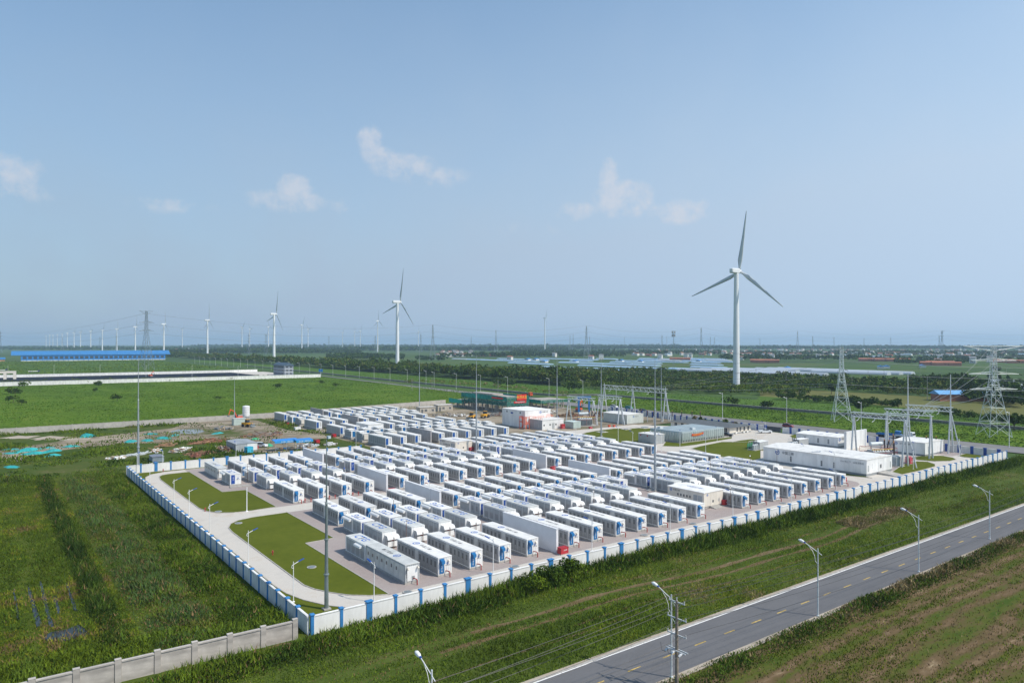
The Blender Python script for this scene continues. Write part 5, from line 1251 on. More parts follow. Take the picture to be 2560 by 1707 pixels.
# ------------------------------------------------------------ sheds, silo, canopies and heaps
t = prefab('site_shed', 35.4, 42.4, 158.6, 170.4, 2.6, 'grey flat roofed site shed with one white end panel', 'shed', wall=panel_grey, roof=M('weathered_grey_roof', (.30, .32, .34), .6, .15, .4), ridge=.25, plinth=.1, seams=1.2)
door(t, 'f', 3.6, 3.2, .2, 2.4, white, 'end_panel')
for k in range(4): door(t, 'l', 1.5 + k * 2.6, .9, .2, 2.1, shade_grey, 'door')
t = prefab('site_shed', 9.0, 12.2, 151.6, 156.8, 1.75, 'small low blue grey shed behind the white wall', 'shed', wall=M('blue_grey_sheet', (.22, .27, .31), .6, .1, 1), roof=M('blue_grey_roof', (.18, .20, .24), .6, .12, 1), ridge=.1, plinth=.1, seams=.9)
for p, lab in (((148.1, 235.5), 'small grey block hut with dark doorway, nearer the silo side'), ((162.1, 241.2), 'small grey block hut with dark doorway, nearer the unfinished building')):
    t = thing('block_hut', p, R(-8), lab, 'hut')
    MB().box(0, 8.5, 0, 5.5, -.05, 3.1).build('wall', M('block_wall', (.48, .43, .36)), t); MB().box(-.25, 8.75, -.25, 5.75, 3.1, 3.32).build('roof', M('pale_slab', (.55, .51, .46), .9, .1, 1), t)
    MB().box(.7, 1.7, -.04, 0.01, 0, 2.2).build('doorway', vent_dark, t)
    for x in (2.6, 6.4): MB().box(x, x + 1.3, -.04, 0.01, 1.0, 2.1).build('window', vent_dark, t)
t = thing('silo', (64.1, 245.4), 0, 'white upright cement silo on legs beside the green container', 'silo')
MB().lathe([(.3, 1.2), (1.55, 3.2), (1.55, 7.5), (1.45, 7.65), (.2, 7.9)], 20).build('drum', white, t)
for k in range(4): MB().tube([(1.45 * math.cos(k * 1.57 + .78), 1.45 * math.sin(k * 1.57 + .78), 0), (1.45 * math.cos(k * 1.57 + .78), 1.45 * math.sin(k * 1.57 + .78), 3.8)], .12, 6).build('leg', steel, t)
rr = MB()
for z in (4.0, 5.1, 6.2, 7.2): rr.lathe([(1.55, z), (1.63, z + .03), (1.63, z + .12), (1.55, z + .15)], 20)
tag(rr.build('hoop', white, t), kind='stuff')
t = prefab('site_container', (56.7, 239.1)[0], (56.7, 239.1)[0] + 5.2, (56.7, 239.1)[1] - 1, (56.7, 239.1)[1] + 2, 3.0, 'pale green container beside the white silo', 'container', wall=M('pale_green_panel', (.42, .50, .46)), roof=roof_grey, plinth=.08, seams=1.7)
def canopy(p, w, l, rz, label, txt):
    t = thing('canopy', p, rz, label, 'canopy')
    for x in (.15, w / 2, w - .15):
        for y in (.15, l - .15): MB().tube([(x, y, 0), (x, y, 3.3)], .06, 6).build('post', steel, t)
    MB().prism([(-.2, 3.30), (l + .2, 3.55), (l + .2, 3.65), (-.2, 3.40)], -.3, w + .3, 'x').build('roof', M('bright_blue_sheet', (.03, .23, .62), .5, .08, 1), t)
    f = MB().box(-.3, w + .3, -.28, -.22, 2.70, 3.38).build('fascia', M('fascia_blue', (.03, .30, .62), .5, .06, 1), t)
    on_wall(text_mesh(txt, .5, ink_white), 'lettering', f, (w / 2, -.30, 3.04), '-y')
    for k in range(5): MB().box(.6 + k * w / 6, .6 + k * w / 6 + w / 8, .8, l - .6, .55, .75 + .1 * (k % 2)).build('work_bench', [steel_dk, wood, car_blue][k % 3], t)
canopy((46.2, 152.0), 7.6, 3.4, R(-2), 'longer blue site canopy with sign along its edge', '安全第一 预防为主')
canopy((52.6, 149.6), 5.2, 3.0, R(-2), 'shorter blue site canopy in front of the longer one', '安全第一 预防为主')
for k in range(1):
    MB()
def heap(p, w, l, h, mats, n, label, cat='heap', name='scrap_heap', long=False):
    t = thing(name, p, random.uniform(0, 3), label, cat)
    bs = [MB() for _ in mats]
    for i in range(n):
        a = random.uniform(0, 6.28); q = random.random() ** .6
        x, y = q * w * .5 * math.cos(a), q * l * .5 * math.sin(a); z = (1 - q) * h * random.uniform(.3, 1)
        b = bs[i % len(mats)]; k = len(b.v)
        s = (random.uniform(1.0, 2.6), .14, .1) if long else (random.uniform(.2, .6), random.uniform(.2, .5), random.uniform(.1, .35))
        b.box(-s[0], s[0], -s[1], s[1], 0, s[2] * 2)
        mt = Matrix.Translation((x, y, z)) @ Matrix.Rotation(random.uniform(0, 3.1) if not long else random.gauss(0, .35), 4, 'Z') @ Matrix.Rotation(random.gauss(0, .15), 4, 'Y')
        b.v[k:] = [tuple(mt @ Vector(v)) for v in b.v[k:]]
    for b, m in zip(bs, mats): tag(b.build('debris', m, t), kind='stuff')
dull = M('rubble_grey', (.30, .27, .24), .95, .25, 2); sand = M('sand', (.42, .34, .24), .95, .12, 1)
for p, w, l, h, ms, n, lab, lg in (((49.8, 227.7), 9, 6, 1.2, [dull, steel_dk, sand], 90, 'grey rubble heap left of the yellow loader', False), ((54.6, 195), 12, 7, 1.6, [rust, wood, dull], 130, 'rusty scrap heap on the track below the loader', True),
                                  ((61.2, 196.2), 6, 5, 1.0, [dull, rust], 50, 'grey scrap at the right end of the rusty heap', False), ((34.6, 188.9), 14, 6, 1.2, [rust, brick, wood], 110, 'red brown heap of planks left of the grey shed', True),
                                  ((33.3, 165.5), 10, 4, 1.5, [rust, wood, dull], 90, 'heap of rusty formwork in front of the grey shed', True), ((20.8, 171.4), 6, 5, 1.2, [wood, white, dull], 50, 'timber and white sacks near the middle of the site', True),
                                  ((19.6, 187.4), 4, 4, 1.6, [wood], 30, 'pile of pale timber pallets by the dirt track', True), ((24.7, 161.1), 8, 4, .8, [wood, rust], 60, 'low heap of boards behind the white wall', True), ((22.2, 155.7), 6, 3, .7, [brick, rust], 40, 'red heap of bricks behind the white wall', False),
                                  ((1.4, 167.3), 6, 3, .5, [sand, white], 30, 'pale heap of plaster bags at the track side', False), ((14.6, 177.2), 9, 2, .5, [white, wood], 26, 'row of pale boards laid by the track', True), ((8.4, 172.2), 9, 2, .4, [steel], 26, 'bundle of blue grey tubes laid by the track', True),
                                  ((157.9, 213.1), 10, 6, 1.0, [dull, sand, white], 90, 'pale rubble left of the yellow loader near the huts', False), ((154.5, 220.6), 14, 6, .9, [sand, dull], 90, 'sandy spoil heap in front of the block huts', False), ((174.5, 205.6), 10, 5, 1.6, [steel_dk, rust, dull], 90, 'dark heap of formwork beside the control house', True),
                                  ((201.5, 180.5), 14, 7, 2.2, [M('brown_soil', (.22, .14, .08), .95, .2, 1)], 140, 'brown spoil heap under the lower gantry', False), ((213.4, 171.7), 9, 6, 2.5, [M('brown_soil', (.22, .14, .08))], 110, 'brown spoil heap behind the grey green prefab', False), ((204.9, 198.3), 8, 5, 1.6, [sand, dull, white], 70, 'pale rubble behind the control house', False),
                                  ((59.5, 157.6), 7, 3, .7, [white, dull, steel], 60, 'pale rubbish strewn right of the blue canopy', False), ((67.4, 155.4), 6, 3, .5, [white, dull], 40, 'pale scraps at the foot of the site lamp', False), ((184.5, 205.7), 5, 4, 1.2, [white], 18, 'white blocks stacked behind the control house', False)):
    heap(p, w, l, h, ms, n, lab, long=lg)
for p, m, s, lab in (((76.6, 175.6), red, 1.4, 'red box on the weeds beside the tall grey containers'), ((73.2, 172.4), M('blue_white', (.5, .6, .7), .5, .1, 1), 1.2, 'white and red sack near the red box'), ((64.7, 162.5), red, 1.6, 'red sign box right of the blue canopy'), ((73.1, 206.9), white, 1.3, 'pale concrete block on the soil, left of a pair'), ((74.5, 207.5), white, 1.3, 'pale concrete block on the soil, right of a pair'),
                     ((76.5, 226.2), red, 1.2, 'small red box beside the second container row'), ((43.1, 162.7), red, 1.3, 'red machine beside the white car'), ((184.7, 136), orange, 1.0, 'orange cabinet standing under the lower gantry'), ((186.4, 134.8), M('red_orange', (.6, .10, .05), .5, .1, 1), 1.0, 'red orange crate under the lower gantry'), ((38.7, 155.9), M('cyan_panel', (.05, .42, .60), .5, .1, 1), 2.2, 'bright cyan stacked panels in front of the grey shed'), ((17.6, 138.8), red, .9, 'red hydrant box at the far white wall')):
    t = thing('site_box', p, .3, lab, 'box'); MB().box(-s / 2, s / 2, -s * .4, s * .4, 0, s * .8).build('box_body', m, t); MB().box(-s / 2 - .05, s / 2 + .05, -s * .4 - .05, s * .4 + .05, s * .8, s * .8 + .08).build('lid', m, t)
def mound(p, w, l, h, m, label, rz=0, cat='dust net', name='dust_net'):
    b = MB(); n, k = 14, 5
    v = [(0, 0, h)]; f = []
    for j in range(1, k + 1):
        for i in range(n):
            a = 2 * math.pi * i / n; q = j / k; rr = q * (1 + .25 * math.sin(i * 2.3 + w) * q)
            v.append((rr * w / 2 * math.cos(a), rr * l / 2 * math.sin(a), max(0, h * (1 - q ** 1.5) + random.uniform(-.12, .12) * h * (j < k)) - .05 * (j == k)))
    for i in range(n): f.append((0, 1 + i, 1 + (i + 1) % n))
    for j in range(k - 1):
        for i in range(n): f.append((1 + j * n + i, 1 + (j + 1) * n + i, 1 + (j + 1) * n + (i + 1) % n, 1 + j * n + (i + 1) % n))
    o = b.add(v, f).build(name, m, None, (*p, 0), rz=rz); tag(o, label, cat, 'teal dust nets on the weeds' if name == 'dust_net' else None)
NETS = [((0.6, 233.9), 8, 5, 1.3, 'teal dust net mound nearest the long concrete wall'), ((11.6, 207.4), 6, 4, .8, 'teal dust net just left of the far corner mast'), ((17.2, 207.2), 7, 4, .6, 'faded teal dust net just right of the far corner mast'), ((23.1, 209.8), 7, 4, .8, 'teal dust net right of the far corner mast'), ((28.6, 217.4), 5, 3, .5, 'small teal net near the muddy pool'),
        ((-19.6, 203.8), 9, 5, 1.0, 'broad teal dust net towards the left edge'), ((-18.4, 194.2), 7, 4, .8, 'crumpled teal net in front of the broad one'), ((-13.1, 196.8), 6, 3, .9, 'teal net mound right of the broad one'), ((-14, 185.8), 6, 3, .7, 'teal net strip nearest the track'), ((-7.1, 206.1), 6, 3, .6, 'thin teal net in the middle of the weeds'),
        ((-24.1, 210.6), 5, 3, .4, 'small teal net near the left edge, upper'), ((-24.4, 199.8), 5, 3, .4, 'small teal net near the left edge, lower'), ((-13.9, 207.6), 5, 2.5, .4, 'faint teal net above the row of mounds'), ((-25.2, 168.2), 5, 3, .5, 'teal net left of the track bend'), ((21.9, 227), 6, 3, .5, 'teal net close under the concrete wall'), ((43.8, 213.8), 6, 3, .5, 'green net along the upper track')]
for p, w, l, h, lab in NETS: mound(p, w, l, h, teal_net, lab, random.uniform(0, 3))
mound((48.6, 165.8), 2.6, 2.2, 1.0, M('green_tarp', (.02, .32, .16), .6, .1, 1), 'green tarpaulin lump beside the blue canopy', 0, 'tarpaulin', 'tarpaulin')
mound((50.1, 186.8), 3.6, 2.0, .6, M('green_tarp', (.02, .32, .16)), 'green tarpaulin behind the grey shed', 0, 'tarpaulin', 'tarpaulin')
# fire hydrants, manholes in the plant
def hydrant(p, label):
    t = thing('hydrant', p, 0, label, 'hydrant', 'red hydrants')
    MB().lathe([(.14, 0), (.14, .08), (.09, .1), (.09, .65), (.14, .67), (.14, .75), (.05, .85)], 8).build('standpipe', pipe_red, t)
    MB().tube([(-.2, 0, .55), (.2, 0, .55)], .07, 6).build('outlet', pipe_red, t)
hydrant((7.0, 36.0), 'red hydrant on the nearer lawn'); hydrant((5.9, 76.5), 'red hydrant at the edge of the further lawn'); hydrant((8.5, 133.4), 'red hydrant by the far white wall')
for k, u in enumerate((26.2, 32.0, 37.8)):
    for q, du in enumerate((0, 1.4)): hydrant((u + du, 72.0), f'short red standpipe beside the third battery row, {ORD[2 * k + q]} from the left')
def manhole(p, label):
    t = thing('manhole', p, 0, label, 'manhole', 'manhole covers'); MB().lathe([(.75, 0), (.75, .09), (.6, .09)], 14).build('ring', conc, t); MB().lathe([(.58, .02), (.58, .10)], 14).build('cover', steel_dk, t)
for p, lab in (((16.6, 6.0), 'manhole by the corner of the gravel'), ((36.2, 6.2), 'manhole behind the front wall near the middle lamps'), ((67.0, 6.8), 'manhole on gravel left of the nearer cream hut'), ((81.2, 6.9), 'manhole in front of the nearer cream hut'), ((112, 6.6), 'manhole on gravel right of the cream hut'), ((134, 6.8), 'manhole near the right end of the gravel'), ((9.8, 25.5), 'manhole on the nearer lawn'), ((8.6, 61.5), 'manhole at the rounded corner of the nearer lawn'), ((8.0, 74.2), 'manhole at the corner of the further lawn')):
    manhole((*p, .045), lab)
for p, w, lab in (((194.8, 124.8), 5.5, 'round water basin with concrete rim on the gantry lawn'), ((169.6, 124.7), 3.6, 'concrete slab with cover on the gantry lawn'), ((184.3, 125.6), 3.4, 'second concrete slab with cover on the gantry lawn')):
    t = thing('concrete_pad', p, R(-5), lab, 'pad'); MB().box(-w / 2, w / 2, -w / 2, w / 2, 0, .18).build('slab', M('pale_slab', (.55, .51, .46)), t); MB().lathe([(w * .3, .18), (w * .3, .3)], 16).build('cover', steel_dk, t)
t = thing('slatted_gate', (226.3, 80.6, 0), R(90), 'dark sliding gate in the side road wall', 'gate')
for k in range(14): MB().box(k * .52, k * .52 + .40, -.08, .08, .1, 2.0).build('slat', M('gate_dark', (.04, .05, .07), .5, .1, 2), t)
MB().box(-.1, 7.3, -.05, .05, 2.0, 2.12).build('top_rail', M('gate_dark', (.04, .05, .07)), t)

# ------------------------------------------------------------ wind turbines
def blade_mesh():
    b = MB(); v = []; f = []
    st = [(1.2, 1.9, 1.7, 0), (3.5, 2.0, 1.5, .1), (9, 3.7, .9, .22), (16, 3.1, .7, .18), (28, 2.1, .45, .10), (40, 1.3, .26, .05), (46.5, .7, .14, .02), (47.8, .25, .08, 0)]
    for r, c, th, tw in st:
        for k, (x, y) in enumerate(((-.30, 0), (-.12, .5), (.25, .34), (.70, 0), (.25, -.34), (-.12, -.5))):
            X, Y = x * c, y * th
            v.append((Y * math.cos(tw) - X * math.sin(tw) - .0006 * r * r, X * math.cos(tw) + Y * math.sin(tw), r))
    n = 6
    for i in range(len(st) - 1):
        for k in range(n): f.append((i * n + k, i * n + (k + 1) % n, (i + 1) * n + (k + 1) % n, (i + 1) * n + k))
    f += [tuple(reversed(range(n))), tuple(range(len(v) - n, len(v)))]
    return b.add(v, f).mesh('blade', blade_grey, True)
bl_me = blade_mesh()
tower_me = MB().lathe([(2.75, -.5), (2.70, .6), (2.5, 25), (2.25, 50), (1.95, 75), (1.75, 90.8), (1.75, 91.2)], 28).mesh('tower', turbine_white, True)
nb = MB(); nv = []; 
for x, w, z0, z1 in ((-7.6, 1.3, 91.6, 94.4), (-7.0, 1.7, 91.2, 94.8), (1.6, 1.85, 91.1, 95.1), (3.0, 1.6, 91.4, 94.8), (3.4, 1.2, 91.8, 94.4)):
    nv += [(x, -w * .8, z0), (x, -w, z0 + .5), (x, -w, z1 - .6), (x, -w * .7, z1), (x, w * .7, z1), (x, w, z1 - .6), (x, w, z0 + .5), (x, w * .8, z0)]
nf = [tuple(range(8)), tuple(reversed(range(32, 40)))]
for i in range(4):
    for k in range(8): nf.append((i * 8 + k, i * 8 + 8 + k, i * 8 + 8 + (k + 1) % 8, i * 8 + (k + 1) % 8))
nac_me = nb.add(nv, nf).mesh('nacelle', turbine_white)
hub_me = MB().lathe([(1.3, 0), (1.55, .6), (1.55, 1.9), (1.2, 2.7), (.5, 3.2), (.05, 3.3)], 16).mesh('hub', turbine_white, True)
def turbine(p, phase, label, rz=R(4), H=93):
    t = thing('wind_turbine', (*p[:2], 0), rz, label, 'wind turbine', 'white wind turbines')
    tw = put('tower', tower_me, t); tw.scale = (1, 1, (H - 2) / 91); put('nacelle', nac_me, t, (0, 0, H - 93))
    h = put('hub', hub_me, t, (3.3, 0, H)); h.rotation_euler = (0, R(90), 0)
    for k in range(3):
        b = put('blade', bl_me, t, (4.7, 0, H)); b.rotation_euler = (phase + k * 2 * math.pi / 3, 0, 0)
    return t
turbine((447, 261), R(8.4), 'largest, nearest white wind turbine')
turbine((432, 802), R(12.4), 'second nearest white wind turbine, standing right behind the hedge belt')
TUR = [(685, 1400, 14, 'third nearest wind turbine, in line with the grey three storey house'), (518.5, 1777, 3, 'fourth wind turbine of the receding row'), (409.5, 2139, 2, 'fifth wind turbine of the row, right end of the blue factory'), (338, 2489, 10, 'sixth wind turbine of the row, left of the dark pylon'), (292, 2866, 0, 'seventh wind turbine of the row'),
       (255.6, 3073, 38, 'eighth wind turbine of the row, with tilted blades'), (226.6, 3447, 70, 'ninth wind turbine of the row'), (201, 3765, 60, 'tenth wind turbine of the row'), (184.9, 3924, 50, 'eleventh wind turbine of the row'), (168, 4081, 4, 'twelfth wind turbine of the row'), (155, 4342, 40, 'thirteenth wind turbine of the row'),
       (143, 4858, 5, 'fourteenth wind turbine of the row'), (132, 5100, 15, 'fifteenth wind turbine of the row'), (124, 5250, 20, 'sixteenth wind turbine of the row'), (115, 5456, 60, 'leftmost and smallest wind turbine of the row'), (455.5, 2966, 40, 'faint small turbine between fourth and fifth of the row'), (604.8, 2550, 45, 'small turbine just left of two pylons, before the third large one'),
       (624, 2949, 80, 'small turbine behind a pylon, left of the third large one'), (671, 2513, 100, 'small turbine close left of the third large one'), (754.5, 2237, 30, 'left of two small turbines between the second and third'), (770, 2949, 75, 'right of two small turbines between the second and third'), (886.8, 3482, 110, 'left of two faint turbines left of the second'),
       (900.8, 3334, 20, 'right of two faint turbines left of the second'), (944, 1832, 2, 'mid sized turbine close left of the second'), (1046, 3482, 0, 'faint turbine right of the second, beside a pylon'), (856.5, 3800, 30, 'faintest turbine, left of two other faint ones'), (1362, 1620, 32, 'lone turbine near the middle of the horizon')]
HUBS = {518.5: (97, 1902), 409.5: (97, 2289), 338: (97, 2663), 292: (97, 3067), 255.6: (99, 3397), 226.6: (99, 3810), 201: (99, 4161), 184.9: (99, 4337), 168: (99, 4511), 155: (99, 4799), 143: (99, 5370), 132: (99, 5638), 124: (99, 5638), 115: (99, 6030), 455.5: (118, 4267), 604.8: (118, 3670), 624: (118, 4242), 671: (118, 3615), 754.5: (118, 3219), 770: (118, 4242), 886.8: (118, 5010), 900.8: (118, 4797), 944: (130, 3021), 1046: (118, 5010), 856.5: (118, 5436), 1362: (140, 2955)}
for x, d, a, lab in TUR:
    H, d = HUBS.get(x, (93, d)); turbine(far_at(x, d), R(a), lab, R(-28) if x == 1362 else R(4), H)
t = thing('transformer_hut', (428, 796, 0), 0, 'small pale hut at the foot of the second turbine', 'hut')
MB().box(-2, 2, -2, 2, 0, 3).build('wall', house_white, t); MB().box(-2.3, 2.3, -2.3, 2.3, 3, 3.3).build('roof', roof_red, t)
# ------------------------------------------------------------ far buildings
t = thing('factory_hall', (36, 1643, 0), R(-2.8), 'very long blue factory hall with rows of dark windows', 'factory')
FL = 262
MB().box(0, FL, 0, 44, -.1, 1.6).build('base_wall', house_white, t)
MB().box(0, FL, .1, 43.9, 1.6, 12.2).build('wall', M('factory_blue', (.03, .21, .56), .5, .08, .1), t)
MB().prism([(-1.2, 11.8), (45, 11.8), (45, 12.3), (22, 20.5), (-1.2, 12.3)], -16, FL + 10, 'x').build('roof', roof_blue, t)
wm = MB().box(0, 6.6, -.08, .09, 4.6, 9.2).mesh('window', M('factory_window', (.05, .06, .07), .4, .1, 1))
for i in range(29):
    w = put('window', wm, t, (3.5 + i * 8.9, 0, 0))
for i in range(30): MB().box(i * 8.9 + .6, i * 8.9 + 1.3, -.35, .05, 0, 11.8).build('pier', M('factory_blue', (.03, .21, .56)), t)
t = thing('factory_hall', (-90, 1648, 0), R(-2.8), 'small blue and brick shed left of the blue factory hall', 'factory')
MB().box(0, 100, 0, 20, -.1, 4.5).build('wall', M('tan_brick', (.42, .25, .15), .9, .1, .2), t); MB().prism([(-1, 4.5), (21, 4.5), (21, 5), (10, 8), (-1, 5)], -1, 101, 'x').build('roof', roof_blue, t)
t = thing('apartment_house', (241.5, 706, 0), R(2), 'grey three storey house with dark pitched roof by the pond', 'house')
gw = M('grey_house', (.22, .25, .29), .9, .06, .3); 
MB().box(0, 10, 0, 34, -.1, 11.2).build('wall', gw, t)
MB().prism([(-.8, 10.9), (10.8, 10.9), (10.8, 11.3), (5, 14.2), (-.8, 11.3)], -.8, 34.8, 'y').build('roof', M('slate_blue_roof', (.06, .10, .14), .7, .1, .5), t)
for k in range(3):
    for x in (1.8, 6.2): w = MB().box(x, x + 2.0, -.06, .02, 1.2 + k * 3.6, 3.0 + k * 3.6).build('window', glass, t); MB().box(x + .95, x + 1.05, -.1, -.061, 1.2 + k * 3.6, 3.0 + k * 3.6).build('frame', white, w)
    for j in range(8): MB().box(-.06, .02, 1.5 + j * 4.1, 3.6 + j * 4.1, 1.2 + k * 3.6, 3.0 + k * 3.6).build('window', glass, t)
    if k: MB().box(-.05, 10.05, -.12, 34.1, k * 3.6 - .1, k * 3.6 + .25).build('floor_band', white, t)
t = thing('gate_house', (-22, 790, 0), R(-3), 'beige gate frame building at the left edge by the pond', 'gate house')
MB().box(-40, 20, 0, 8, 6.0, 8.0).build('lintel', cream, t)
for x in (-2, 9.5, 17.5): MB().box(x, x + 2.5, 0, 8, -.1, 6.0).build('pier', cream, t)
t = thing('road_sign', (263, 655, 0), R(-60), 'blue direction sign over the road by the grey house', 'road sign')
MB().tube([(0, 0, 0), (0, 0, 8.4)], .16, 8).build('post', steel, t); MB().box(-2.6, 2.6, -.1, .1, 5.2, 8.2).build('sign_panel', M('sign_blue', (.02, .22, .60), .5, .05, 1), t)
for x, d, lab in ((4, 930, 'pale truck by the black pond, at the left edge'), (85, 890, 'pale tank truck by the black pond, right one')): truck(far_at(x, d), R(10), M('navy_paint', (.04, .05, .12), .4, .1, 1), lab, 12, white)
excavator(far_at(965 * .3906, 775), R(40), 'orange excavator working in the black pond', orange)
hm = {}
def house_set(w, l, h, wall, roof, rh=2.4):
    return (MB().box(-w / 2, w / 2, -l / 2, l / 2, -.1, h).mesh('wall', wall), MB().prism([(-w / 2 - .4, h), (w / 2 + .4, h), (w / 2 + .4, h + .3), (0, h + rh), (-w / 2 - .4, h + .3)], -l / 2 - .4, l / 2 + .4, 'y').mesh('roof', roof),
            MB().box(-.6, .6, -.05, .05, 0, 1.5).mesh('window', glass))
HS = [house_set(8, 11, 6.5, house_white, roof_red), house_set(8, 12, 6.5, house_white, M('brown_roof', (.22, .14, .11), .9, .15, .2)), house_set(9, 10, 9.5, house_white, M('grey_tile', (.22, .22, .23), .9, .15, .2)), house_set(8, 20, 3.6, brick, roof_red, 2.0), house_set(10, 42, 4.2, M('brick_shed', (.40, .16, .10), .9, .15, .1), roof_red, 2.2), house_set(9, 22, 4.5, house_white, M('pale_blue_roof', (.35, .48, .60), .6, .1, .2), 1.6)]
def house(p, k, rz, label, grp, name='village_house', cat='house', win=True):
    t = thing(name, (*p[:2], 0), rz, label, cat, grp)
    w, r, g = HS[k]; put('wall', w, t); put('roof', r, t)
    if win:
        x0 = min(v.co.x for v in w.vertices); y0 = min(v.co.y for v in w.vertices)
        for y in (-2.5, 2.5): put('window', g, t, (x0, y, 1.0), R(90)); 
        if k < 3: put('window', g, t, (0, y0, 1.2)); put('window', g, t, (0, y0, 4.2))
VG = [(1092, 1185, 1900, 2900, 34, 'white houses of the village left of the middle horizon'), (1560, 1990, 2000, 3600, 80, 'white and red houses of the village behind the greenhouses'), (1990, 2560, 1900, 3700, 110, 'white and red houses of the village along the right horizon'), (400, 640, 3000, 4200, 34, 'white houses of the village behind the far left turbines')]
vlab = ['distant white village house with red roof', 'distant white village house with brown roof', 'distant tall white village house', 'distant low red brick house', '', 'distant white shed with pale blue roof']
for g, (x0, x1, d0, d1, n, grp) in enumerate(VG):
    where = ['on the middle horizon', 'behind the greenhouses', 'on the right horizon', 'on the left horizon'][g]
    for i in range(n):
        k = random.choice((0, 0, 0, 1, 1, 2, 2, 3, 5))
        house(far_at(random.uniform(x0, x1), random.uniform(d0, d1)), k, random.choice((0, 1.57)) + random.gauss(0, .12), vlab[k] + ' ' + where, grp + ', ' + 'abcdef'[k] * 0 + vlab[k], win=False)
for x, d, k, rz, lab in ((1275, 1560, 0, .3, 'white house with bright red roof among the left greenhouses'), (1386, 1900, 2, .3, 'white gabled house above the greenhouses near the middle'), (1503, 1600, 2, .9, 'tall white house with red roof right of the long armed pylon'), (1478, 1640, 0, .4, 'white house left of the tall one'), (1650, 1620, 2, .5, 'tall white house left of the phone mast'), (1715, 1750, 2, .5, 'pair of white houses right of the phone mast, left one'), (1725, 1780, 2, .5, 'pair of white houses right of the phone mast, right one'),
                         (2046, 1650, 2, .4, 'larger white house with red roof left of the first big pylon'), (2062, 1700, 1, .4, 'white house just right of the larger red roofed one'), (2200, 2050, 0, .4, 'white house above the brick sheds between the pylons'), (2350, 1550, 2, .4, 'white house left of the widest pylon, left of the red shed'), (2432, 1300, 2, .3, 'white gabled house just left of the widest pylon'), (2345, 1300, 1, .4, 'white house beside the largest red roofed shed'), (2475, 1350, 2, .3, 'white house seen through the widest pylon'), (1852, 1550, 1, .5, 'white house with brown roof right of the nearest turbine'), (1930, 1600, 2, .4, 'white house left of the larger red roofed one')):
    house(far_at(x, d), k, rz, lab, None)
for x, d, rz, lab in ((1210, 2000, .65, 'long red roofed shed left of the slim pylon foot, left one'), (1235, 1980, .65, 'long red roofed shed left of the slim pylon foot, right one'), (2175, 1450, .6, 'long brick shed between the pylons, left one'), (2215, 1430, .62, 'long brick shed between the pylons, middle one'), (2245, 1420, .6, 'long brick shed between the pylons, right one'), (2335, 1180, .6, 'large red roofed shed left of the widest pylon, front one'), (2365, 1160, .64, 'large red roofed shed left of the widest pylon, right one'), (2350, 1220, .6, 'large red roofed shed left of the widest pylon, rear one'), (2500, 1350, .6, 'long red roofed shed right of the widest pylon'), (2550, 1300, .6, 'long red roofed shed at the right edge'), (1918, 1330, .6, 'low red roofed shed among the white tunnels'), (1905, 1350, .6, 'low red roofed shed left of the other among tunnels'), (1700, 1500, .6, 'red brick shed behind the phone mast')):
    house(far_at(x, d), 4, rz, lab, None, 'brick_shed', 'shed')
t = thing('farm_shed', (448.8, 112.5), R(-40), 'long shed with pale blue roof beside the widest pylon', 'shed')
MB().box(0, 46, 0, 11, -.1, 4).build('wall', M('brick_shed', (.40, .16, .10)), t); MB().prism([(-.8, 4), (11.8, 4), (11.8, 4.3), (5.5, 6.4), (-.8, 4.3)], -1, 28, 'x').build('roof', M('light_blue_roof', (.16, .38, .66), .5, .08, .2), t); MB().prism([(-.8, 4.05), (11.8, 4.05), (11.8, 4.35), (5.5, 6.45), (-.8, 4.35)], 28.2, 47, 'x').build('roof', M('pale_blue_roof', (.35, .48, .60)), t)
for x, d, lab in ((1340, 1500, 'blue roofed shed at the left end of the greenhouses'), (1320, 1490, 'second blue roofed shed at the left end of the greenhouses'), (1363, 1330, 'bright blue tarpaulin shed between tunnels'), (1555, 1400, 'blue roofed shed among tunnels right of the long armed pylon'), (1440, 1330, 'pale shed among the tunnels near the middle'), (1605, 1330, 'blue roofed shed left of the phone mast'), (1750, 1350, 'blue roofed shed left of the nearest turbine'), (2210, 1010, 'blue sheeted shed right of the first big pylon'), (2225, 1020, 'second blue sheeted shed right of the first big pylon'), (2315, 1060, 'blue tarpaulin shed left of the red roofed sheds'), (1975, 960, 'small blue shed by the thicket left of the first big pylon')):
    t = thing('blue_shed', far_at(x, d), .5, lab, 'shed'); MB().box(0, 16, 0, 8, -.1, 3).build('wall', house_white, t); MB().prism([(-.5, 3), (8.5, 3), (8.5, 3.2), (4, 4.6), (-.5, 3.2)], -.5, 16.5, 'x').build('roof', M('bright_blue_sheet', (.03, .23, .62)), t)
# greenhouses: long plastic tunnels
def tunnel(w, l, h, m):
    pr = [(-w / 2, 0)] + [(-w / 2 * math.cos(a), h * math.sin(a)) for a in (0.35, .8, 1.25, 1.57)] + [(w / 2 * math.cos(a), h * math.sin(a)) for a in (1.25, .8, .35)] + [(w / 2, 0)]
    return MB().prism(pr, 0, l, 'y').mesh('plastic_tunnel', m)
plast = M('greenhouse_plastic', (.46, .55, .64), .35, .12, .03); plast2 = M('greenhouse_plastic_white', (.46, .50, .54), .4, .1, .03)
t1, t2_ = tunnel(11, 92, 3.6, plast), tunnel(11, 92, 3.6, plast2)
def inside(p, x0, x1, d0, d1): pass
ng = 0
GH = [(640, 130, 1), ]
def column_of(u, v):
    X = (u + 33.3) * .8012 - (v + 86) * .5983; D = (u + 33.3) * .5983 + (v + 86) * .8012
    return 1280 + 1790 * X / D, D
low = tunnel(15, 58, 2.2, M('greenhouse_plastic_blue', (.36, .50, .64), .35, .12, .03)); low2 = tunnel(15, 58, 2.4, plast2)
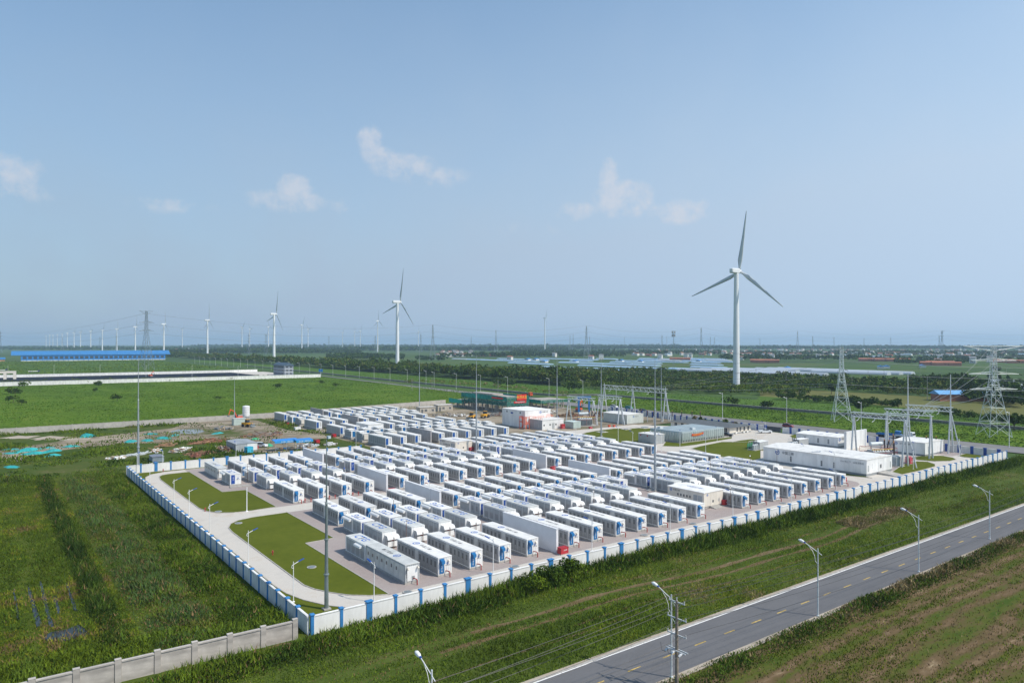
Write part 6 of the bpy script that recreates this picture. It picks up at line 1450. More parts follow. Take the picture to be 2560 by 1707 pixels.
for i in range(15):
    for j in range(24):
        u, v = 560 + i * 92 + random.gauss(0, 3), 250 + j * 62 + (i % 3) * 17
        px_, D = column_of(u, v)
        lim = 1075 + (1650 - D) * .55 if D < 1650 else 1200
        if not (lim < px_ < 1860) or not 940 < D < 1640 or random.random() < .13: continue
        if D < 1010 and px_ < 1480: continue
        ng += 1
        o = put('greenhouse', low if random.random() < .85 else low2, None, (u, v, -.2), R(random.gauss(0, .8))); tag(o, 'long low plastic greenhouse tunnel in the field behind the tree belt', 'greenhouse', 'greenhouse tunnels behind the tree belt')
for i in range(11):
    for j in range(5):
        u, v = 690 + i * 16, 60 + j * 98 - i * 6
        X = (u + 33.3) * .8012 - (v + 86) * .5983; D = (u + 33.3) * .5983 + (v + 86) * .8012; px_ = 1280 + 1790 * X / D
        if not (1840 < px_ < 2330) or D < 760 or random.random() < .22: continue
        o = put('greenhouse', t2_, None, (u, v, -.2), R(random.gauss(0, .6))); tag(o, 'pale plastic greenhouse tunnel between thicket and red roofed sheds', 'greenhouse', 'greenhouse tunnels between the pylons')
for i in range(9):
    o = put('greenhouse', t2_, None, (600 + i * 13, 75 + i * 5, -.2), R(2)); tag(o, 'white plastic greenhouse tunnel at the right edge, in a close row', 'greenhouse', 'white greenhouse tunnels at the right edge')
for i in range(34):
    x = random.choice((random.uniform(1500, 2560), random.uniform(1900, 2560))); d = random.uniform(1700, 2700)
    o = put('greenhouse', t2_, None, (*far_at(x, d)[:2], -.2), R(-52 + random.gauss(0, 4))); o.scale = (1.5, 2.2, 1); tag(o, 'far white strip of greenhouse plastic below the village houses', 'greenhouse', 'far greenhouse strips on the right')
# lamps along the far road, right-hand side lamps, poles in the thicket
def simple_lamp(p, h, arm, rz, name='street_lamp'):
    t = thing(name, p, rz, 'x', 'street lamp', 'tall lamps along the far road')
    MB().lathe([(.22, 0), (.22, .1), (.12, .15), (.08, h)], 6).build('pole', white, t)
    MB().tube([(0, 0, h - .6), (arm, 0, h)], .07, 5).build('arm', white, t); MB().box(arm - .2, arm + .8, -.18, .18, h - .05, h + .12).build('lamp_head', white, t)
    return t
sl = simple_lamp((0, 0, 0), 12.2, 1.8, 0)
k = 0
for i in range(31):
    v = 257 + i * 34.2; u = 282 if v < 700 else 282 - (v - 700) * .005
    copy_tree(sl, (u + (i % 2) * .0 + (-12 if 320 < v < 460 else -2 if v < 320 else 0), v, 0), R(180), label=f'tall lamp on the far road, {ORD[i]} counting back from the gantries' if i < 30 else 'tall lamp on the far road, furthest to the left')
for p, lab in (((253.6, 95.1), 'tall lamp on the side road behind the two large prefab houses'), ((253.8, 61.9), 'tall lamp on the side road left of the blue truck'), ((253.4, 129), 'tall lamp on the side road behind the low cream building'), ((254, 10), 'tall lamp on the side road at the right corner of the walls'), ((253, 200), 'tall lamp on the side road behind the tallest gantry')):
    copy_tree(sl, (*p, 0), R(180), label=lab, group='tall lamps along the side road')
for i, (x, y) in enumerate(((256 , 988), (390 , 975), (543, 990))): pass
for i in range(7):
    copy_tree(sl, (*far_at(20 + i * 115, 800 - i * 9)[:2], 0), R(-90), label=f'lamp on the far bank of the black pond, {ORD[i]} from the left', group='lamps around the black pond')
for c in list(sl.children): bpy.data.objects.remove(c)
bpy.data.objects.remove(sl)
for i, (x, y, h) in enumerate(((1905, 975, 11), (1965, 970, 11), (2095, 960, 12), (2130, 967, 12), (2150, 963, 10), (2210, 952, 11), (2318, 1000, 15), (2350, 965, 12), (2029, 955, 10), (1890, 945, 12), (2300, 940, 12), (1245, 985, 10), (1080, 972, 9), (1030, 976, 9), (2516, 945, 11), (2170, 950, 9))):
    d = 64440 / (y - 858)
    t = thing('wooden_pole', far_at(x, d), .8, f'thin power pole in the fields beyond the plant, {ORD[i]} of many', 'power pole', 'thin power poles in the far fields')
    t['label'] = 'thin bare power pole standing in the fields beyond the plant'
    MB().tube([(0, 0, 0), (0, 0, h)], [.18, .12], 6).build('pole', M('weathered_pole', (.30, .28, .26), .9, .1, 1), t)
    MB().box(-.9, .9, -.06, .06, h - .8, h - .65).build('cross_arm', steel_dk, t)

# ------------------------------------------------------------ vegetation
def foliage(name, c, rough=.8):
    m = M(name, c, rough, .18, .25, rnd=.05); b = m.node_tree.nodes['Principled BSDF']; b.inputs['Specular IOR Level'].default_value = .04
    return m
L_dark = foliage('leaf_dark', (.036, .066, .011)); L_mid = foliage('leaf_mid', (.066, .112, .014)); L_light = foliage('leaf_light', (.105, .16, .020)); L_olive = foliage('leaf_olive', (.12, .135, .026)); L_straw = foliage('straw', (.29, .22, .11)); L_brown = foliage('dead_stalk', (.19, .125, .06)); L_grass = foliage('blade_green', (.115, .165, .013)); L_grass2 = foliage('blade_dark', (.070, .105, .010)); L_yel = foliage('blade_yellow', (.19, .19, .022)); L_blue = foliage('leaf_bluegreen', (.07, .12, .035))
def vnoise(x, y, s, seed=0):
    """smooth value noise 0..1"""
    x, y = np.asarray(x) / s, np.asarray(y) / s
    xi, yi = np.floor(x).astype(np.int64), np.floor(y).astype(np.int64); fx, fy = x - xi, y - yi
    def h(a, b):
        n = (a * 374761393 + b * 668265263 + seed * 1442695041) & 0x7fffffff; n = ((n ^ (n >> 13)) * 1274126177) & 0x7fffffff
        return ((n ^ (n >> 16)) & 0xffff) / 65535.
    fx, fy = fx * fx * (3 - 2 * fx), fy * fy * (3 - 2 * fy)
    return (h(xi, yi) * (1 - fx) + h(xi + 1, yi) * fx) * (1 - fy) + (h(xi, yi + 1) * (1 - fx) + h(xi + 1, yi + 1) * fx) * fy
def tri_mesh(name, V, mats, mi):
    n = len(V) // 3
    me = bpy.data.meshes.new(name); me.vertices.add(3 * n); me.vertices.foreach_set('co', np.ascontiguousarray(V, dtype=np.float32).ravel())
    me.loops.add(3 * n); me.loops.foreach_set('vertex_index', np.arange(3 * n, dtype=np.int32))
    me.polygons.add(n); me.polygons.foreach_set('loop_start', np.arange(0, 3 * n, 3, dtype=np.int32)); me.polygons.foreach_set('loop_total', np.full(n, 3, dtype=np.int32))
    for m in mats: me.materials.append(m)
    me.polygons.foreach_set('material_index', np.asarray(mi, dtype=np.int32)); me.update(); me.validate()
    return me
def grass(name, x, y, h, w, mats, pick, label, lean=.35, z=0.0, leafy=0.0):
    """x, y: feet of the blades; h: heights; pick: material index per blade"""
    n = len(x); a = rng.uniform(0, 2 * np.pi, n); l = rng.normal(0, lean, n) * h; b = rng.uniform(0, 2 * np.pi, n)
    dx, dy = np.cos(a) * w / 2, np.sin(a) * w / 2
    z0 = np.full(n, z) + leafy * h * rng.uniform(0, 1.25, n)
    V = np.empty((n, 3, 3)); V[:, 0] = np.stack([x - dx, y - dy, z0], 1); V[:, 1] = np.stack([x + dx, y + dy, z0], 1)
    V[:, 2] = np.stack([x + np.cos(b) * l, y + np.sin(b) * l, z0 + h * (1 - .72 * leafy)], 1)
    o = bpy.data.objects.new(name, tri_mesh(name, V.reshape(-1, 3), mats, pick)); link(o); tag(o, label, None, None, 'stuff'); return o
def spread_pts(x0, x1, y0, y1, dens, keep=None):
    n = int((x1 - x0) * (y1 - y0) * dens); x = rng.uniform(x0, x1, n); y = rng.uniform(y0, y1, n)
    if keep is not None: k = keep(x, y); x, y = x[k], y[k]
    return x, y
CU, CV = -33.293, -86.007
def dist(x, y): return np.hypot(x - CU, y - CV)
def in_view(x, y):
    X = (x - CU) * .8012 - (y - CV) * .5983; D = (x - CU) * .5983 + (y - CV) * .8012
    return (D > 55) & (np.abs(X / np.maximum(D, 1)) < .78)
def thin(x, y, ref=90.):
    return rng.uniform(0, 1, len(x)) < np.clip((ref / dist(x, y)) ** 1.6, 0, 1)
gm = [L_grass, L_grass2, L_yel, L_straw, L_mid, L_brown]
def by_noise(x, y, bands, s1=7., s2=1.6, seed=0):
    q = .6 * vnoise(x, y, s1, seed) + .4 * vnoise(x, y, s2, seed + 5) + rng.normal(0, .09, len(x))
    return np.digitize(q, bands)
# verge between wall and road
x, y = spread_pts(-30, 236, -25.6, -1.0, 40); k = in_view(x, y) & thin(x, y, 105); x, y = x[k], y[k]
q = vnoise(x, y, 9, 3); tr = np.exp(-((y + 12.5 - 1.2 * np.sin(x / 17)) / 1.1) ** 2) + .8 * np.exp(-((y + 15.6 - 1.2 * np.sin(x / 17)) / .9) ** 2)
k = rng.uniform(0, 1, len(x)) > tr * .75 * (.4 + vnoise(x, y, 14, 9)); x, y, q, tr = x[k], y[k], q[k], tr[k]
h = rng.uniform(.15, .50, len(x)) * (.5 + 1.0 * q) * (1 - .5 * np.clip(tr, 0, 1)); pk = np.take(np.array([1, 4, 0, 0, 2, 3]), by_noise(x, y, (.24, .36, .52, .68, .80), 16, 3.5, seed=2))
pk = np.where((tr > .45) & (rng.uniform(0, 1, len(x)) < .5), 5, pk)
grass('verge_grass', x, y, h, rng.uniform(.07, .16, len(x)), gm, pk, 'rough green grass on the verge between wall and road', .5, -.06, leafy=.4)
# tall weeds at the wall foot
def weed_strip(name, x0, x1, y0, y1, dens, hmax, label, along='x', mats=None, seed=0, dead=.05, ref=110):
    x, y = spread_pts(x0, x1, y0, y1, dens * 1.5); k = in_view(x, y) & thin(x, y, ref); x, y = x[k], y[k]
    e = (y - y0) / (y1 - y0) if along == 'x' else (x - x0) / (x1 - x0)
    edge = np.sin(np.pi * np.clip(e, 0.02, .98)) ** .5; c = vnoise(x, y, 5, seed) ; k = rng.uniform(0, 1, len(x)) < .25 + 1.3 * c * edge; x, y, c, edge = x[k], y[k], c[k], edge[k]
    h = hmax * (.35 + .75 * c) * edge * rng.uniform(.55, 1.1, len(x)); pk = np.take(np.array([0, 1, 1, 2, 3]), by_noise(x, y, (.30, .45, .60, .74), 5, 1.2, seed + 1))
    pk = np.where(rng.uniform(0, 1, len(x)) < dead, 4, pk)
    return grass(name, x, y, h, rng.uniform(.08, .20, len(x)), mats or [L_dark, L_mid, L_grass, L_light, L_brown], pk, label, .35, -.06, leafy=.7)
weed_strip('tall_weeds', 4, 232, -6.2, -.5, 40, 2.0, 'tall dark green weeds along the foot of the roadside wall', seed=4)
weed_strip('tall_weeds', 60, 232, -7.5, -1.0, 26, 2.4, 'dense dark weeds bank along the right half of the wall', seed=14, dead=.02, ref=170)
weed_strip('tall_weeds', -30, 26, -7.5, -1.6, 40, 1.9, 'tall weeds in front of the bare grey wall', seed=6)
weed_strip('shoulder_weeds', 2, 220, -38.6, -34.4, 40, 1.15, 'tall weeds and reeds along the near edge of the road', seed=8, mats=[L_dark, L_mid, L_light, L_straw, L_brown], dead=.12, ref=120)
weed_strip('shoulder_weeds', 60, 220, -37.6, -34.6, 26, 1.2, 'pale dry reeds along the near edge of the road', seed=18, mats=[L_mid, L_straw, L_straw, L_straw, L_brown], dead=.1, ref=120)
weed_strip('tall_weeds', -9, -1.0, 2, 136, 44, 1.5, 'tall weeds along the outer side of the left wall', 'y', seed=21, ref=130)
weed_strip('tall_weeds', -17, -8, 6, 136, 40, 1.5, 'bushy weeds in a band beside the reed bed', 'y', seed=25, mats=[L_mid, L_blue, L_light, L_olive, L_brown], dead=.14, ref=130)
weed_strip('tall_weeds', -21.5, -18, 10, 136, 34, 2.0, 'dark line of shrubs along the edge of the reed bed', 'y', seed=29, mats=[L_dark, L_dark, L_mid, L_olive, L_brown], ref=130)
weed_strip('tall_weeds', -60, -1, .6, 12, 26, 1.5, 'leafy weeds behind the bare grey wall', seed=31, mats=[L_mid, L_grass, L_light, L_light, L_dark], ref=130)
weed_strip('tall_weeds', -140, 0, 136, 145, 10, 1.6, 'weeds along the building site track', seed=33, ref=190)
# reed bed in rows
x, y = spread_pts(-110, -17, 4, 140, 32); k = in_view(x, y) & thin(x, y, 125); x, y = x[k], y[k]
rowm = np.abs(((x + 1.2 * vnoise(x, y, 20, 7) * 3) % 4.6) - 2.3); gap = np.exp(-(rowm / .55) ** 2) * np.clip((120 - y) / 50, 0, 1) * (x < -24)
k = (rng.uniform(0, 1, len(x)) > gap * .8)
for (ax, ay, r0, r1) in ((-33, 44, 1.0, 15), (-36.8, 40, 1.2, 16), (-40.2, 42, .9, 14), (-45, 44, .7, 10), (-29.3, 46, .7, 12), (-34, 28, 8, 3.0)):
    k &= (((x - ax) / r0) ** 2 + ((y - ay) / r1) ** 2 > 1) if False else k
x, y = x[k], y[k]
c = vnoise(x, y, 8, 41); h = rng.uniform(.25, .6, len(x)) * (.5 + c); pk = np.take(np.array([1, 1, 4, 0, 2, 5]), by_noise(x, y, (.24, .36, .52, .68, .80), 9, 2, 43))
REEDS = (x, y, h, pk)
def clear(pts_list, x, y):
    from mathutils.geometry import intersect_point_tri_2d
    keep = np.ones(len(x), bool)
    for P in pts_list:
        P = np.array(P); n = len(P); ins = np.zeros(len(x), bool); j = n - 1
        for i in range(n):
            xi, yi, xj, yj = P[i][0], P[i][1], P[j][0], P[j][1]
            ins ^= ((yi > y) != (yj > y)) & (x < (xj - xi) * (y - yi) / (yj - yi + 1e-9) + xi); j = i
        keep &= ~ins | (rng.uniform(0, 1, len(x)) < .22)
    return keep
PUD = [[tuple(v.co[:2]) for v in o.data.vertices] for o in COL.objects if o.name.startswith('puddle')]
k = clear(PUD, x, y)
grass('reeds', x[k], y[k], h[k], rng.uniform(.09, .2, k.sum()), gm, pk[k], 'dark green reeds growing in rows in the wet field', .45, -.05, leafy=.45)
# mown field
x, y = spread_pts(-5, 230, -90, -35.5, 26); k = in_view(x, y) & thin(x, y, 105); x, y = x[k], y[k]
st = vnoise(x * .12, y, 1.9, 51); k = rng.uniform(0, 1, len(x)) < .25 + .9 * st; x, y, st = x[k], y[k], st[k]
gp = vnoise(x * .30, y, 4.5, 57) * .65 + vnoise(x, y, 1.6, 58) * .35
pk = np.where(gp > .52, np.take(np.array([0, 0, 1, 2]), rng.integers(0, 4, len(x))), np.take(np.array([5, 5, 3, 5, 2]), rng.integers(0, 5, len(x))))
k = rng.uniform(0, 1, len(x)) < np.where(gp > .52, 1.0, .25); x, y, pk = x[k], y[k], pk[k]
grass('stubble', x, y, rng.uniform(.10, .32, len(x)), rng.uniform(.06, .15, len(x)), gm, pk, 'short stubble and regrowth in the mown field', .6, -.06)
# building site weeds
x, y = spread_pts(-110, 100, 140, 260, 2.6); k = in_view(x, y); x, y = x[k], y[k]
c = vnoise(x, y, 13, 61) * .7 + vnoise(x, y, 4, 62) * .3; k = (c > .42); x, y, c = x[k], y[k], c[k]
pts_tr = [[tuple(v.co[:2]) for v in o.data.vertices] for o in COL.objects if o.name.startswith('site_track')] + [[(36, 152), (60, 150), (62, 170), (36, 178)], [(100, 137), (135, 137), (135, 255), (78, 255), (78, 137)]]
k = clear(pts_tr, x, y); x, y, c = x[k], y[k], c[k]
grass('site_plants', x, y, (c - .3) * rng.uniform(1.2, 3.4, len(x)), rng.uniform(.3, .7, len(x)), [L_dark, L_mid, L_grass, L_light, L_olive], np.take(np.array([0, 1, 2, 3, 4]), by_noise(x, y, (.3, .45, .6, .74), 9, 2.5, 63)), 'low weeds over the building site', .3, -.05, leafy=.4)
# meadows: coarser tussocks
def tussocks(name, region, dens, hmax, label, mats, seed, far=1.0):
    x0, x1, y0, y1 = region; x, y = spread_pts(x0, x1, y0, y1, dens); k = in_view(x, y); x, y = x[k], y[k]
    c = vnoise(x, y, 16 * far, seed) * .6 + vnoise(x, y, 5 * far, seed + 1) * .4; k = rng.uniform(0, 1, len(x)) < .2 + c; x, y, c = x[k], y[k], c[k]
    grass(name, x, y, hmax * (.35 + c) * rng.uniform(.5, 1, len(x)), rng.uniform(.5, 1.1, len(x)) * far, mats, np.take(np.array([0, 1, 2, 2, 3]), by_noise(x, y, (.3, .42, .56, .74), 14 * far, 4 * far, seed + 3)), label, .4, -.1, leafy=.3)
tussocks('meadow_grass', (-420, 262, 266, 650), .45, .5, 'tussocks of bright grass in the meadow', [L_mid, L_grass, foliage('bright_grass', (.070, .15, .016)), foliage('light_grass', (.095, .17, .025))], 71)
tussocks('meadow_grass', (258, 312, -60, 262), 1.0, .5, 'tussocks of grass on the green strip by the side road', [L_mid, L_grass, foliage('bright_grass', (.07, .15, .016)), foliage('light_grass', (.095, .17, .025))], 75)
tussocks('meadow_grass', (290, 372, -60, 700), .3, .55, 'tussocks of grass on the strip beyond the low wall', [L_mid, L_grass, foliage('bright_grass', (.07, .15, .016)), foliage('light_grass', (.095, .17, .025))], 79)
tussocks('meadow_grass', (-300, 262, 836, 1640), .06, 1.6, 'coarse grass in front of the blue factory', [L_mid, L_grass, L_light, L_grass], 83, 2.5)
# ------------------------------------------------------------ trees and bushes
def leaf_cloud(cx, cy, cz, rx, ry, rz, n, size, clumps, mat_n):
    """leaf-sized triangles spread over several clumps inside an ellipsoid"""
    k = len(cx); tot = k * n
    cl = rng.normal(0, 1, (k, clumps, 3)); cl /= np.linalg.norm(cl, axis=2, keepdims=True); cl *= rng.uniform(.35, .9, (k, clumps, 1)); cl[:, :, 2] = np.abs(cl[:, :, 2]) * .9 - .15
    ci = rng.integers(0, clumps, (k, n)); base = np.take_along_axis(cl, ci[:, :, None], 1)
    off = rng.normal(0, 1, (k, n, 3)); off /= np.linalg.norm(off, axis=2, keepdims=True); off *= rng.uniform(.5, 1, (k, n, 1)) ** .5 * .42
    p = (base + off) * np.stack([rx, ry, rz], 1)[:, None, :] + np.stack([cx, cy, cz], 1)[:, None, :]
    mi = (rng.integers(0, mat_n, (k, clumps)))[np.arange(k)[:, None], ci]
    p = p.reshape(-1, 3); s = np.repeat(size, n) * rng.uniform(.6, 1.3, tot)
    A = rng.normal(0, 1, (tot, 3)); A /= np.linalg.norm(A, axis=1, keepdims=True); B = np.cross(A, rng.normal(0, 1, (tot, 3))); B /= np.linalg.norm(B, axis=1, keepdims=True) + 1e-9
    V = np.stack([p - A * s[:, None] * .6 - B * s[:, None] * .4, p + A * s[:, None] * .6 - B * s[:, None] * .4, p + B * s[:, None] * .75], 1)
    return V.reshape(-1, 3), mi.reshape(-1)
def wood_mass(name, x, y, h, w, n, size, label, mats=None, clumps=5, z=0.0):
    mats = mats or [L_dark, L_mid, L_mid, L_light]
    V, mi = leaf_cloud(x, y, z + h * .52, w, w, h * .5, n, size, clumps, len(mats))
    V[:, 2] = np.maximum(V[:, 2], z)
    o = bpy.data.objects.new(name, tri_mesh(name, V, mats, mi)); link(o); tag(o, label, None, None, 'stuff'); return o
def poly_pts(P, dens):
    P = np.array(P); x0, y0 = P.min(0); x1, y1 = P.max(0); x, y = spread_pts(x0, x1, y0, y1, dens)
    ins = np.zeros(len(x), bool); j = len(P) - 1
    for i in range(len(P)):
        ins ^= ((P[i][1] > y) != (P[j][1] > y)) & (x < (P[j][0] - P[i][0]) * (y - P[i][1]) / (P[j][1] - P[i][1] + 1e-9) + P[i][0]); j = i
    return x[ins], y[ins]
def thicket(name, P, dens, h0, h1, n, label, mats=None, clumps=5, wf=.55, z=0.0, leaf=.17):
    x, y = poly_pts(P, dens); h = rng.uniform(h0, h1, len(x)) * (.65 + .6 * vnoise(x, y, 22, 5)); w = h * wf * rng.uniform(.8, 1.2, len(x))
    return wood_mass(name, x, y, h, w, n, h * leaf, label, mats, clumps, z)
thicket('tree_belt', [(362, 372), (404, 360), (404, 700), (390, 1000), (386, 1000), (360, 720)], .045, 10, 14.5, 130, 'dense dark green tree belt beyond the far road, near part', [L_dark, L_mid, L_mid, L_light, L_olive], 6, .42, leaf=.10)
thicket('tree_belt', [(360, 720), (412, 720), (408, 1100), (400, 2300), (368, 2300), (362, 1100)], .022, 11, 15, 60, 'dense dark green tree belt beyond the far road, far part', [L_dark, L_mid, L_mid, L_olive], 5, .5, leaf=.14)
thicket('thicket', [(356, 372), (404, 362), (470, 330), (470, 215), (430, 190), (392, 215), (368, 300)], .05, 3.2, 6.0, 60, 'mixed green thicket at the foot of the nearest turbine', [L_mid, L_light, L_olive, L_grass, L_dark], 5, .75)
thicket('thicket', [(404, 362), (470, 330), (620, 430), (560, 640), (405, 700)], .03, 4.5, 8.5, 60, 'dark thicket behind the nearest turbine', [L_dark, L_mid, L_olive, L_blue], 5, .6)
thicket('thicket', [(470, 330), (470, 215), (500, 150), (560, 130), (620, 230), (620, 430)], .03, 4.5, 8.5, 55, 'dark thicket right of the nearest turbine', [L_dark, L_mid, L_olive, L_mid], 5, .6)
thicket('thicket', [(545, 120), (640, 150), (760, 120), (790, 60), (700, -20), (640, 60)], .025, 5, 9, 50, 'dark wood between pylons and red roofed sheds', [L_dark, L_mid, L_mid], 5, .6)
thicket('thicket', [(593.9, 197.2), (539.4, 119.6), (588.4, 137.1), (646.1, 219.1)], .06, 8, 12, 90, 'line of dark trees left of the widest pylon', [L_dark, L_dark, L_mid], 6, .4, leaf=.12)
thicket('thicket', [(452.7, 98.2), (426.9, 60.7), (498.2, 83.4), (502, 114.5)], .04, 6, 10, 70, 'dark trees right of the widest pylon', [L_dark, L_dark, L_mid], 6, .5)
thicket('hedge', [(373.3, 176.7), (373.5, 132.5), (393.4, 142.4), (391.2, 188.3)], .10, 3, 5.5, 60, 'dark hedge along the near edge of the dry crop field', [L_dark, L_mid, L_dark], 4, .6)
thicket('hedge', [(368.8, 129.3), (374.8, 105.7), (396.1, 115.6), (390.9, 140.6)], .10, 3, 5, 60, 'dark hedge between the two large pylons', [L_dark, L_mid, L_dark], 4, .6)
thicket('hedge', [(347.3, 71.7), (329.6, 29.7), (351.8, 36.8), (369.5, 80.8)], .08, 2.5, 4.5, 60, 'dark hedge right of the spiked gantry', [L_dark, L_mid, L_dark], 4, .6)
thicket('hedge', [(274.4, 488.5), (302.3, 408), (284.6, 276.8), (304.8, 299.8), (322.1, 437.1), (301.1, 538.4)], .03, 1.6, 3.2, 40, 'straggly bank of weeds below the tree belt', [L_mid, L_olive, L_straw, L_grass], 4, .8)
thicket('scrub', [(479.2, 164.5), (469.8, 104.7), (507.9, 119.1), (523.1, 185.9)], .05, 2.5, 4.5, 50, 'scrub along the far side of the dry crop field', [L_mid, L_olive, L_dark], 4, .7)
thicket('scrub', [(-18, 654.2), (227.5, 643.6), (243.4, 688.1), (-16.4, 730.5)], .02, 1.5, 3.5, 40, 'scrub along the foot of the white pond wall', [L_dark, L_mid, L_olive], 4, .8)
def tree(p, h, w, label, n=260, name='bush', mats=None, trunk=False, cat=None, grp=None, leaf=.13, clumps=7, base=.0):
    t = thing(name, (*p[:2], 0), 0, label, cat or ('tree' if trunk else 'bush'), grp)
    mats = mats or [L_dark, L_mid, L_dark]; z = np.array([0.])
    cz = h * (.58 if trunk else .48); V, mi = leaf_cloud(z, z, z + cz, z + w / 2, z + w / 2, z + h * (.44 if trunk else .52), n, z + h * leaf, clumps, len(mats))
    V[:, 2] = np.maximum(V[:, 2], 0)
    link(bpy.data.objects.new('crown', tri_mesh('crown', V, mats, mi)), t)
    MB().tube([(0, 0, -.2), (.1, 0, h * .3), (.05, .1, h * .6)], [h * .022 + .04, h * .018 + .03, .03], 6).build('trunk', bark, t)
    for k in range(3):
        a = k * 2.1; MB().tube([(.08, 0, h * .28), (w * .22 * math.cos(a), w * .22 * math.sin(a), h * .55)], [h * .012 + .02, .02], 5).build('limb', bark, t)
for p, h, w, lab in (((311.5, 165.5), 7, 11, 'big round dark bush below the nearest turbine'), ((311.9, 143.6), 6, 9, 'big round dark bush right of the one below the turbine'), ((315.7, 398.1), 8, 14, 'large dark bush group behind the unfinished building, left one'), ((315.9, 384.4), 7.5, 13, 'large dark bush group behind the unfinished building, right one'), ((319.4, 309.9), 9, 17, 'large dark bush behind the lower gantry'), ((313.8, 225.2), 7, 13, 'dark bush seen through the tallest gantry'), ((358.1, 327.2), 6, 10, 'dark bush left end of the tallest gantry'),
                     ((397.1, 344.2), 7, 11, 'bush at the foot of the thicket above the tallest gantry'), ((451.6, 185.2), 9, 5, 'narrow dark tree left of the first big pylon'), ((376.3, 130.4), 6, 7, 'round bush right of the first big pylon'), ((337.6, 104.6), 7, 9, 'bush behind the left right hand gantry'), ((364.3, 98.7), 6.5, 9, 'round bush above the gantries'), ((327.1, 74.9), 6, 9, 'bush seen between the right hand gantries'), ((459.4, 100.7), 8, 8, 'tree before the long blue roofed shed'), ((311.2, 27.4), 8, 12, 'dark tree at the right edge below the widest pylon'),
                     ((157.3, 483.4), 5, 10, 'flat dark bush in the meadow below the grey house'), ((-3.2, 609.6), 6, 9, 'dark round bush below the white pond wall, left one'), ((47.1, 591.8), 6, 9, 'dark round bush below the white pond wall, right one'), ((36.8, 420.2), 5, 7, 'small dark bush alone in the meadow'), ((-15.4, 533.9), 6, 9, 'dark bush at the left edge of the meadow'), ((-12.6, 507.8), 6, 8, 'dark bush right of the edge one in the meadow'), ((-15.6, 444.2), 5, 7, 'dark bush along the brown strip in the meadow'), ((-12.6, 420.8), 4, 6, 'lower bush along the brown strip in the meadow'), ((36.1, 521.4), 3.5, 5, 'small bush on the track line in the meadow'), ((87.9, 389.9), 3, 9, 'low dark scrub in the meadow right of a mast'), ((209, 521.6), 4, 9, 'bush at the end of the white pond wall'), ((201.8, 469.5), 4, 8, 'second bush at the end of the white pond wall'), ((987, 269.1), 10, 9, 'tree on the right horizon beside the widest pylon')):
    tree(p, h, w, lab)
for p, h, w, lab in (((217, 111.9), 4.6, 3.2, 'young round tree behind the low cream building, left one'), ((221.1, 103.4), 4.2, 3.0, 'young round tree behind the low cream building, right one'), ((219.7, 97.4), 4.0, 3.0, 'young brownish tree behind the low cream building'), ((220.5, 118.7), 4.2, 3.2, 'young reddish tree above the dark roof')):
    tree(p, h, w, lab, 200, 'young_tree', [L_mid, L_olive, L_dark] if 'round' in lab else [L_olive, L_brown, L_mid], True)
for k in range(9):
    p = Vector((719.5, 180.9)).lerp(Vector((681.4, 153.6)), k / 8); 
    if k % 4 == 0: tree(p, 9, 4, f'slim tree before the white tunnels at the right edge, {ORD[k // 4]} from the left', 150, 'slim_tree', [L_mid, L_dark], True)
# the dark leafy bush at the wall
for p, h, w, lab in (((31.0, -4.4), 2.7, 5.0, 'leafy dark bush at the roadside wall, left part'), ((35.0, -4.0), 3.1, 5.6, 'leafy dark bush at the roadside wall, middle part'), ((39.2, -3.4), 3.3, 4.6, 'leafy dark bush at the roadside wall, right part')):
    tree(p, h, w, lab, 1500, 'leafy_bush', [L_dark, L_dark, L_mid, L_grass], leaf=.075, clumps=14)
# ------------------------------------------------------------ far woods as low rounded crowns
def far_wood(name, x0, x1, d0, d1, n, h, label, mats):
    """many small crowns side by side, far off"""
    x = rng.uniform(x0, x1, n); d = rng.uniform(d0, d1, n); P = np.array([far_at(a, b)[:2] for a, b in zip(x, d)])
    hh = h * (.6 + .6 * vnoise(P[:, 0], P[:, 1], 180, 3)) * rng.uniform(.8, 1.15, n); w = hh * rng.uniform(.45, .75, n)
    V, mi = leaf_cloud(P[:, 0], P[:, 1], hh * .5, w, w, hh * .52, 26, hh * .32, 4, len(mats)); V[:, 2] = np.maximum(V[:, 2], -.2)
    o = bpy.data.objects.new(name, tri_mesh(name, V, mats, mi)); link(o); tag(o, label, None, None, 'stuff')
FW = [L_dark, L_dark, L_mid]
far_wood('far_wood', 380, 900, 2500, 3000, 1500, 17, 'dark wood below the left turbines', FW)
far_wood('far_wood', 560, 1420, 3200, 4300, 2600, 20, 'wide dark forest on the middle horizon', FW)
far_wood('far_wood', 1300, 2600, 3900, 5600, 2600, 22, 'dark forest on the right horizon', FW)
far_wood('far_wood', -60, 600, 3600, 6000, 1300, 16, 'pale trees on the left horizon', FW)
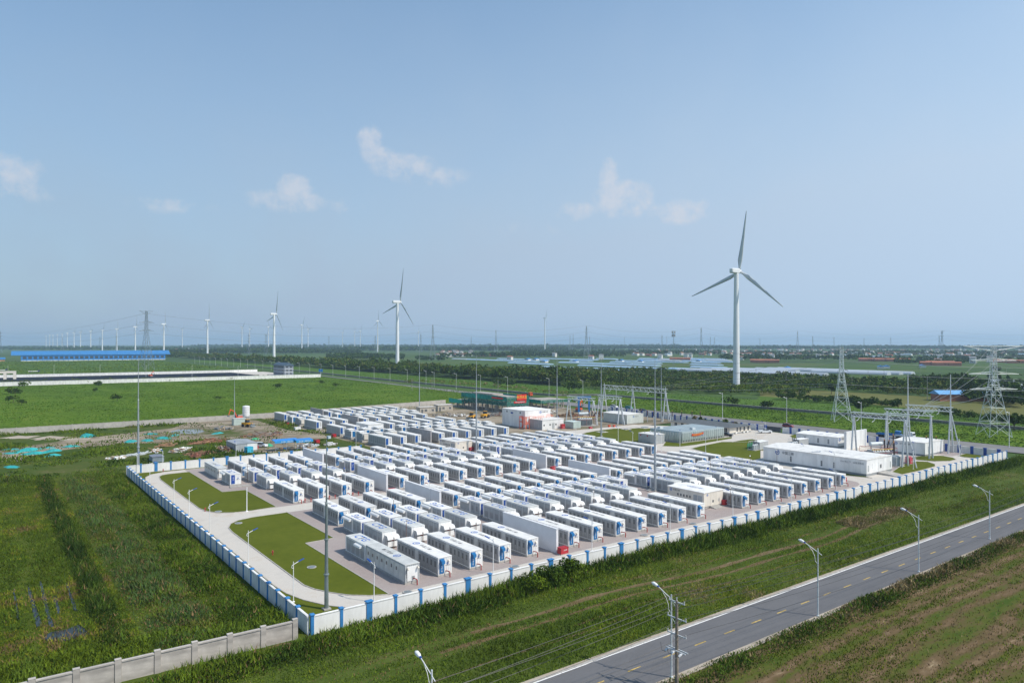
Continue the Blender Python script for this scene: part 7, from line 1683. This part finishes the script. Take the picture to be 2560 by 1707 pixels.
far_wood('far_wood', 480, 1700, 5600, 8000, 1500, 26, 'furthest forest on the horizon', FW)
far_wood('far_wood', 820, 1010, 1550, 1900, 260, 12, 'wood patch left of the second turbine', FW)
far_wood('far_wood', 1100, 1560, 1850, 2150, 420, 10, 'trees above the greenhouses', FW)
far_wood('far_wood', 1280, 1800, 2200, 2900, 700, 12, 'tree lines between village and greenhouses', FW)
far_wood('far_wood', 1800, 2560, 1480, 1800, 520, 10, 'trees around the brick sheds', FW)
far_wood('far_wood', 1850, 2560, 2100, 2700, 700, 11, 'trees below the village on the right horizon', FW)
far_wood('far_wood', 2240, 2420, 1250, 1400, 120, 11, 'dark grove behind the red roofed sheds', FW)
far_wood('far_wood', 60, 460, 1760, 2100, 300, 10, 'trees behind the blue factory', FW)
far_wood('far_wood', -40, 1000, 4000, 4600, 900, 12, 'thin tree lines far behind the turbines', FW)
far_wood('far_wood', 1040, 1120, 1450, 1750, 60, 9, 'trees near the long armed pylon', FW)

weed_strip('dry_grass', 104, 128, -16, -9, 30, 1.0, 'patch of pale dry grass on the verge near the right edge', seed=91, mats=[L_straw, L_straw, L_olive, L_straw, L_brown], dead=.1, ref=200)
weed_strip('dry_grass', 132, 156, -20, -16.5, 16, .6, 'thin pale grass beside the road at the right edge', seed=93, mats=[L_straw, L_olive, L_straw, L_grass, L_brown], dead=.1, ref=200)

# ------------------------------------------------------------ air
hz = MB().box(-9500, 14500, -3500, 16500, -1.5, 152.0).build('haze', [])
hm_ = bpy.data.materials.new('air_haze'); hm_.use_nodes = True
_t = hm_.node_tree; _t.nodes.clear()
_o = N(_t, 'ShaderNodeOutputMaterial'); _v = N(_t, 'ShaderNodeVolumePrincipled')
_v.inputs['Color'].default_value = (.56, .745, .97, 1); _v.inputs['Density'].default_value = 1.0e-4; _v.inputs['Anisotropy'].default_value = .12
_t.links.new(_v.outputs[0], _o.inputs['Volume'])
hz.data.materials.append(hm_); hz['kind'] = 'stuff'; hz['label'] = 'pale summer haze over the plain'
